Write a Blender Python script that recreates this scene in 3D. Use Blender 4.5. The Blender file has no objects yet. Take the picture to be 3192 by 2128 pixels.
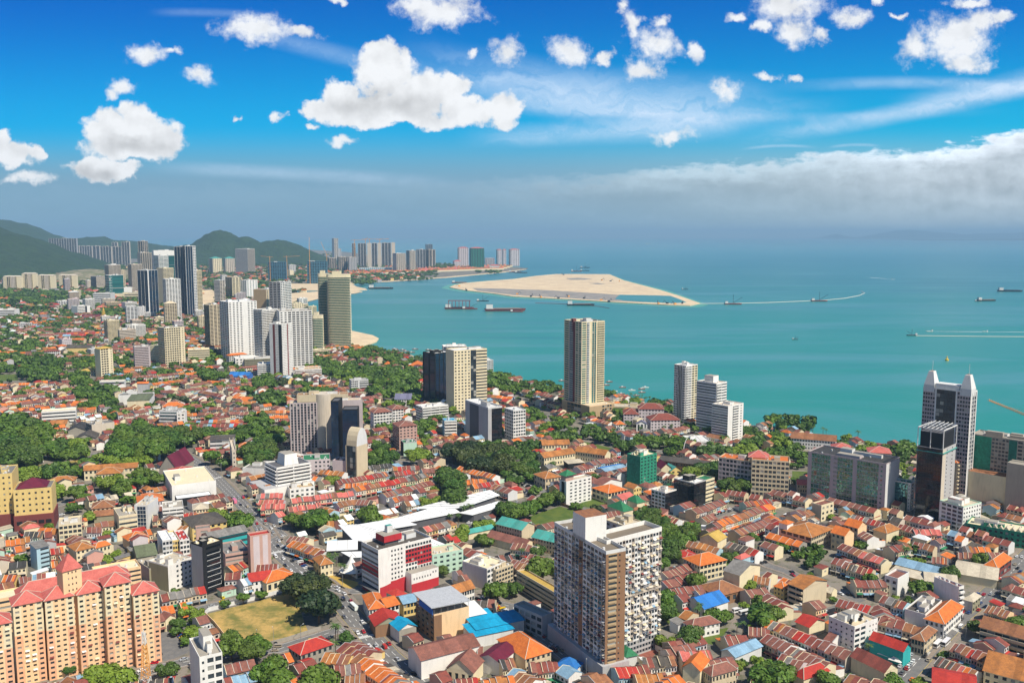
import bpy, math, random, re
from mathutils import noise, Vector
R_=math.radians; rnd=random.Random(7)
S=bpy.context.scene; COL=S.collection
# ---------------------------------------------------------------- camera, world, sun, exposure
F=2840.;YH=730.;H=235.
PIT=math.atan((1064-YH)/F);CP,SP=math.cos(PIT),math.sin(PIT)
cd=bpy.data.cameras.new('camera'); cam=bpy.data.objects.new('camera',cd); COL.objects.link(cam)
cam.location=(0,0,H); cam.rotation_euler=(math.pi/2-PIT,0,0)
cd.sensor_width=36; cd.lens=36*F/3192; cd.clip_start=1; cd.clip_end=200000; S.camera=cam
SUN_AZ=(0.77,-0.64); SUN_EL=R_(52)
sd=bpy.data.lights.new('sun','SUN'); sun=bpy.data.objects.new('sun',sd); COL.objects.link(sun)
sd.energy=5.0; sd.angle=R_(.5); sd.color=(1,.92,.78)
_v=Vector((SUN_AZ[0]*math.cos(SUN_EL),SUN_AZ[1]*math.cos(SUN_EL),math.sin(SUN_EL)))
sun.rotation_euler=_v.to_track_quat('Z','Y').to_euler(); sun.location=(600,-300,900)
S.view_settings.view_transform='Standard'; S.view_settings.look='None'; S.view_settings.exposure=0.22; S.view_settings.gamma=1
S.cycles.max_bounces=6; S.cycles.volume_bounces=0; S.cycles.transparent_max_bounces=4
W=bpy.data.worlds.new('World'); S.world=W; W.use_nodes=True; wt=W.node_tree; wt.nodes.clear()
class NG:
    """tiny expression builder over a node tree"""
    def __init__(s,t): s.t=t
    def n(s,ty,**k):
        o=s.t.nodes.new(ty)
        for a,b in k.items(): setattr(o,a,b)
        return o
    def put(s,inp,v):
        if hasattr(v,'is_linked') or isinstance(v,bpy.types.NodeSocket): s.t.links.new(v,inp)
        else:
            inp.default_value=v
    def m(s,op,a,b=0.,c=0.,clamp=False):
        o=s.n('ShaderNodeMath',operation=op); o.use_clamp=clamp
        s.put(o.inputs[0],a); s.put(o.inputs[1],b)
        if op in('MULTIPLY_ADD','SMOOTH_MAX','SMOOTH_MIN'): s.put(o.inputs[2],c)
        return o.outputs[0]
    def vm(s,op,a,b=(0,0,0)):
        o=s.n('ShaderNodeVectorMath',operation=op); s.put(o.inputs[0],a)
        if op!='LENGTH': s.put(o.inputs[1],b)
        return o.outputs['Value' if op=='LENGTH' else 'Vector']
    def noise(s,vec,sc,det=4,rough=.5,dist=0.,typ=None):
        o=s.n('ShaderNodeTexNoise'); s.put(o.inputs['Vector'],vec); o.inputs['Scale'].default_value=sc
        o.inputs['Detail'].default_value=det; o.inputs['Roughness'].default_value=rough; o.inputs['Distortion'].default_value=dist
        return o.outputs[0]
    def ss(s,x,a,b,lo=0.,hi=1.):
        o=s.n('ShaderNodeMapRange',interpolation_type='SMOOTHSTEP'); s.put(o.inputs[0],x)
        for i,v in zip((1,2,3,4),(a,b,lo,hi)): s.put(o.inputs[i],v)
        return o.outputs[0]
    def ln(s,x,a,b,lo=0.,hi=1.):
        o=s.n('ShaderNodeMapRange'); s.put(o.inputs[0],x)
        for i,v in zip((1,2,3,4),(a,b,lo,hi)): s.put(o.inputs[i],v)
        return o.outputs[0]
    def mix(s,f,a,b,bt='MIX'):
        o=s.n('ShaderNodeMix',data_type='RGBA',blend_type=bt); s.put(o.inputs[0],f)
        s.put(o.inputs[6],a if not isinstance(a,tuple) else (*a,1)[:4]); s.put(o.inputs[7],b if not isinstance(b,tuple) else (*b,1)[:4])
        return o.outputs[2]
    def comb(s,x,y,z):
        o=s.n('ShaderNodeCombineXYZ'); s.put(o.inputs[0],x);s.put(o.inputs[1],y);s.put(o.inputs[2],z); return o.outputs[0]
    def sep(s,v):
        o=s.n('ShaderNodeSeparateXYZ'); s.put(o.inputs[0],v); return o.outputs
def UV(x,y):   # photo position -> tangent of azimuth / elevation (a direction in the world)
    a=(x-1596)/F;b=(1064-y)/F;w=CP+b*SP
    return a/w,(-SP+b*CP)/w
def build_sky():
    g=NG(wt)
    sky=g.n('ShaderNodeTexSky',sky_type='NISHITA',sun_disc=False,sun_elevation=SUN_EL,altitude=200,air_density=1.0,dust_density=.5,ozone_density=3.0)
    sky.sun_rotation=math.atan2(SUN_AZ[0],SUN_AZ[1])
    tc=g.n('ShaderNodeTexCoord'); d=g.sep(tc.outputs['Generated'])
    yy=g.m('MAXIMUM',d[1],.02); u=g.m('DIVIDE',d[0],yy); v=g.m('DIVIDE',d[2],yy)
    p=g.comb(u,v,0.)
    # saturated tropical blue: the polarised sky of the photograph
    el=g.m('ABSOLUTE',d[2])
    gr=g.mix(g.ss(v,.11,.27),(.0,.78,1.12),(.0,.42,1.02)); gr=g.mix(g.ss(el,.42,.7),gr,(.3,.55,.8))  # zenith, above the view, dimmed to lower the fill light
    col=g.mix(1.,sky.outputs[0],gr,'MULTIPLY'); lr=g.ln(u,-.6,.6,.8,1.12); col=g.mix(1.,col,g.comb(lr,lr,g.m('MULTIPLY_ADD',lr,.5,.5)),'MULTIPLY')
    lo=g.ss(v,.05,.12,1.,0.); col=g.mix(g.m('MULTIPLY',lo,.96),col,g.mix(g.ss(u,-.1,.5),(2.05,3.5,4.75),(3.5,4.7,5.4)))
    K=10.
    w1=g.n('ShaderNodeTexNoise'); g.put(w1.inputs['Vector'],p); w1.inputs['Scale'].default_value=26; w1.inputs['Detail'].default_value=6; w1.inputs['Roughness'].default_value=.6
    wv=g.vm('SUBTRACT',w1.outputs['Color'],(.5,.5,.5))
    pw=g.vm('ADD',p,g.vm('MULTIPLY',wv,(.05,.035,0)))
    def ell(lst,warp=pw):
        acc=None
        for (x,y,rx,ry) in lst:
            cx,cy=UV(x,y); q=g.vm('MULTIPLY',g.vm('SUBTRACT',warp,(cx,cy,0)),(F/rx,F/ry,0))
            e=g.m('MULTIPLY_ADD',g.vm('LENGTH',q),-1.,1.)
            acc=e if acc is None else g.m('SMOOTH_MAX',acc,e,.22)
        return acc
    MAIN=[(340,408,100,78),(440,385,78,78),(485,435,108,78),(415,462,180,45),(300,524,90,45),(370,530,90,30),
      (40,480,110,50),(10,440,50,40),(118,478,46,32),
      (1190,172,66,68),(1200,228,112,84),(1065,290,80,52),(985,340,68,42),(1156,335,175,62),(1290,300,120,92),(1400,270,70,50),(1462,340,88,58),(1570,345,72,54),(1240,368,285,34)]
    SOFT=[(782,90,125,58),(930,105,85,26),(458,163,80,40),(530,152,42,18),(633,228,72,40),(374,265,62,30),(352,292,40,26),(1367,30,155,68),(1054,0,36,18),(1062,430,62,20),(968,387,36,12),(860,364,24,18),(741,364,22,10),
      (1580,165,58,58),(1476,163,26,20),(1776,163,85,52),(1890,180,38,26),(2041,132,110,72),(1968,80,42,58),(2015,215,66,44),(2170,165,36,40),(2068,72,44,22),(1950,20,30,22),(2255,285,58,56),
      (2456,26,140,66),(2476,100,84,46),(2558,112,44,32),(2360,88,44,26),(2290,55,34,20),(2653,52,80,44),(2742,14,36,20),(2803,52,34,12),
      (2966,120,135,88),(2850,155,84,66),(3060,70,92,46),(3000,195,105,42),(3020,8,66,18),(3130,60,48,22),(2395,240,40,18),(2476,238,36,15),(2085,425,95,30),(80,562,90,26)]
    fb=g.noise(p,60,8,.62); big=g.noise(p,17,5,.55)
    n1=g.m('ADD',g.m('MULTIPLY',g.m('SUBTRACT',fb,.5),.9),g.m('MULTIPLY',g.m('SUBTRACT',big,.5),.7))
    dm=g.m('ADD',ell(MAIN),g.m('MULTIPLY',n1,.85)); fine=g.noise(p,150,5,.65); ds=g.m('ADD',ell(SOFT),g.m('ADD',g.m('MULTIPLY',n1,1.25),g.m('MULTIPLY',g.m('SUBTRACT',fine,.5),.5)))
    am=g.ss(dm,.04,.36); as_=g.ss(ds,.02,.75,0.,.96)
    # relief: difference of the puffs along the sun's direction
    pb=g.vm('ADD',p,(.006,.010,0)); nb=g.noise(p,30,5,.5); nb2=g.noise(pb,30,5,.5); rel=g.m('SUBTRACT',nb,nb2)
    shade=ell([(1110,322,120,34),(1250,335,170,40),(1170,290,60,30),(420,455,150,30),(300,535,70,24),(400,430,60,20)])
    sh=g.m('MULTIPLY',g.ss(shade,-.4,.9),.27)
    lum=g.m('ADD',g.m('SUBTRACT',1.0,sh),g.m('MULTIPLY',rel,.6))
    lum=g.m('MINIMUM',g.m('MAXIMUM',lum,.58),1.04)
    wcol=g.mix(1.,(8.0,8.15,8.35),g.comb(lum,lum,lum),'MULTIPLY')
    # thin streaks
    ci=None
    for (x0,y0,x1,y1,x2,y2,wd,st) in [(1200,170,1900,300,2560,310,105,.6),(1400,260,2000,350,2700,330,60,.4),(1400,430,1900,412,2400,400,48,.6),(2250,445,2700,372,3250,262,40,.62),(2350,280,2800,258,3250,275,26,.42),(700,70,1050,170,1500,250,40,.3),(450,40,650,40,900,55,18,.2),(400,520,1000,545,1500,575,30,.35),(2300,468,2420,455,2560,462,7,.4),(2570,462,2650,452,2760,458,7,.4),(1500,330,2300,365,3192,340,20,.2),(2750,330,3000,290,3250,225,40,.35)]:
        (ua,va),(ub,vb),(uc,vc)=UV(x0,y0),UV(x1,y1),UV(x2,y2)
        # quadratic through three points
        k2=((vc-va)/(uc-ua)-(vb-va)/(ub-ua))/(uc-ub); k1=(vb-va)/(ub-ua)-k2*(ub-ua)
        du=g.m('SUBTRACT',u,ua); cv=g.m('MULTIPLY_ADD',du,g.m('MULTIPLY_ADD',du,k2,k1),va)
        t=g.m('DIVIDE',g.m('ABSOLUTE',g.m('SUBTRACT',v,cv)),wd/F)
        e=g.m('MULTIPLY',g.ss(t,0.,1.,st,0.),g.m('MULTIPLY',g.ss(u,ua,ua+.3*(uc-ua)),g.ss(u,uc-.35*(uc-ua),uc,1.,0.)) if x2<3200 else g.ss(u,ua,ua+.4*(uc-ua)))
        ci=e if ci is None else g.m('ADD',ci,e)
    st1=g.noise(g.vm('ADD',g.vm('MULTIPLY',p,(2.2,20,1)),g.vm('MULTIPLY',wv,(.3,1.2,0))),2.4,6,.6)
    ci=g.m('MULTIPLY',ci,g.ss(st1,.25,.75,.35,1.25),clamp=True)
    col=g.mix(ci,col,(5.6,7.1,8.9))
    # cloud bank along the horizon
    pts=[(0,585),(700,572),(1150,560),(1592,548),(1950,530),(2500,486),(2884,464),(3192,398)]
    fc=g.n('ShaderNodeFloatCurve'); cv=fc.mapping.curves[0]
    uu=[(UV(x,y)) for x,y in pts]; u0,u1=uu[0][0],uu[-1][0]
    cvp=[((a-u0)/(u1-u0),b*4) for a,b in uu]
    cv.points[0].location=cvp[0]; cv.points[1].location=cvp[-1]
    for q in cvp[1:-1]: cv.points.new(*q)
    fc.mapping.update(); g.put(fc.inputs['Value'],g.m('DIVIDE',g.m('SUBTRACT',u,u0),u1-u0,clamp=True)); fc.inputs[0].default_value=1
    line=g.m('DIVIDE',fc.outputs[0],4.)
    lump=g.m('ADD',g.m('MULTIPLY',g.m('SUBTRACT',g.noise(g.vm('MULTIPLY',p,(1,1.6,1)),42,7,.6),.5),.026),g.m('MULTIPLY',g.m('SUBTRACT',g.noise(g.vm('MULTIPLY',p,(1,6,1)),9,6,.6),.5),.035))
    lay=g.noise(g.vm('ADD',g.vm('MULTIPLY',p,(5,30,1)),g.vm('MULTIPLY',wv,(.6,1.5,0))),1.6,6,.55)
    dd=g.m('ADD',g.m('SUBTRACT',line,v),lump)
    hard=g.ss(u,-.25,.25,.045,.006)
    bk=g.m('MULTIPLY',g.m('MULTIPLY',g.m('DIVIDE',dd,hard),1.,clamp=True),g.ss(u,-.6,.12,.42,.92))
    topl=g.ss(dd,.0,.03,1.,0.)
    right=g.ss(u,.1,.55)
    lay2=g.ss(lay,.3,.7)
    rel2=g.m('MULTIPLY',rel,1.2)
    bl=g.m('ADD',g.m('ADD',g.m('MULTIPLY',topl,g.m('MULTIPLY_ADD',right,.2,.34)),g.m('MULTIPLY_ADD',lay2,.2,.38)),g.m('MULTIPLY',g.m('ADD',g.m('MULTIPLY',rel2,.6),.2),right))
    bcol=g.mix(1.,g.mix(right,(7.2,8.8,9.8),(8.2,8.7,9.4)),g.comb(bl,bl,bl),'MULTIPLY')
    low=g.ss(v,.0,.105,1.,0.)
    bk=g.m('MULTIPLY',bk,g.m('SUBTRACT',1.,g.m('MULTIPLY',low,g.ss(u,-.2,.6,.95,.6))))
    col=g.mix(bk,col,bcol)
    col=g.mix(as_,col,wcol); col=g.mix(am,col,wcol)
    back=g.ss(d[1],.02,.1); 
    plain=g.mix(1.,sky.outputs[0],(.56,.68,.74),'MULTIPLY')  # unseen sky behind the camera, tinted and dimmed to set the fill light
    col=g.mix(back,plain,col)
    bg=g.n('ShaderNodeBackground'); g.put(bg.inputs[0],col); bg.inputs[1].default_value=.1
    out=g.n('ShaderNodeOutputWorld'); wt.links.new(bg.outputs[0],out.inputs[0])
build_sky()
W.cycles.sampling_method='MANUAL'; W.cycles.sample_map_resolution=256
# ---------------------------------------------------------------- photo measurement -> world
def ray(x,y): 
    a=(x-1596)/F;b=(1064-y)/F; return a,CP+b*SP,-SP+b*CP
def U(x,y,z=0.):
    d=ray(x,y); t=(z-H)/d[2]; return (d[0]*t,d[1]*t)
def P(X,Y,Z):
    Z-=H; w=Y*CP-Z*SP; return (1596+F*X/w,1064-F*(Y*SP+Z*CP)/w)
VY={'A':640,'B':1130,'C':1588}; VX={'1':0,'2':800,'3':1600,'4':2392}
VD={'D1':0,'D2':400,'D3':800}
def Q(v,x,y):
    if v in VD: return (VD[v]+x/5.6,700+y/5.6)
    return (VX[v[1]]+x/2.904,VY[v[0]]+y/2.904) if v else (x,y)
def hgt(x,yt,yb):
    X,Y=U(x,yb); lo,hi=0,500
    for _ in range(40):
        m=(lo+hi)/2
        if P(X,Y,m)[1]>yt: lo=m
        else: hi=m
    return m
# ---------------------------------------------------------------- materials
MATS={}
def newmat(n):
    m=bpy.data.materials.new(n); m.use_nodes=True; t=m.node_tree; g=NG(t); return m,g,t.nodes['Principled BSDF']
def pos(g): return g.n('ShaderNodeNewGeometry').outputs['Position']
def wallm(k,c,dirt=.22,rough=.8):
    m,g,b=newmat('wall_'+k); p=pos(g)
    s1=g.noise(g.vm('MULTIPLY',p,(.5,.5,.09)),1.,5,.6); s2=g.noise(p,.12,3,.5)
    f=g.m('MULTIPLY',g.ss(s1,.45,.8),dirt*1.6); col=g.mix(f,c,tuple(x*.45+.01 for x in c))
    col=g.mix(g.ss(s2,.35,.7,0.,dirt),col,tuple(x*.75 for x in c))
    g.put(b.inputs['Base Color'],col); b.inputs['Roughness'].default_value=rough; b.inputs['Specular IOR Level'].default_value=.25; MATS[k]=m
def roofm(k,c,c2,rough=.75,st=.45):
    st=.08 if k=='wr' else st
    m,g,b=newmat('roof_'+k); p=pos(g); isl=g.n('ShaderNodeNewGeometry').outputs['Random Per Island']
    s1=g.noise(p,.35,5,.65); s2=g.noise(p,1.6,3,.6)
    col=g.mix(g.ss(s1,.35,.68),c,c2); col=g.mix(g.ss(s2,.3,.7,0.,st),col,tuple(x*.5 for x in c))
    r=g.ln(isl,0.,1.,.78,1.16); col=g.mix(1.,col,g.comb(r,r,r),'MULTIPLY')
    g.put(b.inputs['Base Color'],col); b.inputs['Roughness'].default_value=rough; b.inputs['Specular IOR Level'].default_value=.2; MATS[k]=m
def glassm(k,c,c2,rough=.12,cur=.12,tint=None,metal=0.,warp=0.):
    m,g,b=newmat('glass_'+k); isl=g.n('ShaderNodeNewGeometry').outputs['Random Per Island']; oi=g.n('ShaderNodeObjectInfo').outputs['Random']
    r=g.m('FRACT',g.m('ADD',g.m('MULTIPLY',isl,7.31),oi))
    col=g.mix(r,c,c2); col=g.mix(g.m('GREATER_THAN',r,1-cur),col,tint or (.34,.34,.31))
    g.put(b.inputs['Base Color'],col); b.inputs['Roughness'].default_value=rough; b.inputs['Specular IOR Level'].default_value=.6; b.inputs['Metallic'].default_value=metal; MATS[k]=m
    if warp:
        bp=g.n('ShaderNodeBump'); bp.inputs['Strength'].default_value=warp; bp.inputs['Distance'].default_value=3.; g.put(bp.inputs['Height'],g.noise(pos(g),.16,2,.5)); g.put(b.inputs['Normal'],bp.outputs[0])
for k,c in dict(wh=(.82,.8,.76),kh=(.43,.37,.31),tw=(.2,.165,.125),cr=(.78,.68,.46),pe=(.86,.6,.35),pk=(.66,.36,.29),gy=(.46,.45,.45),lg=(.68,.68,.67),dg=(.12,.12,.13),bk=(.018,.019,.022),br=(.28,.16,.09),yl=(.75,.56,.22),be=(.62,.52,.36),
  tn=(.46,.34,.2),sa=(.8,.46,.28),rd=(.50,.035,.045),mb=(.20,.055,.05),pg=(.53,.45,.45),lm=(.62,.54,.44),lv=(.62,.55,.56),go=(.72,.45,.06),tl=(.04,.42,.42),bl=(.05,.16,.5),mint=(.5,.68,.55),sky=(.42,.6,.68),ol=(.32,.30,.2),cn=(.36,.33,.28),pur=(.4,.2,.5),pb=(.55,.36,.3)).items(): wallm(k,c)
for k,c,c2 in [('or',(.7,.2,.045),(.55,.14,.035)),('ol_',(.5,.2,.06),(.3,.13,.05)),('mr',(.29,.08,.06),(.18,.065,.052)),('m2',(.22,.095,.075),(.32,.13,.095)),('rr',(.50,.05,.035),(.38,.04,.035)),('rt',(.36,.16,.075),(.22,.1,.06)),('pr',(.62,.17,.14),(.5,.12,.1)),
  ('dr',(.085,.075,.065),(.13,.115,.1)),('gr',(.26,.25,.235),(.17,.16,.15)),('lb',(.26,.42,.56),(.2,.34,.47)),('sb',(.012,.36,.62),(.01,.28,.5)),('bb',(.03,.18,.56),(.04,.2,.5)),('wr',(.84,.85,.85),(.78,.8,.8)),('sv',(.5,.52,.55),(.45,.47,.5)),('cw',(.62,.55,.42),(.5,.43,.33)),('yr',(.58,.40,.1),(.5,.33,.08)),('tq',(.07,.38,.33),(.1,.32,.28)),
  ('dk',(.05,.05,.05),(.08,.075,.07)),('wi',(.16,.02,.045),(.12,.018,.04)),('gn',(.04,.22,.1),(.03,.16,.08)),('og',(.16,.19,.11),(.12,.13,.08)),('sl',(.2,.2,.3),(.16,.16,.25))]: roofm(k,c,c2)
glassm('gl',(.015,.022,.03),(.05,.07,.085)); glassm('gd',(.006,.008,.012),(.014,.016,.022),.08,.03,(.03,.03,.035)); glassm('gb',(.006,.018,.045),(.012,.03,.07),.1,.02,(.03,.05,.08)); glassm('gt',(.01,.08,.075),(.02,.16,.15),.12,.04); glassm('gk',(.12,.3,.3),(.16,.36,.36),.03,.02,(.3,.2,.15),.92,.3)
def plainm(k,c,rough=.6,metal=0.,name=None):
    m,g,b=newmat(name or 'plain_'+k); b.inputs['Base Color'].default_value=(*c,1); b.inputs['Roughness'].default_value=rough; b.inputs['Metallic'].default_value=metal; MATS[k]=m
plainm('tyre',(.015,.015,.015)); plainm('steel',(.35,.36,.37),.4,.5); plainm('crane',(.78,.34,.05)); plainm('gold',(.8,.5,.08),.3,.6); plainm('mark',(.75,.75,.72)); plainm('ymark',(.7,.5,.06)); plainm('hullr',(.25,.05,.05)); plainm('hulld',(.03,.04,.055)); plainm('foam',(.85,.88,.88)); plainm('rope',(.66,.6,.52)); plainm('trunk',(.12,.085,.055),.9); plainm('deckw',(.7,.7,.68)); plainm('neon',(.03,.35,.18)); plainm('cloth',(.8,.8,.8))
def carpaint():
    m,g,b=newmat('car_paint'); o=g.n('ShaderNodeObjectInfo'); g.put(b.inputs['Base Color'],o.outputs['Color']); b.inputs['Roughness'].default_value=.25; b.inputs['Coat Weight'].default_value=.5; MATS['car']=m
carpaint()
def netm(k,c):
    m,g,b=newmat('scaffold_net_'+k); p=pos(g); s=g.noise(p,.5,5,.7); col=g.mix(g.ss(s,.3,.7),c,tuple(x*.45 for x in c))
    g.put(b.inputs['Base Color'],col); b.inputs['Roughness'].default_value=.85; MATS[k]=m
netm('net',(.03,.33,.2)); netm('netd',(.02,.2,.14)); netm('netb',(.07,.22,.32))
def leafm(k,c,c2):
    m,g,b=newmat('foliage_'+k); isl=g.n('ShaderNodeNewGeometry').outputs['Random Per Island']; oi=g.n('ShaderNodeObjectInfo').outputs['Random']
    col=g.mix(isl,c,c2); col=g.mix(g.ln(oi,0.,1.,0.,.4),col,(.12,.13,.02)); g.put(b.inputs['Base Color'],col); b.inputs['Roughness'].default_value=.55; b.inputs['Specular IOR Level'].default_value=.3
    MATS[k]=m
leafm('lf1',(.05,.12,.012),(.11,.2,.022)); leafm('lf2',(.03,.08,.012),(.07,.145,.02)); leafm('lf3',(.12,.2,.018),(.2,.29,.03)); leafm('lfp',(.04,.1,.02),(.09,.17,.04)); leafm('lfd',(.014,.034,.012),(.035,.06,.02))
# ---------------------------------------------------------------- mesh builder
class M:
    def __init__(s): s.v=[];s.f=[];s.k=[]
    def q(s,*p,k='wh'):
        n=len(s.v); s.v.extend(p); s.f.append(tuple(range(n,n+len(p)))); s.k.append(k)
    def prism(s,pts,z0,z1,k,kt=None,bot=False):
        n=len(pts); A=sum(pts[i][0]*pts[(i+1)%n][1]-pts[(i+1)%n][0]*pts[i][1] for i in range(n))
        if A<0: pts=pts[::-1]
        b=len(s.v); s.v.extend([(x,y,z0) for x,y in pts]+[(x,y,z1) for x,y in pts])
        for i in range(n):
            j=(i+1)%n; s.f.append((b+i,b+j,b+n+j,b+n+i)); s.k.append(k)
        s.f.append(tuple(b+n+i for i in range(n))); s.k.append(kt or k)
        if bot: s.f.append(tuple(b+i for i in range(n))[::-1]); s.k.append(k)
    def box(s,fr,u0,v0,u1,v1,z0,z1,k,kt=None):
        s.prism([fr(u0,v0),fr(u1,v0),fr(u1,v1),fr(u0,v1)],z0,z1,k,kt,True)
    def bar(s,a,b,r,k,n=4):
        a=Vector(a);b=Vector(b);d=(b-a).normalized(); x=d.orthogonal().normalized(); y=d.cross(x); st=len(s.v)
        for c in(a,b):
            for i in range(n):
                t=2*math.pi*i/n; s.v.append(tuple(c+x*r*math.cos(t)+y*r*math.sin(t)))
        for i in range(n): j=(i+1)%n; s.f.append((st+i,st+j,st+n+j,st+n+i)); s.k.append(k)
    def lathe(s,cx,cy,prof,k,n=12):
        st=len(s.v)
        for r,z in prof:
            for i in range(n): t=2*math.pi*i/n; s.v.append((cx+r*math.cos(t),cy+r*math.sin(t),z))
        for a in range(len(prof)-1):
            for i in range(n): j=(i+1)%n; s.f.append((st+a*n+i,st+a*n+j,st+(a+1)*n+j,st+(a+1)*n+i)); s.k.append(k)
    def mesh(s,name,off=(0,0,0)):
        me=bpy.data.meshes.new(name); ox,oy,oz=off
        me.from_pydata([(x-ox,y-oy,z-oz) for x,y,z in s.v],[],s.f)
        ks=list(dict.fromkeys(s.k)); ix={k:i for i,k in enumerate(ks)}
        for k in ks: me.materials.append(MATS[k])
        me.polygons.foreach_set('material_index',[ix[k] for k in s.k]); me.update(); return me
def link(name,data,parent=None,loc=(0,0,0),rz=0.):
    o=bpy.data.objects.new(name,data); COL.objects.link(o); o.location=loc
    if rz: o.rotation_euler=(0,0,rz)
    if parent is not None: o.parent=parent
    return o
def tag(o,label,cat,group=None,kind=None):
    if label: o['label']=label
    if cat: o['category']=cat
    if group: o['group']=group
    if kind: o['kind']=kind
    return o
def thing(name,label,cat,loc,rz=0,group=None): return tag(link(name,None,None,loc,rz),label,cat,group)
def part(name,mb,root,kind=None):
    if not mb.f: return None
    o=link(name,mb.mesh(name,root['o'] if 'o' in root else tuple(root.location)),root)
    if kind: o['kind']=kind
    return o
def struct(name,mb): o=link(name,mb.mesh(name)); o['kind']='structure'; return o
# occupancy of the ground, 3 m cells
OCC=set(); CS=3.
def inpoly(x,y,pl):
    r=False;j=len(pl)-1
    for i in range(len(pl)):
        if (pl[i][1]>y)!=(pl[j][1]>y) and x<(pl[j][0]-pl[i][0])*(y-pl[i][1])/(pl[j][1]-pl[i][1])+pl[i][0]: r=not r
        j=i
    return r
def occupy(pl,m=0.,to=None):
    to=OCC if to is None else to
    cx=sum(p[0] for p in pl)/len(pl);cy=sum(p[1] for p in pl)/len(pl)
    if m: pl=[(x+(x-cx)/max(1,math.hypot(x-cx,y-cy))*m,y+(y-cy)/max(1,math.hypot(x-cx,y-cy))*m) for x,y in pl]
    x0,x1=min(p[0] for p in pl),max(p[0] for p in pl); y0,y1=min(p[1] for p in pl),max(p[1] for p in pl)
    for i in range(int(x0//CS),int(x1//CS)+1):
        for j in range(int(y0//CS),int(y1//CS)+1):
            if inpoly((i+.5)*CS,(j+.5)*CS,pl): to.add((i,j))
    to.add((int(cx//CS),int(cy//CS)))
def occ(x,y): return (int(x//CS),int(y//CS)) in OCC
def free(pl,step=3.):
    (ax,ay),(bx,by),(cx,cy),(dx,dy)=pl
    nu=max(1,int(math.hypot(bx-ax,by-ay)/step)); nv=max(1,int(math.hypot(dx-ax,dy-ay)/step))
    for i in range(nu+1):
        for j in range(nv+1):
            s=i/nu;t=j/nv
            if occ(ax+(bx-ax)*s+(dx-ax)*t,ay+(by-ay)*s+(dy-ay)*t): return False
    return True
# ---------------------------------------------------------------- facades
PANE={}
def pane_mesh(w,h,k):
    w=round(w,1);h=round(h,1); key=(w,h,k)
    if key not in PANE:
        b=M(); b.q((-w/2,0,-h/2),(w/2,0,-h/2),(w/2,0,h/2),(-w/2,0,h/2),k=k); PANE[key]=b.mesh('window')
    return PANE[key]
TOK=re.compile(r'([a-zA-Z])(\d*)(?::(\w+))?(?:\*([\d.]+))?(?:/(\d+))?(?:@(\w+))?')
KIND={'g':(.5,.48,.35),'G':(.78,.6,.3),'w':(.34,.36,.25),'h':(.5,.42,.3),'b':(.985,.45,.3),'B':(.96,.7,.9),'c':(.94,.9,.08),'v':(.8,.86,.25),'V':(.62,.9,.3)}
def facade(mb,pans,bals,O,a,L,z0,z1,style,nf,wk,cf=None,gk='gl'):
    d=(math.cos(a),math.sin(a)); n=(d[1],-d[0])
    toks=[TOK.fullmatch(t).groups() for t in style.split()]; tot=sum(float(t[3] or 1) for t in toks)
    def pt(u,r,z): return (O[0]+d[0]*u-n[0]*r,O[1]+d[1]*u-n[1]*r,z)
    u=0.
    for kd,nc,bg,fr,rows,g2 in toks:
        l=L*float(fr or 1)/tot; k0=bg or wk; gk_=g2 or gk
        if kd=='n': mb.q(pt(u,0,z0),pt(u+l,0,z0),pt(u+l,0,z1),pt(u,0,z1),k=k0); u+=l; continue
        wf,hf,rc=KIND[kd]; nc=int(nc or 1); nr=int(rows or nf); fh=(z1-z0)/nr; cw=l/nc
        for r in range(nr):
            zb=z0+fh*(r+(.28 if kd in'gGwbh' else .04)); zt=zb+fh*hf; za=z0+fh*r; zc=za+fh
            for c in range(nc):
                k=k0
                if cf: k=cf(u+cw*(c+.5),za,L) or k0
                ua=u+cw*c; ub=ua+cw; pa=ua+cw*(1-wf)/2; pb=ub-cw*(1-wf)/2
                if cf or c==0:
                    xb=ub if cf else u+l
                    mb.q(pt(ua,0,za),pt(xb,0,za),pt(xb,0,zb),pt(ua,0,zb),k=k); mb.q(pt(ua,0,zt),pt(xb,0,zt),pt(xb,0,zc),pt(ua,0,zc),k=k)
                mb.q(pt(ua,0,zb),pt(pa,0,zb),pt(pa,0,zt),pt(ua,0,zt),k=k); mb.q(pt(pb,0,zb),pt(ub,0,zb),pt(ub,0,zt),pt(pb,0,zt),k=k)
                mb.q(pt(pa,0,zb),pt(pb,0,zb),pt(pb,rc,zb),pt(pa,rc,zb),k=k); mb.q(pt(pa,rc,zt),pt(pb,rc,zt),pt(pb,0,zt),pt(pa,0,zt),k=k)
                mb.q(pt(pa,0,zb),pt(pa,rc,zb),pt(pa,rc,zt),pt(pa,0,zt),k=k); mb.q(pt(pb,rc,zb),pt(pb,0,zb),pt(pb,0,zt),pt(pb,rc,zt),k=k)
                q=pt((pa+pb)/2,rc,(zb+zt)/2); pans.append((q,a,pb-pa,zt-zb,gk_))
            if kd=='B': bals.append((O,d,n,u+.3,u+l-.3,za+.02,za+fh*.36,k0))
        if kd in'vV':
            for c in range(nc+1):
                uc=min(max(u+cw*c,u+.3),u+l-.3); w=.28 if kd=='v' else cw*.17
                p=[pt(uc-w,-.45,0)[:2],pt(uc+w,-.45,0)[:2],pt(uc+w,.0,0)[:2],pt(uc-w,.0,0)[:2]]; mb.prism(p,z0,z1,wk)
        u+=l
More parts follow.
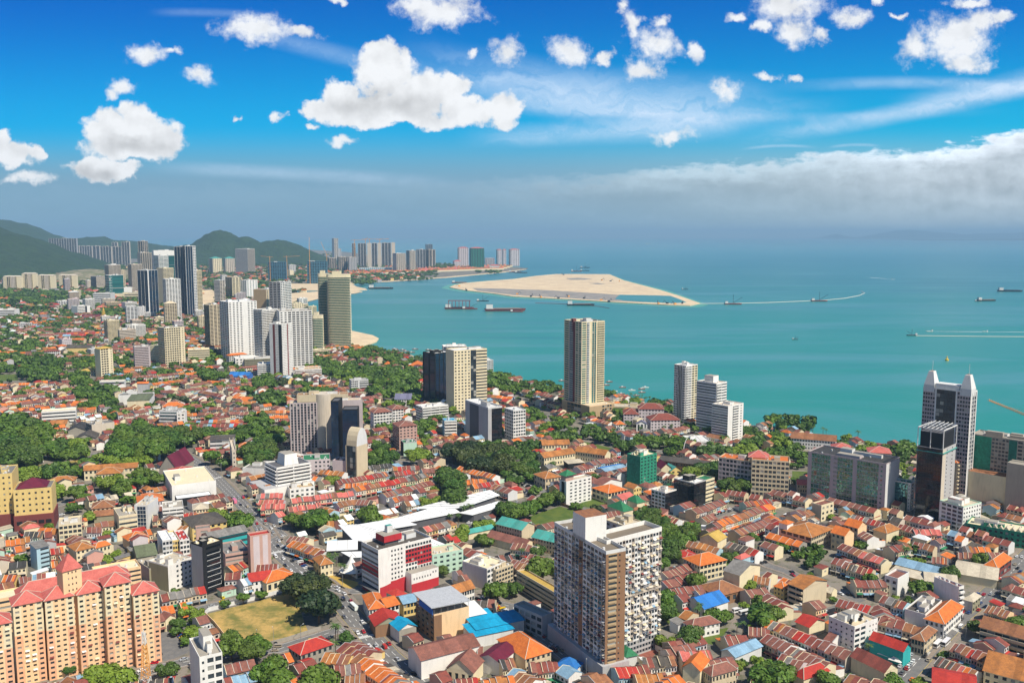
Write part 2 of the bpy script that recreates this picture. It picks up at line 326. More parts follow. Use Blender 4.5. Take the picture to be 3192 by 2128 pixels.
def put_panes(root,pans,mb,near,name='window'):
    if not pans: return
    ox,oy,oz=root['o'] if 'o' in root else root.location
    def quad(b,p):
        (x,y,z),a,w,h,k=p; dx,dy=math.cos(a)*w/2,math.sin(a)*w/2
        b.q((x-dx,y-dy,z-h/2),(x+dx,y+dy,z-h/2),(x+dx,y+dy,z+h/2),(x-dx,y-dy,z+h/2),k=k)
    if not near:
        for p in pans: quad(mb,p)
        return
    vis=lambda p:(math.sin(p[1])*(-p[0][0])-math.cos(p[1])*(-p[0][1]))>0
    pans.sort(key=lambda p:(not vis(p),math.hypot(p[0][0],p[0][1],H-p[0][2])/max(.3,(p[2]*p[3])**.5)))
    cnt=root.get('nw',0); room=max(0,100-cnt)
    for p in pans[:room]:
        (x,y,z),a,w,h,k=p; link(name,pane_mesh(w,h,k),root,(x-ox,y-oy,z-oz),a)
    root['nw']=cnt+min(room,len(pans))
    if len(pans)>room:
        b=M()
        for p in pans[room:]: quad(b,p)
        part(name,b,root,'stuff')
LAND=[]   # landmarks for the relative labels
def roof_on(fr,lu,lv,h,kind,rise,rk,wk,ov=.7,ridge=False):
    """fr maps (u,v) to x,y ; footprint 0..lu x 0..lv"""
    b=M(); P3=lambda u,v,z:(*fr(u,v),z)
    a0,a1,b0,b1=-ov,lu+ov,-ov,lv+ov; e=h-.15; t=h+rise
    if kind=='hip':
        if lu>=lv: r0,r1=P3(lv/2,lv/2,t),P3(lu-lv/2,lv/2,t)
        else: r0,r1=P3(lu/2,lu/2,t),P3(lu/2,lv-lu/2,t)
        A,B,C,D=P3(a0,b0,e),P3(a1,b0,e),P3(a1,b1,e),P3(a0,b1,e)
        if lu>=lv: b.q(A,B,r1,r0,k=rk);b.q(B,C,r1,k=rk);b.q(C,D,r0,r1,k=rk);b.q(D,A,r0,k=rk)
        else: b.q(A,B,r0,k=rk);b.q(B,C,r1,r0,k=rk);b.q(C,D,r1,k=rk);b.q(D,A,r0,r1,k=rk)
        if ridge:
            for p,q in ((r0,r1),(A,r0),(D if lu>=lv else B,r0),(C,r1),(B if lu>=lv else D,r1)): b.bar(p,q,.2,'lm')
    elif kind=='pyr':
        A,B,C,D=P3(a0,b0,e),P3(a1,b0,e),P3(a1,b1,e),P3(a0,b1,e); T=P3(lu/2,lv/2,t)
        for p,q in((A,B),(B,C),(C,D),(D,A)): b.q(p,q,T,k=rk)
    elif kind=='gu':   # ridge along u
        r0,r1=P3(a0,lv/2,t),P3(a1,lv/2,t)
        n=max(1,min(14,int(lu/3.2)))
        for i in range(n):
            p,q=a0+(a1-a0)*i/n,a0+(a1-a0)*(i+1)/n
            b.q(P3(p,b0,e),P3(q,b0,e),P3(q,lv/2,t),P3(p,lv/2,t),k=rk); b.q(P3(q,b1,e),P3(p,b1,e),P3(p,lv/2,t),P3(q,lv/2,t),k=rk)
        for u in(0,lu): b.q(P3(u,0,h-.2),P3(u,lv,h-.2),P3(u,lv/2,t-.08),k=wk)
    elif kind=='gv':
        r0,r1=P3(lu/2,b0,t),P3(lu/2,b1,t)
        n=max(1,min(14,int(lv/3.2)))
        for i in range(n):
            p,q=b0+(b1-b0)*i/n,b0+(b1-b0)*(i+1)/n
            b.q(P3(a0,q,e),P3(a0,p,e),P3(lu/2,p,t),P3(lu/2,q,t),k=rk); b.q(P3(a1,p,e),P3(a1,q,e),P3(lu/2,q,t),P3(lu/2,p,t),k=rk)
        for v in(0,lv): b.q(P3(0,v,h-.2),P3(lu,v,h-.2),P3(lu/2,v,t-.08),k=wk)
    elif kind=='shed':
        n=max(1,min(14,int(lu/3)))
        for i in range(n): p,q=a0+(a1-a0)*i/n,a0+(a1-a0)*(i+1)/n; b.q(P3(p,b0,h+.1),P3(q,b0,h+.1),P3(q,b1,t),P3(p,b1,t),k=rk)
        b.q(P3(0,lv,h-.1),P3(lu,lv,h-.1),P3(lu,lv,t),P3(0,lv,t),k=wk); 
        for u in(0,lu): b.q(P3(u,0,h-.1),P3(u,lv,h-.1),P3(u,lv,t-.05),k=wk)
    return b
def T(v,name,cat,label,x,yt,h,xl,xr,L='g4',Rr='g6',w='wh',roof='flat',nf=None,rk='cn',a=None,d=None,near=None,root=None,short=None,rise=None,group=None,cf=None,cfl=None,gk='gl',clutter=2,z0=0.,par=1.0,pk=None,bk='n',lu=None):
    px,py=Q(v,x,yt)
    if h<0: h=hgt(px,py,Q(v,x,-h)[1])
    Nx,Ny=U(px,py,h)
    if isinstance(xr,tuple):
        q=U(*Q(v,*xr),h); ar=math.atan2(q[1]-Ny,q[0]-Nx) if a is None else R_(a); xr=xr[0]
    else: ar=R_(38 if a is None else a)
    zz=h-H; w0=Ny*CP-zz*SP
    def solve(xx,an):
        al=(Q(v,xx,0)[0]-1596)/F; dx,dy=math.cos(an),math.sin(an); return (al*w0-Nx)/(dx-al*dy*CP)
    if lu is None: lu=solve(xr,ar)
    al_=ar+math.pi/2
    lv=d if d else solve(xl,al_)
    if not d and not (4<lv<max(60,lu*2.2)):   # turn the block until both visible faces have sane depths
        best=None; q_=lu
        for g_ in range(10,76):
            a2=R_(g_); l2=solve(xr,a2); v2=solve(xl,a2+math.pi/2)
            if 3<l2<200 and 3<v2<200:
                c_=abs(math.log(v2/l2/.8))
                if best is None or c_<best[0]: best=(c_,a2,l2,v2)
        if best: ar,lu,lv=best[1:]; al_=ar+math.pi/2
    if not (3<lu<260): print('BAD lu',label,lu); lu=min(max(abs(lu),6),120)
    if not (3<lv<260): print('BAD lv',label,lv); lv=min(max(abs(lv),6),80)
    dr=(math.cos(ar),math.sin(ar)); dl=(math.cos(al_),math.sin(al_))
    fr=lambda u,vv:(Nx+dr[0]*u+dl[0]*vv,Ny+dr[1]*u+dl[1]*vv)
    cx,cy=fr(lu/2,lv/2); dist=math.hypot(cx,cy)
    if near is None: near=dist<1500
    if root is None:
        root=thing(name,label,cat,(cx,cy,0),0,group)
        if short: LAND.append((short,cx,cy,max(lu,lv)/2,h))
    occupy([fr(-1,-1),fr(lu+1,-1),fr(lu+1,lv+1),fr(-1,lv+1)])
    root['fp']=[*fr(0,0),*fr(lu,0),*fr(lu,lv),*fr(0,lv)] if 'fp' not in root else root['fp']
    nf=nf or max(1,round((h-z0)/3.2))
    mb=M(); pans=[]; bals=[]
    facade(mb,pans,bals,fr(0,lv),ar-math.pi/2,lv,z0,h,L,nf,w,cfl,gk)
    facade(mb,pans,bals,fr(0,0),ar,lu,z0,h,Rr,nf,w,cf,gk)
    facade(mb,pans,bals,fr(lu,0),al_,lv,z0,h,L if bk=='s' else bk,nf,w,None,gk)
    facade(mb,pans,bals,fr(lu,lv),ar+math.pi,lu,z0,h,Rr if bk=='s' else bk,nf,w,None,gk)
    if z0>0: mb.q(*[(*fr(*p),z0) for p in((0,lv),(lu,lv),(lu,0),(0,0))],k=w)
    if bals:
        bm_=mb if not near else None
        bals.sort(key=lambda b:math.hypot(b[0][0],b[0][1],H-b[5])); nb=root.get('nb',0); rest=M()
        for i,(O,dd,n,u0,u1,za,zb,k) in enumerate(bals):
            pr=1.1; f2=lambda u,r:(O[0]+dd[0]*u+n[0]*r,O[1]+dd[1]*u+n[1]*r)
            bb=bm_ or (M() if i+nb<100 else rest)
            bb.prism([f2(u0,-.0),f2(u1,-.0),f2(u1,pr),f2(u0,pr)],za,zb,k,None,True)
            if bb is not bm_ and bb is not rest: part('balcony',bb,root)
        root['nb']=nb+len(bals)
        if rest.f: part('balcony',rest,root,'stuff')
    put_panes(root,pans,mb,near)
    part('wall',mb,root)
    if roof=='flat':
        b=M(); b.q(*[(*fr(*p),h-.05) for p in((.2,.2),(lu-.2,.2),(lu-.2,lv-.2),(.2,lv-.2))],k=rk); part('roof',b,root)
        if par:
            b=M(); t=.3; k=pk or w
            b.box(fr,0,0,lu,t,h,h+par,k); b.box(fr,0,lv-t,lu,lv,h,h+par,k); b.box(fr,0,t,t,lv-t,h,h+par,k); b.box(fr,lu-t,t,lu,lv-t,h,h+par,k); part('parapet',b,root)
        rr=random.Random(int(x*7+yt)); 
        for i in range(clutter):
            if lu<8 or lv<8: break
            su,sv=rr.uniform(.12,.28)*lu,rr.uniform(.15,.35)*lv; uu,v0=rr.uniform(.08,.9-su/lu)*lu,rr.uniform(.1,.85-sv/lv)*lv
            b=M(); b.box(fr,uu,v0,uu+su,v0+sv,h-.05,h+rr.uniform(2,4.5)+i*.13,w if rr.random()<.6 else 'lg','cn'); part('plant_room',b,root)
        if near and clutter:
            for i in range(5):
                uu,v0=rr.uniform(1,lu-2),rr.uniform(1,lv-2); b=M(); b.box(fr,uu,v0,uu+1.2,v0+1,h-.05,h+1.+i*.1,'lg'); part('air_conditioner',b,root)
    elif roof!='none':
        b=roof_on(fr,lu,lv,h,roof,rise or min(lu,lv)*.28,rk,w,ridge=near and rk in('or','ol_','rr','pr','mr','rt','m2','wi')); part('roof',b,root)
    return dict(root=root,fr=fr,lu=lu,lv=lv,h=h,ar=ar,near=near)
def pbox(t,name,u0,v0,u1,v1,z0,z1,k,kt=None,rel=True,kind=None):
    """box part given in fractions of the footprint"""
    b=M(); lu,lv=(t['lu'],t['lv']) if rel else (1,1); b.box(t['fr'],u0*lu,v0*lv,u1*lu,v1*lv,z0,z1,k,kt); return part(name,b,t['root'],kind)
# ---------------------------------------------------------------- the setting
def groundm():
    m,g,b=newmat('ground_city'); p=pos(g)
    n1=g.noise(p,.02,5,.6); n2=g.noise(p,.15,4,.6); n3=g.noise(p,.9,3,.6)
    col=g.mix(g.ss(n1,.4,.62),(.24,.215,.18),(.12,.118,.11)); col=g.mix(g.ss(n2,.5,.62,0.,.7),col,(.05,.075,.02)); col=g.mix(g.ss(n3,.3,.7,0.,.5),col,(.24,.2,.15))
    g.put(b.inputs['Base Color'],col); b.inputs['Roughness'].default_value=.95; MATS['ground']=m
    for k,c,c2,sc in [('asph',(.15,.148,.148),(.2,.19,.18),.25),('pave',(.22,.19,.16),(.3,.24,.19),.6),('shal',(.06,.3,.26),(.14,.34,.3),.02),('sand',(.76,.6,.38),(.62,.47,.3),.012),('mud',(.22,.21,.2),(.36,.32,.27),.02),('grass',(.11,.15,.02),(.06,.11,.014),.12),('dry',(.5,.33,.1),(.13,.15,.03),.07),('court',(.3,.1,.07),(.22,.07,.05),.5)]:
        m,g,b=newmat('ground_'+k); p=pos(g); n=g.noise(p,sc,6,.68); n2=g.noise(p,sc*8,3,.6); n3=g.noise(g.vm('MULTIPLY',p,(.25,2.,1)),sc*2,5,.6)
        col=g.mix(g.ss(n,.38,.64),c,c2); col=g.mix(g.ss(n2,.4,.75,0.,.35),col,tuple(x*.6 for x in c)); 
        if k in('sand','mud'): col=g.mix(g.ss(n3,.52,.7,0.,.6),col,(.33,.28,.22))
        g.put(b.inputs['Base Color'],col); b.inputs['Roughness'].default_value=.9; MATS[k]=m
    m,g,b=newmat('sea_water'); p=pos(g); s=g.sep(p)
    yy=g.m('DIVIDE',s[1],1000.); 
    warp=g.noise(p,.0006,4,.55); q=g.m('ADD',yy,g.m('MULTIPLY',g.m('SUBTRACT',warp,.5),2.6))
    cr=g.n('ShaderNodeValToRGB'); g.put(cr.inputs[0],g.m('DIVIDE',q,16.)); e=cr.color_ramp.elements
    e[0].position=.05; e[0].color=(.012,.235,.175,1); e[1].position=1; e[1].color=(.09,.28,.33,1)
    for ps,c in((.13,(.02,.225,.19)),(.3,(.035,.19,.205)),(.5,(.03,.19,.235)),(.7,(.05,.24,.29))): x=e.new(ps); x.color=(*c,1)
    st=g.noise(g.vm('MULTIPLY',p,(.0009,.0042,1)),1.,7,.62,1.2); col=g.mix(g.ss(st,.42,.72,0.,.8),cr.outputs[0],(.085,.26,.29)); st2=g.noise(g.vm('MULTIPLY',p,(.00035,.0022,1)),1.7,6,.6,.8); col=g.mix(g.ss(st2,.5,.7,0.,.4),col,(.007,.115,.17))
    g.put(b.inputs['Base Color'],col); b.inputs['Roughness'].default_value=.32; b.inputs['Specular IOR Level'].default_value=.18
    bp=g.n('ShaderNodeBump'); bp.inputs['Strength'].default_value=.25; bp.inputs['Distance'].default_value=1.5; g.put(bp.inputs['Height'],g.noise(p,.12,4,.6)); g.put(b.inputs['Normal'],bp.outputs[0]); MATS['sea']=m
    m,g,b=newmat('hill_forest'); p=pos(g); a=g.noise(p,.012,5,.7); c_=g.noise(p,.06,3,.7)
    col=g.mix(g.ss(a,.35,.65),(.014,.045,.012),(.03,.07,.016)); col=g.mix(g.ss(c_,.35,.65,0.,.75),col,(.012,.03,.01)); g.put(b.inputs['Base Color'],col); b.inputs['Roughness'].default_value=.9
    bp=g.n('ShaderNodeBump'); bp.inputs['Strength'].default_value=1.; bp.inputs['Distance'].default_value=14; g.put(bp.inputs['Height'],c_); g.put(b.inputs['Normal'],bp.outputs[0]); MATS['hill']=m
    m,g,b=newmat('hill_clearing'); p=pos(g); a=g.noise(p,.02,5,.7); col=g.mix(g.ss(a,.4,.6),(.3,.25,.17),(.12,.13,.05)); g.put(b.inputs['Base Color'],col); b.inputs['Roughness'].default_value=.9; MATS['clear']=m
groundm()
b=M(); b.q((-60000,-2000,-1.6),(60000,-2000,-1.6),(60000,58000,-1.6),(-60000,58000,-1.6),k='sea'); struct('sea',b)
coast=[(3192,1474),(2977,1440),(2860,1408),(2771,1392),(2633,1375),(2480,1352),(2316,1333),(2200,1300),(2100,1268),(1960,1250),(1886,1240),(1800,1222),(1738,1205),(1650,1193),(1600,1188),(1518,1160),(1440,1142),(1316,1118),(1172,1094),(1100,1086),(1096,1077),(1144,1074),(1172,1064),(1180,1054),(1162,1046),(1096,1033),(1000,1010),(960,975),(946,943),(988,933),(1060,921),(1110,914),(1129,909),(1112,906),(1050,908),(1000,909),(960,911),(905,909),(905,904),(990,904),(1080,905),(1144,903),(1138,899),(1112,893),(1100,886),(1110,881),(1160,880),(1213,878),(1300,873),(1385,866),(1480,856),(1578,848),(1640,840),(1646,836),(1600,833),(1560,828),(1420,823),(1300,815),(1230,805),(1160,795),(1080,785),(960,778),(880,771)]
LANDP=[U(x,y) for x,y in coast]+[(-2600,16500),(-30000,20000),(-30000,-500),(3000,-500),(1500,450)]
b=M(); b.prism(LANDP,-8,0,'ground'); struct('ground',b)
def patch(name,v,pts,k,z=.05,oc=True,kind='structure'):
    b=M(); pl=[U(*Q(v,*p)) for p in pts]; b.prism(pl,-.5,z,k,k); o=link(name,b.mesh(name)); o['kind']='structure'
    if oc: occupy(pl)
    return o
isl=[('A3',390,623),('A3',870,625),('A3',1000,680),('A3',1330,768),('A3',1500,820),('A3',1692,888),('A3',1600,907),('A3',1400,902),('A3',900,876),('A3',500,852),('A3',0,826),('A2',2150,800),('A2',1900,772),('A2',1800,755),('A2',1745,742),('A2',1790,722),('A2',1870,705),('A2',2100,685),('A3',0,668),('A3',200,640)]
pl=[U(*Q(*p)) for p in isl]; icx=sum(p[0] for p in pl)/len(pl); icy=sum(p[1] for p in pl)/len(pl)
b=M(); b.q(*[(x+(x-icx)/math.hypot(x-icx,y-icy)*38,y+(y-icy)/math.hypot(x-icx,y-icy)*60,-1.5) for x,y in pl],k='shal'); struct('shallows',b)
b=M(); b.prism(pl,-8,1.2,'sand'); struct('sand_island',b)
def islp(name,pts,k,z):
    b=M(); b.prism([U(*Q(*p)) for p in pts],1.0,z,k); struct(name,b)
islp('mud_flat',[('A3',-100,757),('A3',300,770),('A3',780,800),('A3',960,815),('A3',1250,820),('A3',1240,850),('A3',1180,880),('A3',900,868),('A3',400,836),('A3',0,815),('A2',2000,775),('A2',1950,750)],'mud',1.35)
islp('lagoon',[('A3',960,812),('A3',1270,818),('A3',1420,822),('A3',1500,850),('A3',1570,882),('A3',1450,890),('A3',1220,880),('A3',1000,865),('A3',920,850)],'sea',1.5)
islp('gravel_patch',[('A3',470,662),('A3',600,658),('A3',715,668),('A3',640,676),('A3',520,675)],'mud',1.4)
islp('gravel_patch',[('A3',680,708),('A3',760,704),('A3',840,715),('A3',760,717)],'mud',1.4)
for nm,pts in [('sand_spit',[(1096,1031),(1162,1045),(1181,1055),(1173,1065),(1145,1075),(1060,1084),(960,1060),(960,1000)]),('sand_bank',[(940,945),(988,932),(1060,920),(1112,913),(1130,909),(1110,905),(1000,908),(900,915),(850,930),(900,950)]),('sand_flat',[(880,884),(1000,884),(1090,882),(1112,881),(1100,887),(1112,894),(1138,899),(1145,903),(1080,906),(905,905),(860,900)]),('beach',[(1110,881),(1213,878),(1385,866),(1578,848),(1640,840),(1640,838.6),(1578,846),(1385,863.5),(1213,875.6),(1110,879)]),('sand_yard',[(620,905),(672,903),(676,950),(640,975),(610,950)])]:
    b=M(); q=[U(*p) for p in pts]; b.prism(q,-3,.6,'sand'); struct(nm,b); occupy(q)
# hills: height fields
def hill(name,bumps,x0,x1,y0,y1,n,mat='hill',amp=22):
    b=M(); nx=n;ny=n; 
    for j in range(ny+1):
        for i in range(nx+1):
            x=x0+(x1-x0)*i/nx;y=y0+(y1-y0)*j/ny; z=0.
            for (cx,cy,h,rx,ry) in bumps: z=max(z,h*math.exp(-((x-cx)/rx)**2-((y-cy)/ry)**2) if mat!='hill' or 'middle' in name else h*max(0,1-math.hypot((x-cx)/rx,(y-cy)/ry)))
            k=min(1,z/40.); z=z+k*(amp*noise.fractal(Vector((x/260,y/260,1)),1,2,5)+amp*.35*noise.noise(Vector((x/35,y/35,5))))-9
            b.v.append((x,y,z))
    for j in range(ny):
        for i in range(nx): a=j*(nx+1)+i; b.f.append((a,a+1,a+nx+2,a+nx+1)); b.k.append(mat)
    o=struct(name,b)
    for pgn in o.data.polygons: pgn.use_smooth=True
hill('hill_left',[(-3610,5600,462,1038,1500)],-6500,-2200,3800,8500,170)
hill('hill_far_left',[(-5500,9600,462,1165,1800),(-4500,9900,215,1500,1200),(-3400,9600,110,900,900)],-10500,-2400,7500,11500,120,amp=40)
hill('hill_middle',[(-2390,7500,272,300,420),(-2180,7500,215,240,380),(-1950,7600,205,330,380),(-2700,7600,150,260,300)],-3500,-1200,6500,8700,150)
hill('hill_cemetery',[(-2180,4700,62,260,300),(-1950,4900,70,230,260)],-2700,-1500,4200,5500,60,'clear',7)
def ridge(name,dist,prof,k,mat):
    b=M(); n=len(prof)-1; L=[]
    for i in range(n*14+1):
        t=i/14; j=min(int(t),n-1); f=t-j; x=prof[j][0]*(1-f)+prof[j+1][0]*f; y=prof[j][1]*(1-f)+prof[j+1][1]*f
        X=(x-1596)/F*dist; z=max(0,235+(YH-y)/F*dist/CP+k*noise.noise(Vector((X/900,0,3)))); L.append((X,z))
    for i in range(len(L)-1):
        (xa,za),(xb,zb)=L[i],L[i+1]
        b.q((xa,dist-2500,-2),(xb,dist-2500,-2),(xb,dist,zb),(xa,dist,za),k=mat); b.q((xa,dist,za),(xb,dist,zb),(xb,dist+3500,-2),(xa,dist+3500,-2),k=mat)
    struct(name,b)
ridge('far_island',50000,[(2570,748),(2600,728),(2640,738),(2650,742),(2700,735),(2760,722),(2820,716),(2900,722),(2990,730),(3060,728),(3150,726),(3192,722),(3400,720),(3700,748)],40,'hill')
ridge('far_coast',38000,[(2808,757),(2830,746),(2900,745),(3000,746),(3100,744),(3300,744),(3700,757)],20,'hill')
# fields, yards
patch('vacant_field','',[(647,1912),(720,1893),(800,1874),(914,1843),(930,1880),(948,1936),(962,1970),(890,1990),(817,2012),(760,2016),(700,1985),(672,1945)],'dry',.06)
patch('playing_field','B3',[(118,1402),(260,1350),(420,1300),(560,1335),(664,1362),(520,1410),(400,1452),(230,1485)],'grass',.06)
patch('school_lawn','B3',[(590,705),(700,725),(960,790),(990,830),(900,840),(800,790),(640,750)],'grass',.06)
patch('small_lawn','C3',[(1370,985),(1430,940),(1510,910),(1595,945),(1580,1010),(1500,1050),(1400,1030)],'grass',.06)
patch('overgrown_lot','C3',[(1660,1150),(1800,1090),(1950,1065),(1900,1140),(1800,1220),(1700,1200)],'grass',.06)
patch('mansion_garden','B3',[(590,1290),(640,1250),(760,1215),(880,1240),(870,1290),(760,1310),(680,1310)],'grass',.06)
patch('lawn','B4',[(225,980),(365,985),(365,1065),(225,1060)],'grass',.06)
patch('sports_field','B1',[(-40,110),(160,105),(165,160),(0,170),(-40,170)],'grass',.06)
patch('park_lawn','B1',[(330,930),(700,880),(880,860),(760,905),(520,960),(360,975)],'dry',.06)
patch('promenade_lawn','B2',[(975,60),(1140,50),(1130,80),(1000,85)],'dry',.06)
patch('car_park','C1',[(1450,1020),(1560,985),(1700,1010),(1860,990),(1990,1140),(1700,1290),(1480,1385),(1440,1200)],'asph',.05,False)
patch('car_park','B1',[(1620,1290),(1900,1185),(2060,1330),(1900,1340),(1700,1400)],'asph',.05,False)
patch('parking_lot','B2',[(620,120),(870,150),(860,190),(680,170)],'asph',.05,False)
patch('plaza','C2',[(590,565),(720,600),(860,640),(940,660),(860,720),(730,725),(640,640)],'yr',.05)
patch('yard','C3',[(1900,900),(1990,885),(2110,940),(2150,1010),(2060,1060),(1960,1010)],'pave',.05,True)
patch('school_yard','B3',[(400,1450),(640,1370),(760,1400),(640,1480),(520,1560),(420,1500)],'asph',.05)
patch('basketball_court','C3',[(1130,1300),(1290,1225),(1360,1260),(1180,1370)],'court',.05,True)
patch('concourse','B2',[(1150,1290),(1330,1360),(1240,1380),(1120,1330)],'asph',.05)
def ribbon(b,pts,w,z0,z1,k,off=0.):
    n=len(pts); ls=[];rs=[]
    for i in range(n):
        a=Vector(pts[max(0,i-1)]);c=Vector(pts[min(n-1,i+1)]); d=(c-a).normalized(); nn=Vector((-d.y,d.x)); p=Vector(pts[i])+nn*off
        ls.append(tuple(p+nn*w/2)); rs.append(tuple(p-nn*w/2))
    for i in range(n-1): b.prism([rs[i],rs[i+1],ls[i+1],ls[i]],z0,z1,k)
    return ls,rs
ROADS=[]
def road(v,pts,w,mk='d',cars=0,z=.05,pv=2.2):
    P_=[U(*Q(v if len(p)==2 else p[2],p[0],p[1])) for p in pts]
    # resample
    out=[P_[0]]
    for a,c in zip(P_,P_[1:]):
        L=math.hypot(c[0]-a[0],c[1]-a[1]); m=max(1,int(L/12))
        for i in range(1,m+1): out.append((a[0]+(c[0]-a[0])*i/m,a[1]+(c[1]-a[1])*i/m))
    P_=out; zz=z+.012*len(ROADS)%.07
    b=M(); ls,rs=ribbon(b,P_,w,-.4,zz,'asph'); struct('road',b)
    for i in range(len(P_)-1): occupy([ls[i],ls[i+1],rs[i+1],rs[i]],1.5)
    if pv:
        b=M(); ribbon(b,P_,pv,-.4,.17,'pave',w/2+pv/2); ribbon(b,P_,pv,-.4,.17,'pave',-w/2-pv/2); struct('pavement',b)
    if mk:
        b=M(); lanes=[0] if w<10 else ([0] if mk=='d' else [-w/4,0,w/4])
        for off in lanes:
            t=0.
            for i in range(len(P_)-1):
                a=Vector(P_[i]);c=Vector(P_[i+1]); d=(c-a); L=d.length; d=d/L; nn=Vector((-d.y,d.x)); s=0.
                while s<L-1:
                    e=min(s+3.2,L); p0=a+d*s+nn*off;p1=a+d*e+nn*off; q=.14
                    b.prism([tuple(p0-nn*q),tuple(p1-nn*q),tuple(p1+nn*q),tuple(p0+nn*q)],zz-.01,zz+.02,'mark'); s+=7
        for off in(-w/2+.5,w/2-.5): ribbon(b,P_,.16,zz-.01,zz+.02,'ymark' if w>11 else 'mark',off)
        struct('road_marking',b)
    ROADS.append((P_,w,zz)); return P_
road('B1',[(1560,780),(1700,850),(1850,950),(1960,1045),(2080,1170),(2200,1290),(2323,1420),(130,290,'C2'),(250,430,'C2'),(400,560,'C2'),(600,670,'C2'),(740,800,'C2'),(860,950,'C2'),(1000,1110,'C2'),(1180,1310,'C2'),(1340,1450,'C2'),(1500,1600,'C2')],15,'m')
road('C1',[(1000,1600),(1200,1505),(1420,1440),(1700,1370),(2020,1310),(2323,1270),(200,1260,'C2'),(420,1190,'C2'),(740,1085,'C2'),(960,1130,'C2')],10)
road('C1',[(1440,990),(1560,960),(1700,935),(1900,870),(2120,830),(2323,780),(180,730,'C2'),(350,690,'C2'),(560,655,'C2')],9)
road('C2',[(620,690),(800,745),(960,735)],8)
road('C2',[(1600,700),(1750,720),(2000,800),(2323,880),(20,1040,'C3'),(180,1130,'C3'),(330,1200,'C3'),(420,1290,'C3'),(560,1400,'C3'),(700,1560,'C3')],8,'d')
road('C2',[(2010,800),(2140,760),(2323,700)],7,'')
road('C4',[(1100,1640),(1240,1500),(1420,1300),(1560,1165),(1760,960),(1960,800),(2180,600),(2323,440),(2450,310)],12.5,'d')
road('C4',[(1560,1165),(1480,1210),(1380,1320)],7,'')
road('C4',[(1860,860),(1700,790),(1560,740),(1420,700),(1300,660)],7,'')
road('C4',[(0,860),(180,890),(340,900),(480,930),(640,880)],6,'')
road('C3',[(1540,540),(1760,640),(2323,560),(100,740,'C4')],5,'',pv=0)
road('C3',[(2120,420),(2323,510),(180,560,'C4'),(420,680,'C4'),(620,740,'C4'),(860,830,'C4')],7,'')
road('C3',[(1700,310),(1900,370),(2120,430)],7,'')
road('B3',[(1490,1568),(1600,1480,),(1900,1360),(2323,1200),(120,1130,'B4'),(360,1190,'B4')],7,'')
road('B1',[(480,1300),(700,1240),(900,1185),(1150,1150),(1330,1120),(1500,1070),(1700,1090),(1900,1080)],9,'d')
road('B1',[(400,850),(640,850),(860,825),(1050,790)],9,'d')
road('B3',[(60,545),(360,575),(560,625),(800,690),(1000,740),(1250,790),(1500,830)],13,'m')
road('B3',[(-300,330),(0,300),(180,420),(360,570)],9,'d')
road('B2',[(560,120),(800,180),(1100,250),(1400,330),(1800,500)],9,'d')
road('B2',[(1020,860),(1300,895),(1700,910),(1900,990)],7,'d')
road('B2',[(1160,1330),(1340,1400),(1180,1290)],6,'',pv=0)
road('B2',[(2160,1130),(2290,1110),(60,1060,'B3'),(300,1180,'B3'),(200,1240,'B3')],7,'d')
road('B2',[(40,1420),(240,1560),(130,290,'C2')],8,'d')
road('B2',[(1850,1500),(2000,1420),(2200,1350),(20,1260,'B3')],6,'',pv=0)
road('B3',[(660,1345),(560,1280),(780,1190)],5,'',pv=0)
road('C1',[(560,330),(900,150),(1100,60)],6,'')
road('C1',[(-100,420),(180,400),(460,330),(640,300)],7,'')
road('B1',[(480,1568),(560,1460),(470,1300)],6,'',pv=0)
road('B4',[(200,1250),(360,1200)],6,'')
road('A1',[(-50,1490),(300,1440),(800,1330)],8,'')
b=M()   # zebra crossings and junction hatching
def zebra(v,p,q,n,w=.5,l=3.2):
    A=Vector(U(*Q(v,*p)));B=Vector(U(*Q(v,*q))); d=(B-A)/n; dn=d.normalized(); nn=Vector((-dn.y,dn.x))
    for i in range(n):
        c=A+d*(i+.5); b.prism([tuple(c-dn*w/2-nn*l/2),tuple(c+dn*w/2-nn*l/2),tuple(c+dn*w/2+nn*l/2),tuple(c-dn*w/2+nn*l/2)],0,.155,'mark')
zebra('C2',(125,395),(250,370),14); zebra('C2',(925,1160),(1070,1130),13); zebra('B1',(1935,1050),(2010,1030),9); zebra('C4',(1480,1290),(1400,1330),7); zebra('C4',(1650,1060),(1760,1110),8); zebra('C2',(750,1110),(860,1080),3,.2,8)
struct('crossing_marking',b)
# ---------------------------------------------------------------- landmark buildings (nearest first)
TB='tower block';AB='apartment block';OB='office block';HO='hotel'
# peach apartment complex, lower left
def wing(x,y,xr,yr,h,lab,lu=None):
    def cf(u,z,L):
        f=u/L; hi=z>h*.62
        if f<.27 or f>.73: return 'cr' if hi else 'sa'
        return 'pe' if hi else 'pe'
    t=T('C1','apartment_wing',AB,lab,x,y,h,None,(xr,yr),L='n',Rr='g1:cr*.27 h2:pe*.46 g1:cr*.27',w='pe',roof='hip',nf=round(h/2.75),rk='pr',a=33.6,d=13,cf=cf,group='wings of the peach apartment complex',rise=4.6,short='the peach apartments' if x==405 else None)
    b=M(); fr=t['fr']; lu=t['lu']
    for i in range(6):   # awnings over single windows
        r=random.Random(int(x)+i); u=r.choice([.13,.39,.62,.87])*lu; z=r.randint(2,14)*2.75+2.2
        b=M(); b.q((*fr(u-1,-.05),z),(*fr(u+1,-.05),z),(*fr(u+1,-1.1),z-.5),(*fr(u-1,-1.1),z-.5),k=r.choice(['wh','wh','cr','mb','lg'])); part('awning',b,t['root'])
    return t
wing(-190,1072,100,1010,41,'peach and cream apartment wing cut off by the left edge of the photo')
w=wing(115,870,385,815,44,'peach apartment wing with red hip roof, second wing from the left edge')
w=wing(405,822,665,775,44.4,'peach apartment wing with red hip roof just left of the square lift tower')
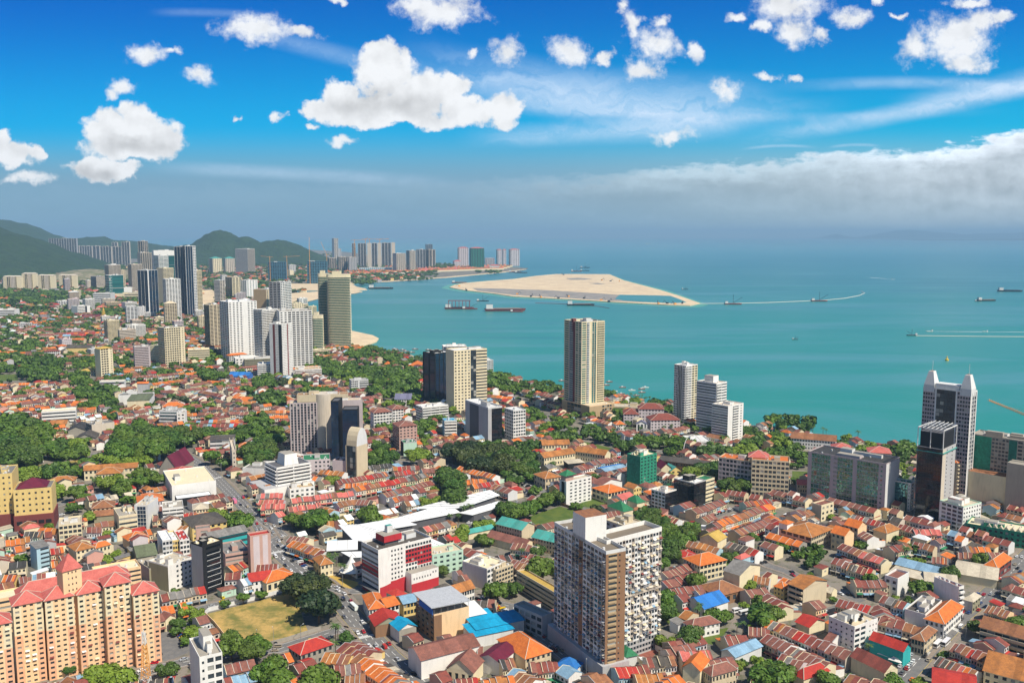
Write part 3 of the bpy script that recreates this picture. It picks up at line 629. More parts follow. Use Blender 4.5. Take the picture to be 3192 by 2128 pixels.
w=wing(700,768,935,712,44.8,'peach apartment wing with red hip roof just right below the square lift tower')
w=wing(945,692,1180,650,48,'tallest peach apartment wing, its red roof stepping above the lift tower wing')
w=wing(1205,772,1437,727,41.4,'rightmost peach apartment wing beside the car park, with low separate red roof')
T('C1','lift_tower',TB,'square peach lift tower with red pyramid roof rising over the peach apartments',565,560,58,510,(735,540),L='n',Rr='n:pe*.2 w3:pe*.6/18 n:pe*.2',w='pe',roof='pyr',rk='pr',rise=8,short='the square peach lift tower')
T('C1','apartment_corridor',AB,'recessed peach corridor block with dark stair gaps linking the red roofed wings',160,790,40,None,(1180,600),L='n',Rr='n:br',w='br',roof='hip',rk='pr',a=33.6,d=12,rise=5.5,nf=12)
T('C1','parking_deck','parking deck','cream and peach stepped parking deck behind the right apartment wings',870,600,24,None,(1275,575),L='n',Rr='b:pe/8',w='pe',a=33.6,d=16,rk='cr',short='the peach parking deck')
T('C1','parking_deck','parking deck','cream sloped parking deck behind the left apartment wings at the left edge',-160,850,26,None,(335,700),L='n',Rr='b:pe/8',w='pe',a=33.6,d=14,rk='cr',clutter=0)
T('C1','narrow_house',OB,'narrow pale blue grey four storey block with grey shed roof behind the lift tower',330,352,16,270,(440,325),L='n',Rr='n*.3 b*.7',w='sky',roof='shed',rk='gr',nf=5,rise=2,short='the narrow pale blue block')
t=T('C1','black_tower',OB,'slim black office tower with white framed window bands per floor',1830,340,32.9,1727,(2015,315),L='n:gy',Rr='n:bk*.18 b1:bk*.7/9 n:bk*.12',w='bk',rk='cr',nf=9,gk='gd',pk='bk',short='the slim black tower')
for i in range(7):
    z=3.656*(i+1.28)-.25; b=M(); fr=t['fr']; a0,a1=t['lu']*.2,t['lu']*.86
    for (p,q,zz,zt) in((a0,a1,z,z+.22),(a1-.16,a1,z+.22,z+2)): b.box(fr,p,-.25,q,-.02,zz,zt,'lg')
    part('window_frame',b,t['root'])
t=T('C1','white_office',OB,'narrow weathered white office tower cut by the bottom edge beside the car park',1805,1352,36,1712,(2012,1305),L='n:lg',Rr='w1*.3 G2*.7',w='wh',rk='cn',nf=9,short='the narrow white office tower')
pbox(t,'plant_room',.35,.35,.75,.8,35.9,43,'wh','cn')
T('C1','pink_building','theatre','long salmon pink hall with grey flat roofs left of the pink sign slab',2040,415,13,None,(2262,400),L='n',Rr='b:pb',w='pb',rk='gr',d=26,clutter=1,a=30,short='the salmon pink hall')
T('C1','sign_slab','sign slab','pink slab tower with tall blank pale sign panels beside the main road',2262,250,26,None,(2450,225),L='n',Rr='n:pb*.15 n:lv*.3 n:pb*.15 n:lv*.25 n:pb*.15',w='pb',d=8,a=30,rk='rr',clutter=0,short='the pink sign slab')
T('C1','pink_building','school','low pink three storey block with green shutters behind the slim black tower',1905,262,13,None,(2240,190),L='n',Rr='b:tl/3',w='pb',roof='gu',rk='gr',d=15,rise=3)
T('C1','corner_turret','school','square pink turret block with flat grey top behind the slim black tower',1775,185,16,None,(1905,170),L='n',Rr='n:pb*.3 b:pb*.5 n:pb*.2',w='pb',rk='gr',d=8,clutter=0,nf=4)
T('C1','hall','hall','ochre walled hall with large brown grey hip roof beside the main road',1740,160,11,None,(2060,95),L='n',Rr='g6:yl',w='yl',roof='hip',rk='dr',d=30,rise=5,a=34,short='the grey roofed ochre hall')
for a in [(1470,290,1560,270,15,'bk','wr','glass fronted white shop block with white and red roof slabs'),(1562,290,1625,270,13.5,'yl','wr','yellow fronted narrow shop block beside a glass front'),(1628,285,1715,250,14,'wh','rr','white shop block with dark red roof slab left of the slim black tower')]:
    T('C1','shop_block','shop',a[7],a[0],a[1],a[4],None,(a[2],a[3]),L='n:wh',Rr='G3',w=a[5] if a[5]!='bk' else 'lg',rk=a[6],d=24,nf=4,a=30,clutter=1)
T('C1','shop_block','shop','tall white block with blank shaded end and blue shutters beside the slim black tower',1520,520,17,1345,(1735,440),L='n:ol',Rr='n:wh*.3 g4*.7',w='wh',rk='cw',nf=5,clutter=3,short='the white block by the black tower')
T('C1','shop_block','shop','long cream and white low block with dark red roof panels below the green roof',1350,545,12,1235,(1510,505),L='n',Rr='n:ol',w='cn',rk='cw',nf=4,clutter=2)
T('C1','warehouse','warehouse','warehouse with faded green gable roof between the terraces',1245,430,9,None,(1420,400),L='n',Rr='n:ol',w='ol',roof='gu',rk='og',d=26,a=30,rise=4.5,short='the green roofed warehouse')
T('C1','townhouse','house','cream townhouse with orange hip roof and plain gable end',690,372,11,618,(850,335),L='n',Rr='g4',w='cr',roof='hip',rk='ol_',nf=3,rise=3.5)
T('C1','townhouse','house','cream townhouse with bright orange roof right of the cream gabled one',865,345,10,835,(1000,310),L='n',Rr='g4',w='cr',roof='hip',rk='or',nf=2,rise=3)
T('C1','townhouse','house','low house with twin bright orange hip roofs behind the green warehouse',1170,280,8,1150,(1350,240),L='n',Rr='g4',w='pe',roof='hip',rk='or',nf=2,rise=4,d=14)
T('C1','shop_block','shop','pale yellow corner shop block with cream roof next to the maroon brick podium',530,150,15,485,(738,125),L='n:yl',Rr='G5',w='cr',rk='cw',nf=4,clutter=2,d=20,short='the pale yellow corner block')
T('B1','shop_block','shop','cream four storey shop block with concrete roof left of a glass shopfront',1075,1400,15,1045,(1240,1375),L='n',Rr='b',w='cr',rk='cn',nf=4,d=26)
T('B1','shop_block','shop','narrow office block with dark blue glass front between cream shop blocks',1215,1300,19,1190,(1335,1300),L='n:lg',Rr='n*.2 c3*.65 n*.15',w='lg',rk='cw',nf=6,d=22,gk='gb',short='the narrow blue glass office')
T('B1','shop_block','shop','cream and white five storey shop block with open balconies near the car park',1470,1330,16,1440,(1660,1310),L='n',Rr='B3',w='wh',rk='cn',nf=5,d=20)
T('B1','shop_block','shop','small white shop block with pale metal roof beside the crowded car park',1750,1330,8,1660,(1885,1370),L='n',Rr='g5',w='cr',roof='hip',rk='cw',nf=2,d=14,a=20)
# yellow block with maroon podium
t=T('B1','yellow_block',OB,'pale yellow block with maroon hip roof on a maroon brick podium',118,1165,33,None,(465,1148),L='n',Rr='w6:yl/7',w='yl',nf=8,rk='gr',d=26,a=20,clutter=0,short='the yellow block with maroon roof')
b=roof_on(lambda u,v:t['fr'](u+3,v+4),t['lu']-8,t['lv']-8,34,'hip',6,'wi','yl',1.5); part('roof_cap',b,t['root'])
pbox(t,'podium',-.02,-.06,1.03,1.,0,13,'mb'); 
for i in range(5): pbox(t,'car_deck_opening',.05+.19*i,-.062,.2+.19*i,-.058,5.5,8.5,'bk'); 
t=T('B1','yellow_block',OB,'tall pale yellow block cut by the left edge beside the maroon roofed one',-160,1030,45,None,(107,1000),L='n',Rr='w5:yl/10',w='yl',nf=10,rk='gr',d=30,a=20)
pbox(t,'podium',-.02,-.05,1.,1.,0,13,'mb')
# foreground grey and white tower
def cfa(u,z,L):
    i=int(u/L*14); return 'wh' if i%7 in(1,4) else (('lg' if int(z/9)%2 else 'kh') if i%3==0 else ('kh' if i%2 else 'lm'))
t=T('C3','tall_apartment_tower',AB,'tall grey and white apartment tower with brown stair end and hundreds of awnings',840,405,69.2,372,(1018,372),L='G7:gy*.5 n:br*.08 G6:gy*.42',Rr='n:br*.12 b:tn*.45 w1:br*.25 n:br*.18',w='br',nf=23,cfl=cfa,near=True,rk='tw',clutter=1,par=1.8,pk='lg',short='the tall grey and white tower')
ta=t; root=t['root']
t2=T('C3','apartment_tower',AB,'',845,318,68.9,None,(1345,190),L='n:br',Rr='G18:wh',w='wh',nf=23,cf=lambda u,z,L:('gy' if z<6 else ('wh' if int(u/L*18)%3==1 else ('kh' if int(u/L*18)%3 else 'lg'))),d=14,root=root,near=True,rk='tw',clutter=0,par=2.4,pk='wh')  # column tones: grey-brown and white paint, with recess shade put into the darker colours
print('TB',t2['lu'],t2['lv'],ta['lu'],ta['lv'],ta['ar'])
def awn(t,face,n,ks,h0,h1,seed):
    r=random.Random(seed); fr=t['fr']; rest=M()
    for i in range(n):
        z=r.randint(int(h0/3),int(h1/3))*3.0+2.5; w=r.uniform(.8,1.3); 
        if face=='R': u=r.randint(0,17)/18*t['lu']+1.2; p=lambda s,o:(fr(u+s,-o))
        else: u=r.randint(0,13)/14*t['lv']+1.2; p=lambda s,o:(fr(-o,u+s))
        b=M() if i<49 else rest; k=r.choice(ks)
        b.q((*p(-w,.06),z),(*p(w,.06),z),(*p(w,1.2),z-.6),(*p(-w,1.2),z-.6),k=k)
        b.q((*p(-w,.06),z-1.7),(*p(w,.06),z-1.7),(*p(w,.9),z-1.7),(*p(-w,.9),z-1.7),k='gy')
        if i<49: part('awning',b,root)
    part('awning',rest,root,'stuff')
awn(t2,'R',230,['be','cr','lm','be','be','lm','wh','lm','lm','lb','mb'],10,64,5); awn(ta,'L',240,['sl','lb','mb','br','dg','gy','gy','lm','dg'],10,64,6)
b=M(); b.box(ta['fr'],ta['lu']*.0,ta['lv']*.38,ta['lu']*1.1,ta['lv']*.62,69,83,'wh','rt'); part('lift_tower',b,root)
b=M(); b.box(ta['fr'],-2.5,-2,ta['lu']+2,ta['lv']+3,0,9,'gy'); part('podium',b,root)
b=M()
for i in range(22): 
    z=3*i+3; b.box(ta['fr'],ta['lu']*.14,-.35,ta['lu']*.5,-.02,z,z+.9,'tn')
part('stair_balustrade',b,root,'stuff')
b=M(); b.box(t2['fr'],t2['lu']*.2,-.6,t2['lu'],-.02,36,37,'lm'); part('ledge',b,root)
# red and white hotel
def cfh(u,z,L):
    f=u/L
    if z<7.5: return 'rd'
    if f<.5: return 'rd' if (z>29.5) else 'wh'
    return 'rd' if (14.5<z<27 and (z>17 or f>.7)) and not (z>25 and f<.85) else 'wh'
def cfh2(u,z,L):
    f=u/L; return 'rd' if (z<24-(1-f)*7 and z>9+f*6 and f<.92) or (f>.8 and z>20) or z<3 else 'wh'
t=T('C2','red_white_hotel',HO,'red and white painted hotel slab with blank white corner wall',1100,385,31,948,(1582,265),L='b:wh/9',Rr='n:wh*.22 g4:wh*.24 n:wh*.04 G9:wh*.5',w='wh',nf=10,cf=cfh,cfl=cfh2,rk='dr',clutter=2,par=1.6,short='the red and white hotel',bk='n:lg')
def cfb(u,z,L): return 'rd' if z<7.5 else 'wh'
fr=t['fr']; lu=t['lu']
b=M()
for k in range(18):
    u0=lu*(.02+k/18*.98); u1=lu*(.02+(k+1)/18*.98); zt=8.5-1.5*math.cos(k/2.6) 
    b.q((*fr(u0,-.12),.1),(*fr(u1,-.12),.1),(*fr(u1,-.12),8.5-1.5*math.cos((k+1)/2.6)),(*fr(u0,-.12),zt),k='rd')
part('painted_base',b,t['root'])
b=M(); b.box(fr,lu*.5,-7,lu*1.02,-.0,0,13.5,'wh','cn'); part('annex',b,t['root'])
b=M(); b.box(fr,lu*.5,-7.12,lu*1.02,-7.02,0,6.5,'rd'); part('painted_base',b,t['root'])
b=M()
for i in range(9): b.box(fr,lu*(.54+.052*i),-7.1,lu*(.56+.052*i),-7.02,9+(i>6)*1.5,10.3+(i>6)*1.5,'dg')
part('window',b,t['root'],'stuff')
pbox(t,'plant_room',.22,.35,.55,.85,33.2,37.5,'rd','cn'); pbox(t,'plant_room_base',.25,.4,.5,.8,31,33.2,'dg'); pbox(t,'water_tank',.36,.6,.46,.76,37.5,42,'lg','tq')
b=M(); b.box(fr,-3.5,-.2,-.02,t['lv'],4.2,4.8,'dg'); part('canopy',b,t['root'])
# peach block with silver canopy roof
t=T('C2','peach_block',OB,'blank peach walled block with brown front and raised silver roof over its terrace',1605,962,15.8,1445,(1922,885),L='g4:br',Rr='n:br*.22 n:pe*.78',w='pe',rk='cn',nf=5,clutter=0,par=.8,short='the peach block with silver roof')
fr=t['fr'];lu=t['lu'];lv=t['lv']; b=M(); b.q((*fr(-2,-1),21.3),(*fr(lu+1,-1),20.3),(*fr(lu+1,lv+1),20.9),(*fr(-2,lv+1),21.9),k='sv'); b.q((*fr(-2,lv+1),21.6),(*fr(lu+1,lv+1),20.6),(*fr(lu+1,-1),20.0),(*fr(-2,-1),21.0),k='wr'); part('canopy_roof',b,t['root'])
for i in range(6):
    for vv in(.3,lv-.3): b=M(); b.bar((*fr(.3+i*(lu-.6)/5,vv),15.5),(*fr(.3+i*(lu-.6)/5,vv),20.9),.18,'steel'); part('column',b,t['root'])
b=M(); b.box(fr,-.4,1,-.05,lv*.8,16,19.5,'bl'); part('billboard',b,t['root'])
# bottom centre low buildings
T('C2','hall','hall','sky blue metal roofed market hall behind the peach block',1965,1150,7,1925,(2323,1060),L='n',Rr='n:lg',w='lg',roof='shed',rk='sb',d=15,rise=1.5,a=26,short='the blue roofed market')
T('C2','hall','hall','second sky blue metal roof terrace stepping up behind the market hall',1990,1085,8,1925,(2420,985),L='n',Rr='n:lg',w='lg',roof='shed',rk='sb',d=13,rise=1.5,a=26)
T('C2','hall','hall','sky blue sheet roof beside the white roof panel behind the peach block',1935,1020,9,None,(2160,965),L='n',Rr='n:lg',w='lg',roof='shed',rk='sb',d=12,rise=1.2,a=26)
T('C2','hall','hall','plain white sheet roof right behind the peach block',1925,965,10,None,(2075,930),L='n',Rr='n:lg',w='lg',roof='shed',rk='wr',d=18,rise=1,a=26)
T('C2','temple','temple','chinese temple with curved brown roofs and orange ridge ornaments at the bottom',1720,1430,8,1590,(1960,1500),L='n',Rr='g4:cr',w='cr',roof='gv',rk='m2',nf=1,rise=6,a=-20,d=14,short='the chinese temple')
T('C3','orange_hall','house','house with half bright orange half crimson hip roof beside the tall tower',110,1345,8,-140,(342,1275),L='n',Rr='g5:be',w='be',roof='hip',rk='or',nf=2,rise=6,short='the orange and crimson roof')
T('C2','corner_shophouse','shophouse','corner shophouse with orange L shaped roof and white ridges at the junction',1020,900,9,960,(1170,880),L='g4',Rr='g5',w='wh',roof='hip',rk='or',nf=2,rise=3.4)
T('C2','corner_shophouse','shophouse','white arcaded shophouse with orange lean-to roof right of the corner one',1180,880,9.2,None,(1290,850),L='n',Rr='G3',w='wh',roof='gu',rk='or',nf=2,d=14,rise=3)
T('C2','shophouse_pair','shophouse','yellow shophouse pair with pale blue and turquoise roofs below the hotel',1330,850,8.6,1265,(1450,825),L='n',Rr='G4:yl',w='yl',roof='gu',rk='lb',nf=2,rise=2.6,d=13)
T('C2','red_roof_shop','shop','brick shop with wide bright red gable roof below the corner shophouse',1075,1050,7.5,None,(1320,1010),L='n:br',Rr='n:br',w='ol',roof='gv',rk='rr',nf=2,d=15,rise=4,short='the red gabled shop')
T('C2','shop','shop','shop with teal and red striped gable roof left of the peach block',1290,1090,8,None,(1445,1050),L='n',Rr='n:cn',w='wh',roof='gv',rk='sb',nf=2,d=12,rise=3)
T('C2','temple_hall','temple','long weathered white walled clan hall with brown stepped roofs below the peach block',1490,1360,11,1405,(2015,1225),L='n',Rr='n:wh',w='wh',roof='gu',rk='m2',nf=2,rise=3.6,d=17,short='the weathered white clan hall')
T('C2','mansion','mansion','grey walled villa with bright red hip roof at the corner below the vacant field',400,1310,9,290,(690,1210),L='g4:cn',Rr='g6:cn',w='cn',roof='hip',rk='rr',nf=2,rise=3.6,short='the red roofed villa')
T('C2','warehouse','warehouse','large dark wine roofed shed at the bottom right of the temple',2010,1330,8,1870,(2200,1440),L='n',Rr='n:wh',w='wh',roof='gv',rk='wi',nf=2,rise=3,a=-30,d=18)
T('C2','shop_house','shophouse','long shophouse with terracotta tiled roof right of the hotel',1745,775,9.5,1665,(1970,705),L='n:cr',Rr='G10:wh',w='wh',roof='gu',rk='ol_',nf=2,rise=4,short='the terracotta roofed shophouse')
T('C2','school_hall','school','cream corner hall with orange hip roof beside the main road pink sign',90,660,8,None,(355,585),L='n',Rr='g5:cr',w='cr',roof='hip',rk='or',nf=1,rise=3.5,d=18)
T('C2','shop_block','shop','white walled shophouse with crimson roof at the left of the field',-60,650,8.5,None,(138,620),L='n',Rr='g5',w='wh',roof='gu',rk='rr',nf=2,rise=3.5,d=14)
T('C2','clan_house','house','pale yellow walled house with orange hip roof among trees by the market',580,500,9,560,(690,480),L='g3:yl',Rr='g3:cr',w='yl',roof='hip',rk='ol_',nf=2,rise=3.4,d=16,a=30)
T('C2','white_block',OB,'long white office building with blank side wall and glass front right of the hotel',2085,545,14,1862,(2255,475),L='n:lv',Rr='G2:wh*.4 G2:be*.6',w='wh',rk='cr',nf=4,clutter=2,short='the long white side walled office')
T('C2','white_block',OB,'cream office front with arched windows stuck to the long white office',2165,560,12,None,(2323,500),L='n',Rr='G6:be',w='be',rk='cw',nf=4,d=14,clutter=2)
T('C2','market_annex','shop','yellow and teal three storey block behind the hotel with curved sandy roof',1590,420,14,None,(1870,370),L='n',Rr='g5:mint',w='mint',rk='be',nf=4,d=16,clutter=1)
T('C3','car_park_block','parking deck','multi storey car park with yellow and ochre roof left of the tall tower',390,770,12,30,(470,760),L='b:be/4',Rr='n',w='be',rk='yr',nf=4,a=32,clutter=0,short='the yellow roofed car park')
T('C3','grey_office',OB,'grey office with red container shelter on the roof left of the tall tower',260,980,12,5,(348,945),L='G5:gy',Rr='n:gy',w='gy',rk='cn',nf=3,clutter=0,par=1.2,short='the grey office with red roof box')
t=T('C3','tent','tent','blue and white striped twin peak festival tent beside the tall tower',390,1400,4,None,(560,1440),L='n',Rr='n',w='wh',roof='pyr',rk='bb',nf=1,d=9,a=-30,rise=4,near=True)
T('C3','canopy_hall','hall','faceted green metal canopy roof right of the foot of the tall tower',1020,1330,6,None,(1120,1310),L='n',Rr='n:lg',w='lg',roof='hip',rk='gn',nf=1,d=16,rise=3)
T('C3','villa','house','white two storey villa with dusty red hip roof beside the overgrown lot',1620,1065,7.5,1545,(1870,1015),L='g3',Rr='g6:wh',w='wh',roof='hip',rk='m2',nf=2,rise=3.2,short='the white villa with dusty roof')
T('C3','blue_hall','hall','hall with vivid blue metal gable roof among rusty roofs',1730,895,6.5,1555,(1945,825),L='n',Rr='n:wh',w='wh',roof='gu',rk='bb',nf=1,rise=4.5,short='the vivid blue roofed hall')
T('C3','pale_blue_hall','hall','long pale blue sheet roof hall lower right of the white villa',2010,1330,7,1885,(2250,1230),L='n',Rr='n:lg',w='lg',roof='gu',rk='lb',nf=1,rise=2.5,short='the pale blue roofed hall')
T('C3','chinese_house','house','old house with layered terracotta tile roofs behind the vivid blue hall',1860,780,7,1790,(2090,720),L='n',Rr='g4:br',w='br',roof='hip',rk='rt',nf=1,rise=5,d=20)
T('C3','orange_mansion','mansion','cream mansion with large orange hip roof right of the tall tower',1690,505,12,1540,(1930,450),L='g6:cr',Rr='G7:cr',w='cr',roof='hip',rk='or',nf=3,rise=4.5,short='the cream mansion with orange roof')
T('C3','beige_block',OB,'beige block with grey gabled upper roof beside a round white tank',2050,590,15,1905,(2235,500),L='n',Rr='n:cr',w='cr',roof='gv',rk='gr',nf=4,rise=4,short='the beige gabled block')
T('C3','red_pavilion','pavilion','flat bright red roof pavilion left above the cream mansion',1560,440,6,1495,(1690,420),L='n',Rr='g4:cr',w='cr',roof='hip',rk='rr',nf=1,rise=1.5,d=16)
T('C3','yellow_house','house','pale yellow house with steep yellow shed roof in the diagonal terraces',1690,250,12,None,(1850,160),L='n',Rr='n:cr',w='cr',roof='gv',rk='yr',nf=3,rise=4,d=14,a=-40,short='the steep yellow roofed house')
T('C3','office_block',OB,'cream and white stepped office block just behind the tall tower',1000,155,16,830,(1155,110),L='g3:gy',Rr='g3:be',w='be',rk='cw',nf=4,clutter=3)
T('C3','townhouse','house','cream gabled house with one orange roof slope below the green court',1535,1420,11,1485,(1690,1400),L='n:cr',Rr='n:cr',w='cr',roof='gv',rk='or',nf=2,rise=4,a=-30,d=14)
T('C3','octagonal_house','house','corner building with broad brown hip roof at the lower right of the tower',1800,1500,10,1720,(2020,1440),L='g4',Rr='g7:be',w='be',roof='hip',rk='m2',nf=2,rise=3.6,short='the brown hip roofed corner house')
# right foreground
t=T('C4','white_hotel',OB,'bright white boxy five storey block with small black windows and roof tanks',790,1078,15.6,557,(1000,1000),L='w5:wh',Rr='G2:wh*.5 n*.1 w3:wh*.4',w='wh',nf=5,rk='be',clutter=3,par=1.4,short='the boxy white block')
for i in range(6):
    p=t['fr'](t['lu']*(.15+.14*i),t['lv']*(.3+.09*(i%3))); b=M(); b.lathe(p[0],p[1],[(.0,15.8),(.8,15.8),(.8,17.4),(.1,17.7)],'bk',10); part('water_tank',b,t['root'])
T('C4','beige_block',OB,'beige four storey block with orange roof and blank right wall',325,715,14.3,190,(540,640),L='B2:be',Rr='n:be',w='be',roof='gv',rk='ol_',nf=4,rise=3.2,short='the beige block with orange roof')
T('C4','yellow_house','house','small yellow house with orange roof left of the beige block',150,715,9,60,(200,690),L='g3:yl',Rr='g1:yl',w='yl',roof='hip',rk='or',nf=3,rise=3)
T('C4','white_block',OB,'white cubic block with open top storey and dark flat roof',1180,640,12.5,1062,(1283,580),L='g2',Rr='n:wh',w='wh',rk='m2',nf=3,par=1.4,clutter=0,short='the white cube with dark roof')
T('C4','white_block',OB,'tall white block with rounded balconies on the street corner',1735,710,17,1510,(1780,700),L='n:wh',Rr='B1:wh',w='wh',rk='mr',nf=5,clutter=3,short='the white corner block with balconies')
T('C4','restaurant','shop','white corner shophouse with orange striped hip roof and red parasols in front',1600,1030,8.5,1452,(1772,895),L='g4:wh',Rr='G8:wh',w='wh',roof='hip',rk='or',nf=2,rise=4.5,a=47,d=11,short='the orange striped corner shophouse')
T('C4','roof_terrace','shop','low white building with dark parasols on its roof terrace beside the corner',1430,960,8.4,1390,(1580,840),L='n',Rr='n:wh',w='wh',rk='dr',nf=2,d=12,a=47,clutter=4)
T('C4','corner_shophouse','shophouse','rounded cream corner shophouse with old terracotta tile roof',1420,1190,9,1305,(1530,1090),L='G4:be',Rr='G4:be',w='be',roof='hip',rk='rt',nf=2,rise=3,a=47,short='the rounded terracotta corner')
T('C4','turquoise_hall','hall','turquoise walled hall with crimson gable roofs beside white tents',1230,1280,9,930,(1300,1240),L='n:tl',Rr='n:tl',w='tl',roof='gv',rk='rr',nf=2,rise=3.5,short='the turquoise hall')
T('C4','solar_terrace','shophouse','long terrace with solar panels on old orange tile roof and deep balconies',1925,1055,11,1890,(2480,1270),L='n',Rr='B8:be/3',w='be',roof='gu',rk='rt',nf=3,rise=4,a=-44,d=16,short='the terrace with solar panels')
T('C4','hall','hall','hall with long pale blue curved roof amid the terraces',1160,490,6.5,None,(1550,600),L='n',Rr='n:yl',w='cr',roof='gu',rk='lb',nf=1,rise=3,a=-44,d=15,short='the long pale blue roof')
T('C4','hall','hall','wide beige sheet roof hall right of the long pale blue roof',1700,570,6.5,None,(2080,640),L='n',Rr='n:cr',w='cr',roof='gu',rk='cw',nf=1,rise=3.5,a=-30,d=28)
T('C4','hall','hall','grey beige warehouse roof just behind the white corner block',1430,640,6,None,(1720,640),L='n',Rr='n:gy',w='gy',roof='gu',rk='cw',nf=1,rise=3,a=-20,d=18)
T('C4','warehouse','warehouse','cream sheet roof shed beside the long pale blue roof',1105,560,6,None,(1430,650),L='n',Rr='g8:yl',w='yl',roof='shed',rk='cw',nf=1,rise=1,a=-44,d=12)
T('C4','corner_shophouse','shophouse','brick red corner shophouse with fan shaped orange roof on the right street',2080,530,8.5,1960,(2210,480),L='G5:mb',Rr='G4:mb',w='mb',roof='hip',rk='or',nf=2,rise=4.5,a=44,short='the red brick corner shophouse')
T('C4','terrace_block','shophouse','long arcade building with wine roof and pale columns facing the right street',1860,830,8,1770,(1930,790),L='n:gy',Rr='g3',w='ol',roof='hip',rk='cw',nf=2,rise=2.5,a=44)
T('C4','corner_hall','shop','long low building with rounded cream front and crimson roof at the bottom right',1500,1560,9,1430,(1885,1500),L='n:wh',Rr='n:cr',w='cr',roof='gu',rk='rr',nf=2,rise=3,a=-25,d=18,short='the rounded crimson roofed building')
T('C4','orange_school','school','cream building with broad orange tile roof and white ridges at the bottom right corner',1960,1450,11,1945,(2420,1530),L='n',Rr='g6:cr',w='cr',roof='gu',rk='ol_',nf=3,rise=6,a=-38,d=26,short='the orange roof in the bottom right corner')
T('C4','warehouse','warehouse','long maroon gable roof warehouse with cream gable end at the bottom',1060,1470,9,760,(1180,1420),L='n:cr',Rr='n:cr',w='cr',roof='gv',rk='mr',nf=2,rise=4,a=30,short='the maroon roofed warehouse')
T('C4','warehouse','warehouse','bright red roofed house at the bottom edge left of the maroon warehouse',330,1530,7,240,(560,1490),L='n',Rr='n',w='cr',roof='hip',rk='rr',nf=2,rise=4,a=30)
T('C4','red_hall','house','house with wide crimson gable roof left behind the boxy white block',380,1060,7,258,(520,970),L='n:cr',Rr='n:cr',w='cr',roof='gv',rk='rr',nf=2,rise=3,a=36,short='the crimson gable by the white block')
T('C4','colonial_block','shop','old market building with large fan shaped rust tile roof and white rooftop pavilion',400,250,12,118,(590,80),L='G5:be',Rr='G12:be',w='be',roof='hip',rk='ol_',nf=3,rise=5,a=42,short='the fan roofed market building')
T('C4','white_tower_house','house','white stair tower with tiny orange cap beside the fan shaped roof',180,130,17,120,(235,110),L='n:wh',Rr='n:wh',w='wh',roof='pyr',rk='or',nf=4,rise=2,d=7,a=42)
T('C4','villa','house','peach house with steep orange roofs and blank side wall, left of a twin',700,235,13,580,(785,180),L='g3:be',Rr='n:pe',w='pe',roof='gv',rk='or',nf=3,rise=4,a=40,short='the peach steep orange twins')
T('C4','villa','house','peach house with steep orange roofs and blank side wall, right of a twin',820,165,13,700,(900,110),L='g3:be',Rr='n:pe',w='pe',roof='gv',rk='or',nf=3,rise=4,a=40)
T('C4','pavilion_roof','hall','round shouldered orange brown hip roof hall above the steep orange twins',1080,210,8,960,(1200,170),L='n:cr',Rr='n:cr',w='cr',roof='hip',rk='ol_',nf=2,rise=4,a=36)
# green netted long building and white hotel at right
t=T('C4','netted_building',OB,'long low building wrapped in bright green scaffold net with zigzag cream roof',1800,130,11.4,None,(2400,330),L='n:net',Rr='g12:net/3',w='net',rk='cr',nf=3,a=-37,d=22,clutter=4,near=True,short='the green netted long building')
b=M(); fr=t['fr']
for i in range(7): u=t['lu']*(.3+i*.09); b.q((*fr(u,0.5),11.5),(*fr(u+t['lu']*.045,.5),14.5),(*fr(u+t['lu']*.045,9),14.5),(*fr(u,9),11.5),k='cr'); b.q((*fr(u+t['lu']*.045,.5),14.5),(*fr(u+t['lu']*.09,.5),11.5),(*fr(u+t['lu']*.09,9),11.5),(*fr(u+t['lu']*.045,9),14.5),k='cw'); b.q((*fr(u,.5),11.5),(*fr(u+t['lu']*.09,.5),11.5),(*fr(u+t['lu']*.045,.5),14.5),k='cr')
part('sawtooth_roof',b,t['root'])
t=T('B4','white_hotel',HO,'white hotel with mint roof edge and paired square windows',1775,1312,19.9,1560,(1938,1270),L='n:wh*.08 G4:wh/6 n:wh*.02',Rr='g7:wh/6',w='wh',rk='cw',nf=6,pk='mint',clutter=4,short='the white hotel with mint edge')
pbox(t,'plant_room',.2,.35,.45,.8,20,24,'pk','lg')
# dark tower
t=T('B4','dark_tower',TB,'slender dark grey glass tower with open steel crown',1590,790,61,1358,(1708,735),L='n:dg*.03 c9:bk*.94/20 n:dg*.03',Rr='n:lm*.25 w1:gy*.18 n:gy*.2 w1:gy*.2 n:gy*.17',w='gy',nf=19,rk='dg',gk='gd',clutter=0,par=.5,short='the slender dark tower')
fr=t['fr'];lu,lv=t['lu'],t['lv']; b=M(); b.box(fr,1.5,1.5,lu-1.5,lv-1.5,61,74,'bk','dg'); part('crown_core',b,t['root'])
b=M()
for u in(0,lu):
    for v_ in(0,lv*.5,lv): b.bar((*fr(u,v_),61),(*fr(u,v_),77),.35,'lg')
for v_ in(0,lv): b.bar((*fr(0,v_),77),(*fr(lu,v_),77),.5,'lg')
for u in(0,lu): b.bar((*fr(u,0),77),(*fr(u,lv),77),.5,'lg')
for i in range(1,6): b.bar((*fr(0,lv*i/6),77),(*fr(lu,lv*i/6),78.5),.3,'lg')
for i in range(1,4): b.bar((*fr(lu*i/4,0),78),(*fr(lu*i/4,lv),78),.3,'lg')
part('steel_crown',b,t['root'])
b=M(); b.box(fr,-.6,-.8,lu+1,lv+.8,57.5,58.2,'tq'); part('terrace_rail',b,t['root'])
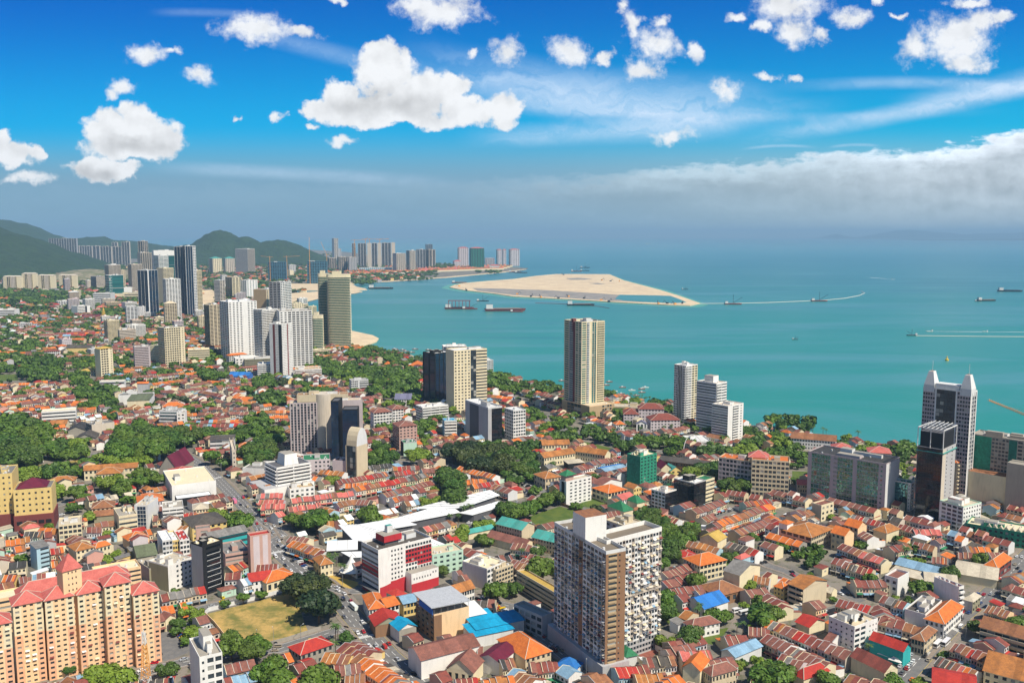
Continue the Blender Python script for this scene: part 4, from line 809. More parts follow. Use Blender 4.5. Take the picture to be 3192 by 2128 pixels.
# twin peak tower
t=T('B4','twin_peak_tower',TB,'pale office tower with two pointed corner turrets and dark glass centre by the sea',1845,276,101,1412,(1902,240),L='G5:pg*.26 n:wh*.03 c5:bk*.40/30 n:wh*.03 G5:pg*.28',Rr='n:wh*.15 v2:lg*.7 n:wh*.15',w='wh',a=43,nf=29,rk='lg',clutter=3,gk='gl',short='the twin peak tower')
fr=t['fr'];lu,lv=t['lu'],t['lv']
for v0 in (-1.,lv-10.5):
    b=M(); s=lambda i,z:[(*fr(-1+i,v0+i),z),(*fr(lu*.8-i,v0+i),z),(*fr(lu*.8-i,v0+11-i),z),(*fr(-1+i,v0+11-i),z)]
    pr=[(0.9,98),(.9,104),(3.4,115.5),(3.8,116)]
    for (i0,z0_),(i1,z1_) in zip(pr,pr[1:]):
        A,B=s(i0,z0_),s(i1,z1_)
        for j in range(4): b.q(A[j],A[(j+1)%4],B[(j+1)%4],B[j],k='lg')
    b.q(*s(3.8,116),k='rt'); part('turret',b,t['root'])
    b=M(); c=fr(lu*.4,v0+5.5); b.bar((*c,116),(*c,125),.15,'lg'); part('mast',b,t['root'])
pbox(t,'attic',.05,.25,.8,.75,101,106,'wh','lg')
# glass office with curved reflections
t=T('B4','mirror_office',OB,'wide grey office with large blue green mirror glass panels and white blank end',1078,925,43,370,(1200,880),L='n:pg*.05 c7:pg*.25/11 n:pg*.04 g3:pg*.05/11 c6:pg*.2/11 n:pg*.05 c8:pg*.27/11 w1:pg*.07/11 n:pg*.02',Rr='n:lg',w='pg',nf=11,a=48,gk='gk',rk='dk',clutter=3,short='the mirror glass office')
T('B4','narrow_glass',OB,'dark mirrored office with white frame between the mirror office and dark tower',1300,1100,24,1095,(1338,1075),L='w1:wh*.12 c6:bk*.75/8 w1:wh*.13',Rr='g1:wh',w='wh',nf=8,rk='gn',gk='gk',a=48,clutter=1,short='the dark mirrored office')
T('B4','condominium',AB,'slim beige block with orange roof between dark tower and twin peak tower',1720,905,40,None,(1785,880),L='g1',Rr='B2:be',w='be',nf=12,roof='hip',rk='or',d=14,a=40)
# concrete frame under construction
t=T('B4','concrete_frame','construction site','unfinished concrete apartment slab draped in dark green net with blank cream hoarding',1850,650,62,None,(2480,760),L='n:netd',Rr='n:net*.3 G5:kh*.25/19 n:netd*.12 G4:kh*.33/19',w='kh',nf=19,a=-44,d=22,rk='cn',clutter=5,near=True,short='the netted concrete frame')
b=M(); fr=t['fr']; b.box(fr,-2,-14,t['lu']*.62,-1,9,33,'cr','rt'); b.box(fr,-1.5,-13,t['lu']*.62,-1,0,9,'kh','rt'); part('hoarding',b,t['root'])
b=M(); b.box(fr,t['lu']*.62,-16,t['lu'],-1,0,46,'kh','cn'); part('side_tower',b,t['root'])
cr_=thing('tower_crane','orange tower crane jib reaching in from the right edge over the netted frame','crane',(*t['fr'](t['lu'],10),0))
def crane(root,x,y,h,L,az,lift,k='crane',lat=1.2,back=14):
    b=M(); 
    for dx,dy in((-lat,-lat),(lat,-lat),(lat,lat),(-lat,lat)): b.bar((x+dx,y+dy,0),(x+dx,y+dy,h),.25,k)
    z=0
    while z<h-4: b.bar((x-lat,y-lat,z),(x+lat,y-lat,z+4),.14,k); b.bar((x+lat,y-lat,z),(x+lat,y+lat,z+4),.14,k); b.bar((x-lat,y+lat,z+4),(x-lat,y-lat,z),.14,k); z+=4
    part('mast',b,root); b=M(); d=Vector((math.cos(az)*math.cos(lift),math.sin(az)*math.cos(lift),math.sin(lift))); o=Vector((x,y,h)); up=Vector((0,0,1.8)); sd=Vector((-math.sin(az),math.cos(az),0))*.8
    for s in(-1,1): b.bar(o+sd*s,o+d*L+sd*s,.2,k)
    b.bar(o+up,o+d*L+up*.4,.2,k)
    n=int(L/3)
    for i in range(n): p=o+d*L*i/n; q=o+d*L*(i+.5)/n; r=o+d*L*(i+1)/n; b.bar(p+sd,q+up,.12,k); b.bar(q+up,r-sd,.12,k)
    part('jib',b,root); b=M(); b.bar(o,o-Vector((math.cos(az),math.sin(az),0))*back,.4,k); e=o-Vector((math.cos(az),math.sin(az),0))*back; b.bar(e+Vector((0,0,-2)),e+Vector((0,0,1)),1.3,'cn'); part('counter_jib',b,root)
    b=M(); b.bar(o,o+Vector((0,0,7)),.3,k); b.bar(o+Vector((0,0,7)),o+d*L*.6+up*.6,.08,k); part('tie_mast',b,root)
pA=U(*Q('B4',2000,348),84); pB=U(*Q('B4',2323,460),84); dd=(pB[0]-pA[0],pB[1]-pA[1]); LL=math.hypot(*dd); ee=(pB[0]+dd[0]/LL*22,pB[1]+dd[1]/LL*22)
cr_.location=(ee[0],ee[1],0); crane(cr_,ee[0],ee[1],82,LL+22,math.atan2(-dd[1],-dd[0]),R_(2))
# ---------------------------------------------------------------- middle distance
t=T('B2','slab_hotel',HO,'tall pinkish grey hotel slab with white curved stair drum and dark glass wing',300,375,-850,282,(545,345),L='w2:pg',Rr='V8:pg/20',w='pg',nf=20,rk='be',a=12,d=16,clutter=2,near=True,short='the grey slab hotel')
X0_,Y0_=U(*Q('B2',598,300),64); b=M(); b.lathe(X0_,Y0_+6,[(11,0),(11,66),(0,66)],'lm',28); part('stair_drum',b,t['root'])
t2=T('B2','hotel_block',HO,'',670,355,-925,None,(740,368),L='n',Rr='c3:bk/20',w='bk',gk='gb',nf=20,rk='dg',a=0,d=22,root=t['root'],near=True,clutter=0)
t2=T('B2','hotel_block',HO,'',775,430,-935,None,(912,410),L='n:bk',Rr='c7:bk/20',w='bk',gk='gb',nf=20,rk='dg',a=4,d=18,root=t['root'],near=True,clutter=0)
t2=T('B2','hotel_block',HO,'',750,350,-870,None,(958,318),L='n',Rr='n:pg',w='pg',nf=20,rk='be',a=12,d=14,root=t['root'],near=True,clutter=1)
t2=T('B2','hotel_block',HO,'',365,300,65,None,(825,285),L='n',Rr='n:be',w='be',nf=20,rk='rt',a=8,d=12,root=t['root'],near=True,z0=58,clutter=2)
t2=T('B2','hotel_block',HO,'',420,890,16,None,(665,865),L='n:lv',Rr='n:lv*.4 g4:lv*.6/4',w='lv',nf=4,rk='gn',a=12,d=24,root=t['root'],near=True,clutter=1)
# curved top building
t=T('B2','curved_top_block',OB,'striped cream block with rounded barrel top and dark glass side',905,760,33,803,(1003,750),L='n:be*.1 c3:bk*.8/6 n:be*.1',Rr='n:be',w='be',nf=7,rk='be',a=14,clutter=0,par=0,short='the barrel topped block')
fr=t['fr'];lu,lv=t['lu'],t['lv']; b=M()
for i in range(10):
    a0,a1=math.pi*i/10,math.pi*(i+1)/10; f=lambda a:(lu/2-lu/2*math.cos(a),33+17*math.sin(a))
    (u0,z0_),(u1,z1_)=f(a0),f(a1); b.q((*fr(u0,0),z0_),(*fr(u1,0),z1_),(*fr(u1,lv*.9),z1_),(*fr(u0,lv*.9),z0_),k='be'); b.q((*fr(u0,0),33),(*fr(u1,0),33),(*fr(u1,0),z1_),(*fr(u0,0),z0_),k='lg'); b.q((*fr(u1,lv*.9),33),(*fr(u0,lv*.9),33),(*fr(u0,lv*.9),z0_),(*fr(u1,lv*.9),z1_),k='lg')
part('barrel_roof',b,t['root'])
T('B2','pink_shop_block',OB,'pinkish white block with red balconies in front of the barrel topped block',845,900,16,687,(902,890),L='n:lv',Rr='b:rd/4',w='lv',nf=4,rk='mr',a=14,clutter=2,short='the pinkish white block')
t=T('B2','white_office',OB,'white stepped office with long balcony bands and tapered white penthouse',180,960,25,75,(487,920),L='B1:wh/5',Rr='B2:wh/5',w='wh',nf=5,z0=9,rk='dg',a=15,clutter=0,par=1.1,short='the white stepped office',bk='s')
fr=t['fr'];lu,lv=t['lu'],t['lv']; b=M(); b.box(fr,-14,-5,lu+1,lv+4,0,9,'wh','gy'); part('podium',b,t['root'])
b=M(); A=[(*fr(lu*.3,lv*.2),25),(*fr(lu*.72,lv*.2),25),(*fr(lu*.72,lv*.85),25),(*fr(lu*.3,lv*.85),25)]; B=[(*fr(lu*.34,lv*.26),35),(*fr(lu*.68,lv*.26),35),(*fr(lu*.68,lv*.8),35),(*fr(lu*.34,lv*.8),35)]
for j in range(4): b.q(A[j],A[(j+1)%4],B[(j+1)%4],B[j],k='wh')
b.q(*B,k='cn'); part('penthouse',b,t['root'])
T('B2','white_shop_strip','shop','low white flat roof annex with tan terrace in front of the white stepped office',300,1150,8,None,(525,1130),L='n',Rr='g5:wh',w='wh',nf=2,rk='tn',a=25,d=15)
T('B1','exhibition_hall','hall','large white blank box store with pale sloped roof beside the curving main road',1555,1120,14,1475,(1955,1060),L='n:wh',Rr='n:wh',w='wh',nf=2,rk='cr',a=28,clutter=1,par=.8,short='the white box store')
T('B1','exhibition_hall','hall','flat white canopy roof over a car wash below the white box store',1600,1235,7,None,(1915,1190),L='n:bk',Rr='n:bk',w='dg',nf=1,rk='wr',a=28,d=12,clutter=0,par=.3)
T('B1','warehouse','warehouse','long grey roofed white shed cut between road and white stepped office',2195,960,10,None,(2520,1010),L='n',Rr='n:wh',w='wh',nf=2,rk='gr',a=-8,d=30,clutter=1)
T('B1','dark_red_hall','hall','barn like hall with steep wine purple gable roof by the road bend',1440,960,9,None,(1600,940),L='n',Rr='n:cn',w='cn',nf=2,roof='gv',rk='wi',a=-5,d=38,rise=13,short='the wine purple gable hall')
T('B1','red_roof_hall','hall','white walled hall with stacked crimson roofs right of the wine purple gable hall',1560,1010,10,None,(1775,930),L='n:wh',Rr='g4:wh',w='wh',nf=2,roof='hip',rk='rr',a=30,d=22,rise=4)
T('B1','colonial_mansion','mansion','cream colonial mansion with terracotta hip roof and white centre pediment',865,1010,12,820,(1095,970),L='g5:cr',Rr='g8:cr',w='cr',nf=2,roof='hip',rk='ol_',a=15,d=16,rise=4,short='the cream colonial mansion')
T('B1','colonial_mansion','mansion','long rear wing with terracotta roof behind the cream colonial mansion',760,975,10,738,(1240,945),L='g5:cr',Rr='g12:cr',w='cr',nf=2,roof='gu',rk='ol_',a=15,d=13,rise=3.5)
T('B1','bungalow','house','row of rust brown hip roofs between trees beside the yellow block',440,1080,7,370,(670,1060),L='n',Rr='g6:cr',w='cr',nf=2,roof='hip',rk='ol_',a=15,d=13,rise=3.5)
T('B1','bungalow','house','tan house with faded pink and brown hip roof in the middle of cars',830,1320,9,760,(1030,1290),L='g3:be',Rr='g5:be',w='be',nf=2,roof='hip',rk='rt',a=20,d=17,rise=4.5,short='the faded pink hip roof house')
T('B1','villa','mansion','white villa with bright orange multi hip roof left of the white canopy',1250,1270,10,1195,(1480,1215),L='g4',Rr='g7',w='lv',nf=2,roof='hip',rk='or',a=25,rise=4.5,d=22,short='the orange multi hip villa')
T('B1','bungalow','house','old brown tiled shed below the faded pink hip roof house',850,1390,6,None,(1040,1370),L='n',Rr='n:ol',w='ol',nf=1,roof='gu',rk='rt',a=20,d=13,rise=3)
t=T('B1','church_tower','church tower','pale stone church tower with arched openings beside the main road trees',2100,800,22,2078,(2135,798),L='w1:lm',Rr='w1:lm/5',w='lm',nf=5,rk='lm',a=20,clutter=0,par=1.6,short='the stone church tower')
for i in range(4): p=t['fr']((i%2)*t['lu'],(i//2)*t['lv']); b=M(); b.bar((*p,22),(*p,26),.4,'lm'); part('pinnacle',b,t['root'])
T('B1','flat_block',OB,'white and grey three storey block with ribbed grey roof near the church tower',1900,700,13,1865,(2118,690),L='n',Rr='b4:lg/3',w='lg',nf=3,roof='shed',rk='dr',a=12,d=14,rise=2,short='the ribbed grey roof block')
T('B1','villa','house','white villa with orange hip roof right of the ribbed grey roof block',2160,760,8,2130,(2270,740),L='g2',Rr='g4',w='lg',nf=2,roof='hip',rk='or',a=12,d=14,rise=3.5)
T('B1','white_factory',OB,'long white block with one strip of dark windows in the left middle',375,450,17,350,(685,415),L='n',Rr='b:wh/4',w='wh',nf=4,rk='cr',a=22,d=16,clutter=0,short='the long white window strip block')
T('B1','round_office',OB,'white office with curved green glass bands above the tree mass',1440,440,21,1415,(1620,455),L='B1:lg',Rr='B1:lg/5',w='lg',nf=5,rk='gr',gk='gt',a=-6,d=18,clutter=3,short='the curved green glass office')
T('B1','round_office',OB,'white wing with punched windows stuck on the right of the curved glass office',1600,460,21,None,(1672,440),L='n',Rr='g2:wh/5',w='wh',nf=5,rk='cn',a=12,d=18,clutter=1)
T('B1','hall','cinema','large white hall with pale olive green curved roof in the left middle',1150,345,13,None,(1350,335),L='n',Rr='n:cr',w='wh',nf=2,rk='og',a=12,d=34,clutter=0,roof='shed',rise=3,short='the olive roofed white hall')
T('B1','hall','hall','long white block with dark roof panels behind the olive roofed hall',1070,300,13,None,(1380,285),L='n',Rr='n:wh',w='wh',nf=3,rk='dk',a=12,d=16,clutter=1)
T('B1','shop_block',OB,'grey white block with blue strip on roof above the two dark sheds',830,570,14,778,(1035,520),L='b:cn/4',Rr='n:lm',w='lm',nf=4,rk='gr',a=24,clutter=3,short='the grey blue strip roof block')
T('B1','grey_tower_house',OB,'slim grey block with small orange roof in the middle left',1240,190,17,None,(1340,180),L='n:gy',Rr='n:gy',w='gy',nf=5,roof='gu',rk='or',a=12,d=12,rise=2)
T('B1','long_shed','school','long white two storey slab with pale green end between trees upper left',900,175,10,835,(1125,145),L='n:tq',Rr='b:lg/2',w='lg',nf=2,rk='cr',a=12,d=12,clutter=0)
T('B1','villa','house','bright orange roofed villa above the curved green glass office',1470,400,8,1450,(1655,385),L='n',Rr='g4',w='wh',nf=2,roof='hip',rk='or',a=15,d=14,rise=5)
T('B1','blue_stall','hall','hall with blue and white striped roof in the upper middle',2070,120,6,2050,(2250,110),L='n',Rr='n:bl',w='bl',nf=1,roof='gu',rk='bb',a=0,d=25,rise=5,short='the blue striped roof')
T('B1','dark_shed','warehouse','long dark grey shed roof, upper of two beside the tree mass',600,620,6,None,(780,590),L='n',Rr='n:cn',w='cn',nf=1,roof='gv',rk='dk',a=14,d=32,rise=5)
T('B1','dark_shed','warehouse','long dark grey shed roof, lower of two beside the tree mass',680,690,6,None,(860,670),L='n',Rr='n:cn',w='cn',nf=1,roof='gv',rk='dr',a=14,d=26,rise=5)
T('B1','bungalow','school','low terracotta roofed school wings left of the dark sheds',450,560,8,None,(600,545),L='n',Rr='g6:cr',w='cr',nf=2,roof='gu',rk='ol_',a=12,d=14,rise=4)
# blue glass tower, yellow tower
t=T('A2','blue_glass_tower',TB,'dark blue glass tower with silver corner ribs beside the yellow tower',1615,1345,-1800,1505,(1770,1372),L='v2:bk',Rr='v4:bk/20',w='gb_' if 0 else 'bk',nf=20,gk='gb',rk='lg',a=8,clutter=3,near=True,short='the dark blue glass tower')
t=T('A2','cream_yellow_tower',TB,'pale yellow tower with dark vertical stripe and small square windows',1785,1320,-1883,1772,(2085,1290),L='n:cr',Rr='g5:cr*.5/20 c2:bk*.17/20 b:cr*.33/20',w='cr',nf=20,a=28,d=26,rk='lg',clutter=3,near=True,bk='n:cr',short='the pale yellow tower')
T('A2','blue_glass_wing',TB,'white topped glass block rising behind the dark blue glass tower',1690,1280,66,None,(1900,1262),L='n',Rr='c6:lg',w='wh',nf=20,a=10,d=20,rk='wh',gk='gb',clutter=3,near=False)
t=T('B2','grey_mural_block',OB,'grey block with tall dark mural window and dark glass right side',2095,420,40,1888,(2222,375),L='n:gy*.2 n:dg*.4 n:gy*.4',Rr='n:gy*.25 c5:bk*.75/11',w='gy',nf=11,rk='lg',gk='gd',clutter=1,par=2,pk='lg',a=30,short='the grey mural block')
T('B3','white_black_block',OB,'white and black panelled block joined right of the grey mural block',0,440,34,-90,(112,410),L='G5:wh/9',Rr='G5:wh/9',w='lg',nf=9,rk='lg',gk='gl',clutter=1,a=30,d=20,short='the white and black panelled block')
t=T('B2','pink_apartments',AB,'salmon pink eight storey apartments with brown hip roofs',1290,580,26,1180,(1452,565),L='G4:pb/8',Rr='g5:pb/8',w='pb',nf=8,roof='hip',rk='m2',a=25,rise=4,d=24,short='the salmon pink apartments')
T('B2','white_apartments',AB,'white five storey apartments with brown roofs behind the salmon apartments',1060,455,22,975,(1225,440),L='g3:wh/6',Rr='G6:wh/6',w='wh',nf=6,roof='hip',rk='m2',a=25,rise=4,d=15,short='the white brown roofed apartments')
T('B2','white_apartments',AB,'white apartments right wing with brown roof near the white terraced block',1230,425,20,None,(1330,415),L='n',Rr='G4:wh/6',w='wh',nf=6,roof='hip',rk='m2',a=25,rise=4,d=22)
T('B2','terraced_block',OB,'white stepped block with planted balconies in front of the blue glass tower',1500,410,20,1380,(1735,400),L='b:wh/6',Rr='B3:wh/6',w='wh',nf=6,rk='lg',a=30,d=20,clutter=3,short='the white planted balcony block')
T('B2','blue_block',OB,'pale blue five storey block with turquoise flat roof',1700,530,18,1665,(1812,515),L='g2:sky',Rr='B1:wh/5',w='sky',nf=5,rk='sb',a=15,d=14,clutter=1,short='the pale blue block')
T('B2','dark_glass_shop',OB,'small dark glass block with green rooftop near trees',1330,730,14,1298,(1450,710),L='n:bk',Rr='n:mint',w='gy',nf=4,rk='gn',a=20,d=14,clutter=1)
T('B2','purple_roof_hall','hall','white hall with mauve blue striped roof in the middle',1250,330,9,1190,(1395,325),L='n',Rr='g7:wh',w='wh',nf=2,roof='gu',rk='sl',a=0,d=26,rise=6,short='the mauve roofed hall')
T('B2','school_hall','school','low red brown gabled hall left of the great dark trees',1590,770,8,1535,(1700,760),L='n',Rr='g5:cr',w='pb',nf=1,roof='gv',rk='m2',a=-25,d=28,rise=4)
# sea side
t=T('B3','sea_condominium',AB,'very tall slim beige and grey condominium tower on a tan podium by the sea',560,295,128,460,(822,290),L='G2:cr*.4 n:gy*.1 G2:lm*.5',Rr='G2:cr*.25 n:mb*.06 G4:cr*.3 v2:gy*.17 B1:cr*.22',w='cr',nf=36,rk='gr',a=18,d=26,z0=24,near=True,clutter=4,gk='gt',short='the tall sea condominium') if 0 else None
def sea_tower():
    bx,by=U(*Q('B3',640,460),0)
    x_,yt_=Q('A3',620,1055); 
    t=T('A3','sea_condominium',AB,'very tall slim beige and grey condominium tower on a tan podium by the sea',620,1062,122.5,462,(828,1055),L='G1:cr*.3 B1:gy*.22 n:mb*.12 G2:cr*.36',Rr='G1:cr*.22 B1:lg*.12 n:cr*.1 v2:gy*.2 n:cr*.04 B1:cr*.32',w='cr',nf=36,rk='gr',a=30,near=True,clutter=4,gk='gt',short='the tall sea condominium',z0=16)
    pbox(t,'crown_fin',-.02,.45,.1,.55,110,126,'mb'); return t
t=sea_tower()
t=T('B3','apartment_tower',AB,'',690,400,17,440,(915,350),L='n:tn*.2 c4:tn*.5/4 n:tn*.3',Rr='n:tn*.5 G4:tn*.4/4 n:tn*.1',w='pe',nf=5,rk='be',a=34,near=True,clutter=1,root=t['root'])
T('B3','clubhouse','mansion','white and orange roofed bungalow beside the tan podium',930,560,8,835,(1015,555),L='g2',Rr='g4',w='wh',nf=2,roof='hip',rk='or',a=10,d=12,rise=4)
t=T('B3','school_building','school','blue grey and maroon college with three crimson hip roofs and white portico',1240,510,16,990,(1510,500),L='g7:lv/4',Rr='g9:lv/4',w='mb',nf=4,roof='hip',rk='rr',a=22,d=30,rise=5,short='the crimson roofed college') if 0 else T('B3','college_building','school','blue grey and maroon college with crimson hip roofs and white portico',1245,522,14,None,(1512,508),L='g4:lv/4',Rr='g9:lv/4',w='lv',nf=4,roof='hip',rk='mr',a=5,d=24,rise=6,short='the crimson roofed college')
T('B3','college_wing','school','left wing with crimson hip roof of the college by the sea',1000,465,14,None,(1140,470),L='g3:lv/4',Rr='g5:lv/4',w='lv',nf=4,roof='hip',rk='mr',a=-5,d=24,rise=6)
T('B3','college_hall','school','raised centre block with crimson hip roof on the crimson roofed college',1135,418,20,None,(1365,405),L='n',Rr='g8:lv/5',w='lv',nf=5,roof='hip',rk='mr',a=-5,d=20,rise=6)
T('B3','portico','school','white columned portico gable in front of the crimson roofed college',1118,555,9,None,(1210,555),L='n',Rr='V3:wh/1',w='wh',nf=1,roof='gv',rk='sl',a=-5,d=8,rise=4)
T('B3','parking_deck','parking deck','beige three storey deck behind the college by the sea',900,400,11,None,(1190,375),L='n',Rr='b:be/3',w='be',nf=3,rk='cw',a=-12,d=22,clutter=1)
T('B3','white_narrow_tower',TB,'slim white residential tower with tan stripes and white projecting roof slab',1565,35,72,1458,(1670,28),L='G2:wh*.3 v3:tn*.4 B1:wh*.3',Rr='B2:wh*.5 G2:cr*.5',w='wh',nf=24,rk='wh',a=38,clutter=3,near=True,short='the slim tan striped tower')
t=T('B3','white_band_tower',TB,'white office tower with long horizontal bands and single rooftop block',1840,195,60,1662,(1935,175),L='b:wh/18',Rr='B1:wh*.5/18 b:wh*.5/18',w='wh',nf=18,rk='lm',a=42,clutter=1,near=True,short='the white banded tower')
pbox(t,'plant_room',.25,.3,.75,.75,60,68,'wh','cn')
t=T('B3','tower_block',TB,'',1945,400,42,1800,(2085,370),L='b:wh/14',Rr='n:wh*.3 B1:wh*.4/14 w1:wh*.3/14',w='wh',nf=14,rk='lm',a=42,clutter=3,near=True,root=t['root'])
T('B3','low_flat_hall','hall','low white flat roofed hall at the foot of the white banded tower',1600,720,8,None,(1790,690),L='n',Rr='b:lg/2',w='wh',nf=2,rk='lg',a=5,d=30,clutter=1)
t=T('B3','netted_tower','construction site','unfinished block wrapped in translucent green scaffold net',1150,860,31,1030,(1300,815),L='n:net',Rr='g5:net/10',w='net',nf=10,rk='cr',a=40,clutter=3,near=True,pk='net',short='the green netted block')
for i in range(5):
    b=M(); fr=t['fr']; b.box(fr,t['lu']*(.02+.2*i),t['lv']*.5,t['lu']*(.08+.2*i),t['lv']*.6,31,34+i%2,'cr'); part('column_stub',b,t['root'])
t=T('B3','white_tower_house',OB,'white eight storey block with green chinese pavilion on its roof',480,1085,21,418,(708,1010),L='n:wh*.3 n:bk*.45 n:wh*.25',Rr='n:wh*.1 g5:wh*.9/7',w='wh',nf=7,rk='cw',a=38,clutter=0,near=True,short='the white block with green pavilion')
b=roof_on(lambda u,v:t['fr'](u,v+1),t['lu']*.35,t['lv']-2,27,'pyr',4,'gn','pk',1.5); b.box(t['fr'],.5,1.5,t['lu']*.33,t['lv']-1.5,21,26.8,'pb'); part('pavilion',b,t['root'])
T('B3','dark_glass_block',OB,'black glass box office with grey base and white roof',1640,1100,22,1455,(1745,1075),L='n:gy*.0001 c7:bk*1/5',Rr='c5:bk/5',w='bk',nf=5,rk='wh',pk='gy',gk='gd',a=42,clutter=2,near=True,short='the black glass box')
T('B3','white_dark_block',OB,'small white block with balconies and black glass right half',1375,1185,15.5,1250,(1478,1140),L='G4:wh/5',Rr='c4:bk/5',w='wh',nf=5,rk='lm',gk='gd',a=42,clutter=3,near=True,short='the small white and black block')
T('B3','cream_annex',AB,'narrow cream block with green roof cap right of the black glass box',1745,1070,21,None,(1822,1050),L='n',Rr='b2:cr/6',w='cr',nf=6,rk='gn',a=42,d=12,clutter=0,near=True)
T('B3','long_beige_block',HO,'beige and mauve six storey block with orange roof strips behind dark trees',1860,860,29,None,(2160,955),L='n',Rr='G9:pg/7',w='be',nf=7,rk='or',a=-32,d=18,clutter=2,near=True,short='the beige and mauve block')
T('B4','long_beige_block',HO,'right end of the beige and mauve block with strong white grid front',-15,885,33,None,(222,865),L='n',Rr='G6:be/8',w='be',nf=8,rk='or',a=-12,d=16,clutter=0,near=True) if 0 else T('B3','grid_front_block',HO,'beige grid fronted block with salmon pyramid roof left of the lawn',2160,880,33,None,(2500,915),L='n',Rr='G9:be/8',w='be',nf=8,rk='or',a=-16,d=20,clutter=1,near=True,short='the beige grid fronted block')
T('B3','roof_pavilion','pavilion','salmon hip roof pavilion on top of the beige grid fronted block',2130,850,34,None,(2305,850),L='n',Rr='n:be',w='be',nf=2,roof='hip',rk='pr',a=-16,d=16,rise=5,near=True,z0=29.3)
T('B3','school_building','school','colonial school wing with brown tile roof and arcades around a yard',560,800,10,None,(830,820),L='n',Rr='g12:cr/2',w='cr',nf=2,roof='gu',rk='ol_',a=-30,d=14,rise=4,short='the colonial school')
T('B3','school_building','school','front colonial school wing with brown tile roofs and arched porch left of the yard',280,860,10,None,(560,790),L='g3',Rr='g12:cr/2',w='cr',nf=2,roof='gu',rk='ol_',a=32,d=14,rise=4)
T('B3','school_building','school','rear colonial school wing with brown tile roof above the arcaded yard',265,745,11,None,(510,735),L='n',Rr='g9:cr/2',w='cr',nf=2,roof='gu',rk='ol_',a=8,d=13,rise=4)
T('B3','old_terrace','shophouse','long dark weathered arcade building behind the green netted block',1310,880,9,None,(1860,915),L='n',Rr='g24:br/2',w='ol',nf=2,roof='shed',rk='dr',a=-28,d=12,rise=2,short='the long dark arcade')
T('B3','mansion','mansion','ornate mansion with deep orange hip roof left of the white pavilion block',290,1050,10,250,(430,1025),L='g4:be',Rr='g5:be',w='be',nf=2,roof='hip',rk='ol_',a=30,d=20,rise=4,short='the deep orange roofed mansion')
T('B3','mansion','mansion','yellow arcaded mansion with orange hip roof beside a circular garden',860,1180,9.5,790,(1030,1130),L='G4:cr',Rr='G6:cr',w='cr',nf=2,roof='hip',rk='or',a=35,rise=4,d=22,short='the yellow arcaded mansion')
T('B3','clan_hall','hall','low white and pink gabled hall right of the yellow arcaded mansion',990,1240,8,915,(1100,1200),L='n:lg',Rr='g6:wh',w='wh',nf=2,roof='gu',rk='pr',a=38,rise=3,d=14)
T('B3','yellow_house','house','small ochre house with tan roof touching the green netted block',1090,1140,9,1020,(1160,1150),L='n:cr',Rr='g3:yl',w='cr',nf=2,roof='gv',rk='ol_',a=36,rise=3,d=12)
T('B3','mosque','mosque','green tiered roof mosque with small minaret beside the school field',1000,1345,7,930,(1085,1320),L='n:cr',Rr='n:cr',w='cr',nf=1,roof='pyr',rk='gn',a=36,rise=6,d=20,short='the green roofed mosque')
T('B3','mosque','mosque','second green pyramid roof behind the green roofed mosque',1120,1270,7,None,(1190,1245),L='n:cr',Rr='n:cr',w='cr',nf=1,roof='pyr',rk='gn',a=36,rise=5,d=14)
T('B3','market_shed','market','long pale blue market shed left of the green netted block, lower of two',840,985,6,None,(1030,940),L='n',Rr='n:lg',w='lg',nf=1,roof='gu',rk='lb',a=35,d=14,rise=2)
T('B3','market_shed','market','long bright blue market shed left of the green netted block, upper of two',790,965,6,None,(980,885),L='n',Rr='n:lg',w='lg',nf=1,roof='gu',rk='bb',a=35,d=7,rise=1)
T('B3','school_canopy','canopy','flat straw coloured canopy roof on posts beside the colonial school',500,915,6,None,(640,880),L='n:bk',Rr='n:bk',w='dg',nf=1,roof='shed',rk='cw',a=20,d=12,rise=1)
T('B3','red_roof_hall','hall','steep wine red gabled hall right of the green netted block',1340,960,9,None,(1435,945),L='n',Rr='n:cr',w='cr',nf=2,roof='gv',rk='wi',a=10,d=18,rise=5)
T('B3','turquoise_house','house','yellow house with turquoise gable roof right of the wine red hall',1425,980,7,None,(1520,965),L='n',Rr='g2:yl',w='yl',nf=2,roof='gv',rk='tq',a=20,d=14,rise=4)
T('B3','white_gable_house','clan house','white house with stepped gables and brown roofs in front of the pale blue sheds',790,1110,9,735,(985,1030),L='n:wh',Rr='n:wh',w='wh',nf=2,roof='gv',rk='m2',a=35,d=12,rise=4)
# turquoise roofs and school by the field
T('B2','turquoise_school','school','long cream school block with turquoise tiered roof beside the playing field',2170,1455,11,None,(2400,1560),L='n',Rr='g10:be/3',w='be',nf=3,roof='gu',rk='tq',a=-38,d=16,rise=4,short='the turquoise roofed school')
T('C3','turquoise_school','school','lower wing with turquoise double roof left of the tall tower',170,245,10,None,(375,285),L='n',Rr='g8:be/3',w='be',nf=3,roof='gu',rk='tq',a=-36,d=16,rise=4)
T('B2','turquoise_shed','hall','low turquoise sheet roof shed amid hedges by the market',1920,1545,5,None,(2150,1500),L='n',Rr='n:cr',w='cr',nf=1,roof='gu',rk='tq',a=34,d=9,rise=2)
T('C2','long_red_shed','warehouse','long dusty red shed roof right of the hotel near the hedges',2080,240,6,None,(2420,380),L='n',Rr='n:cr',w='cr',nf=1,roof='gu',rk='m2',a=-38,d=14,rise=3)
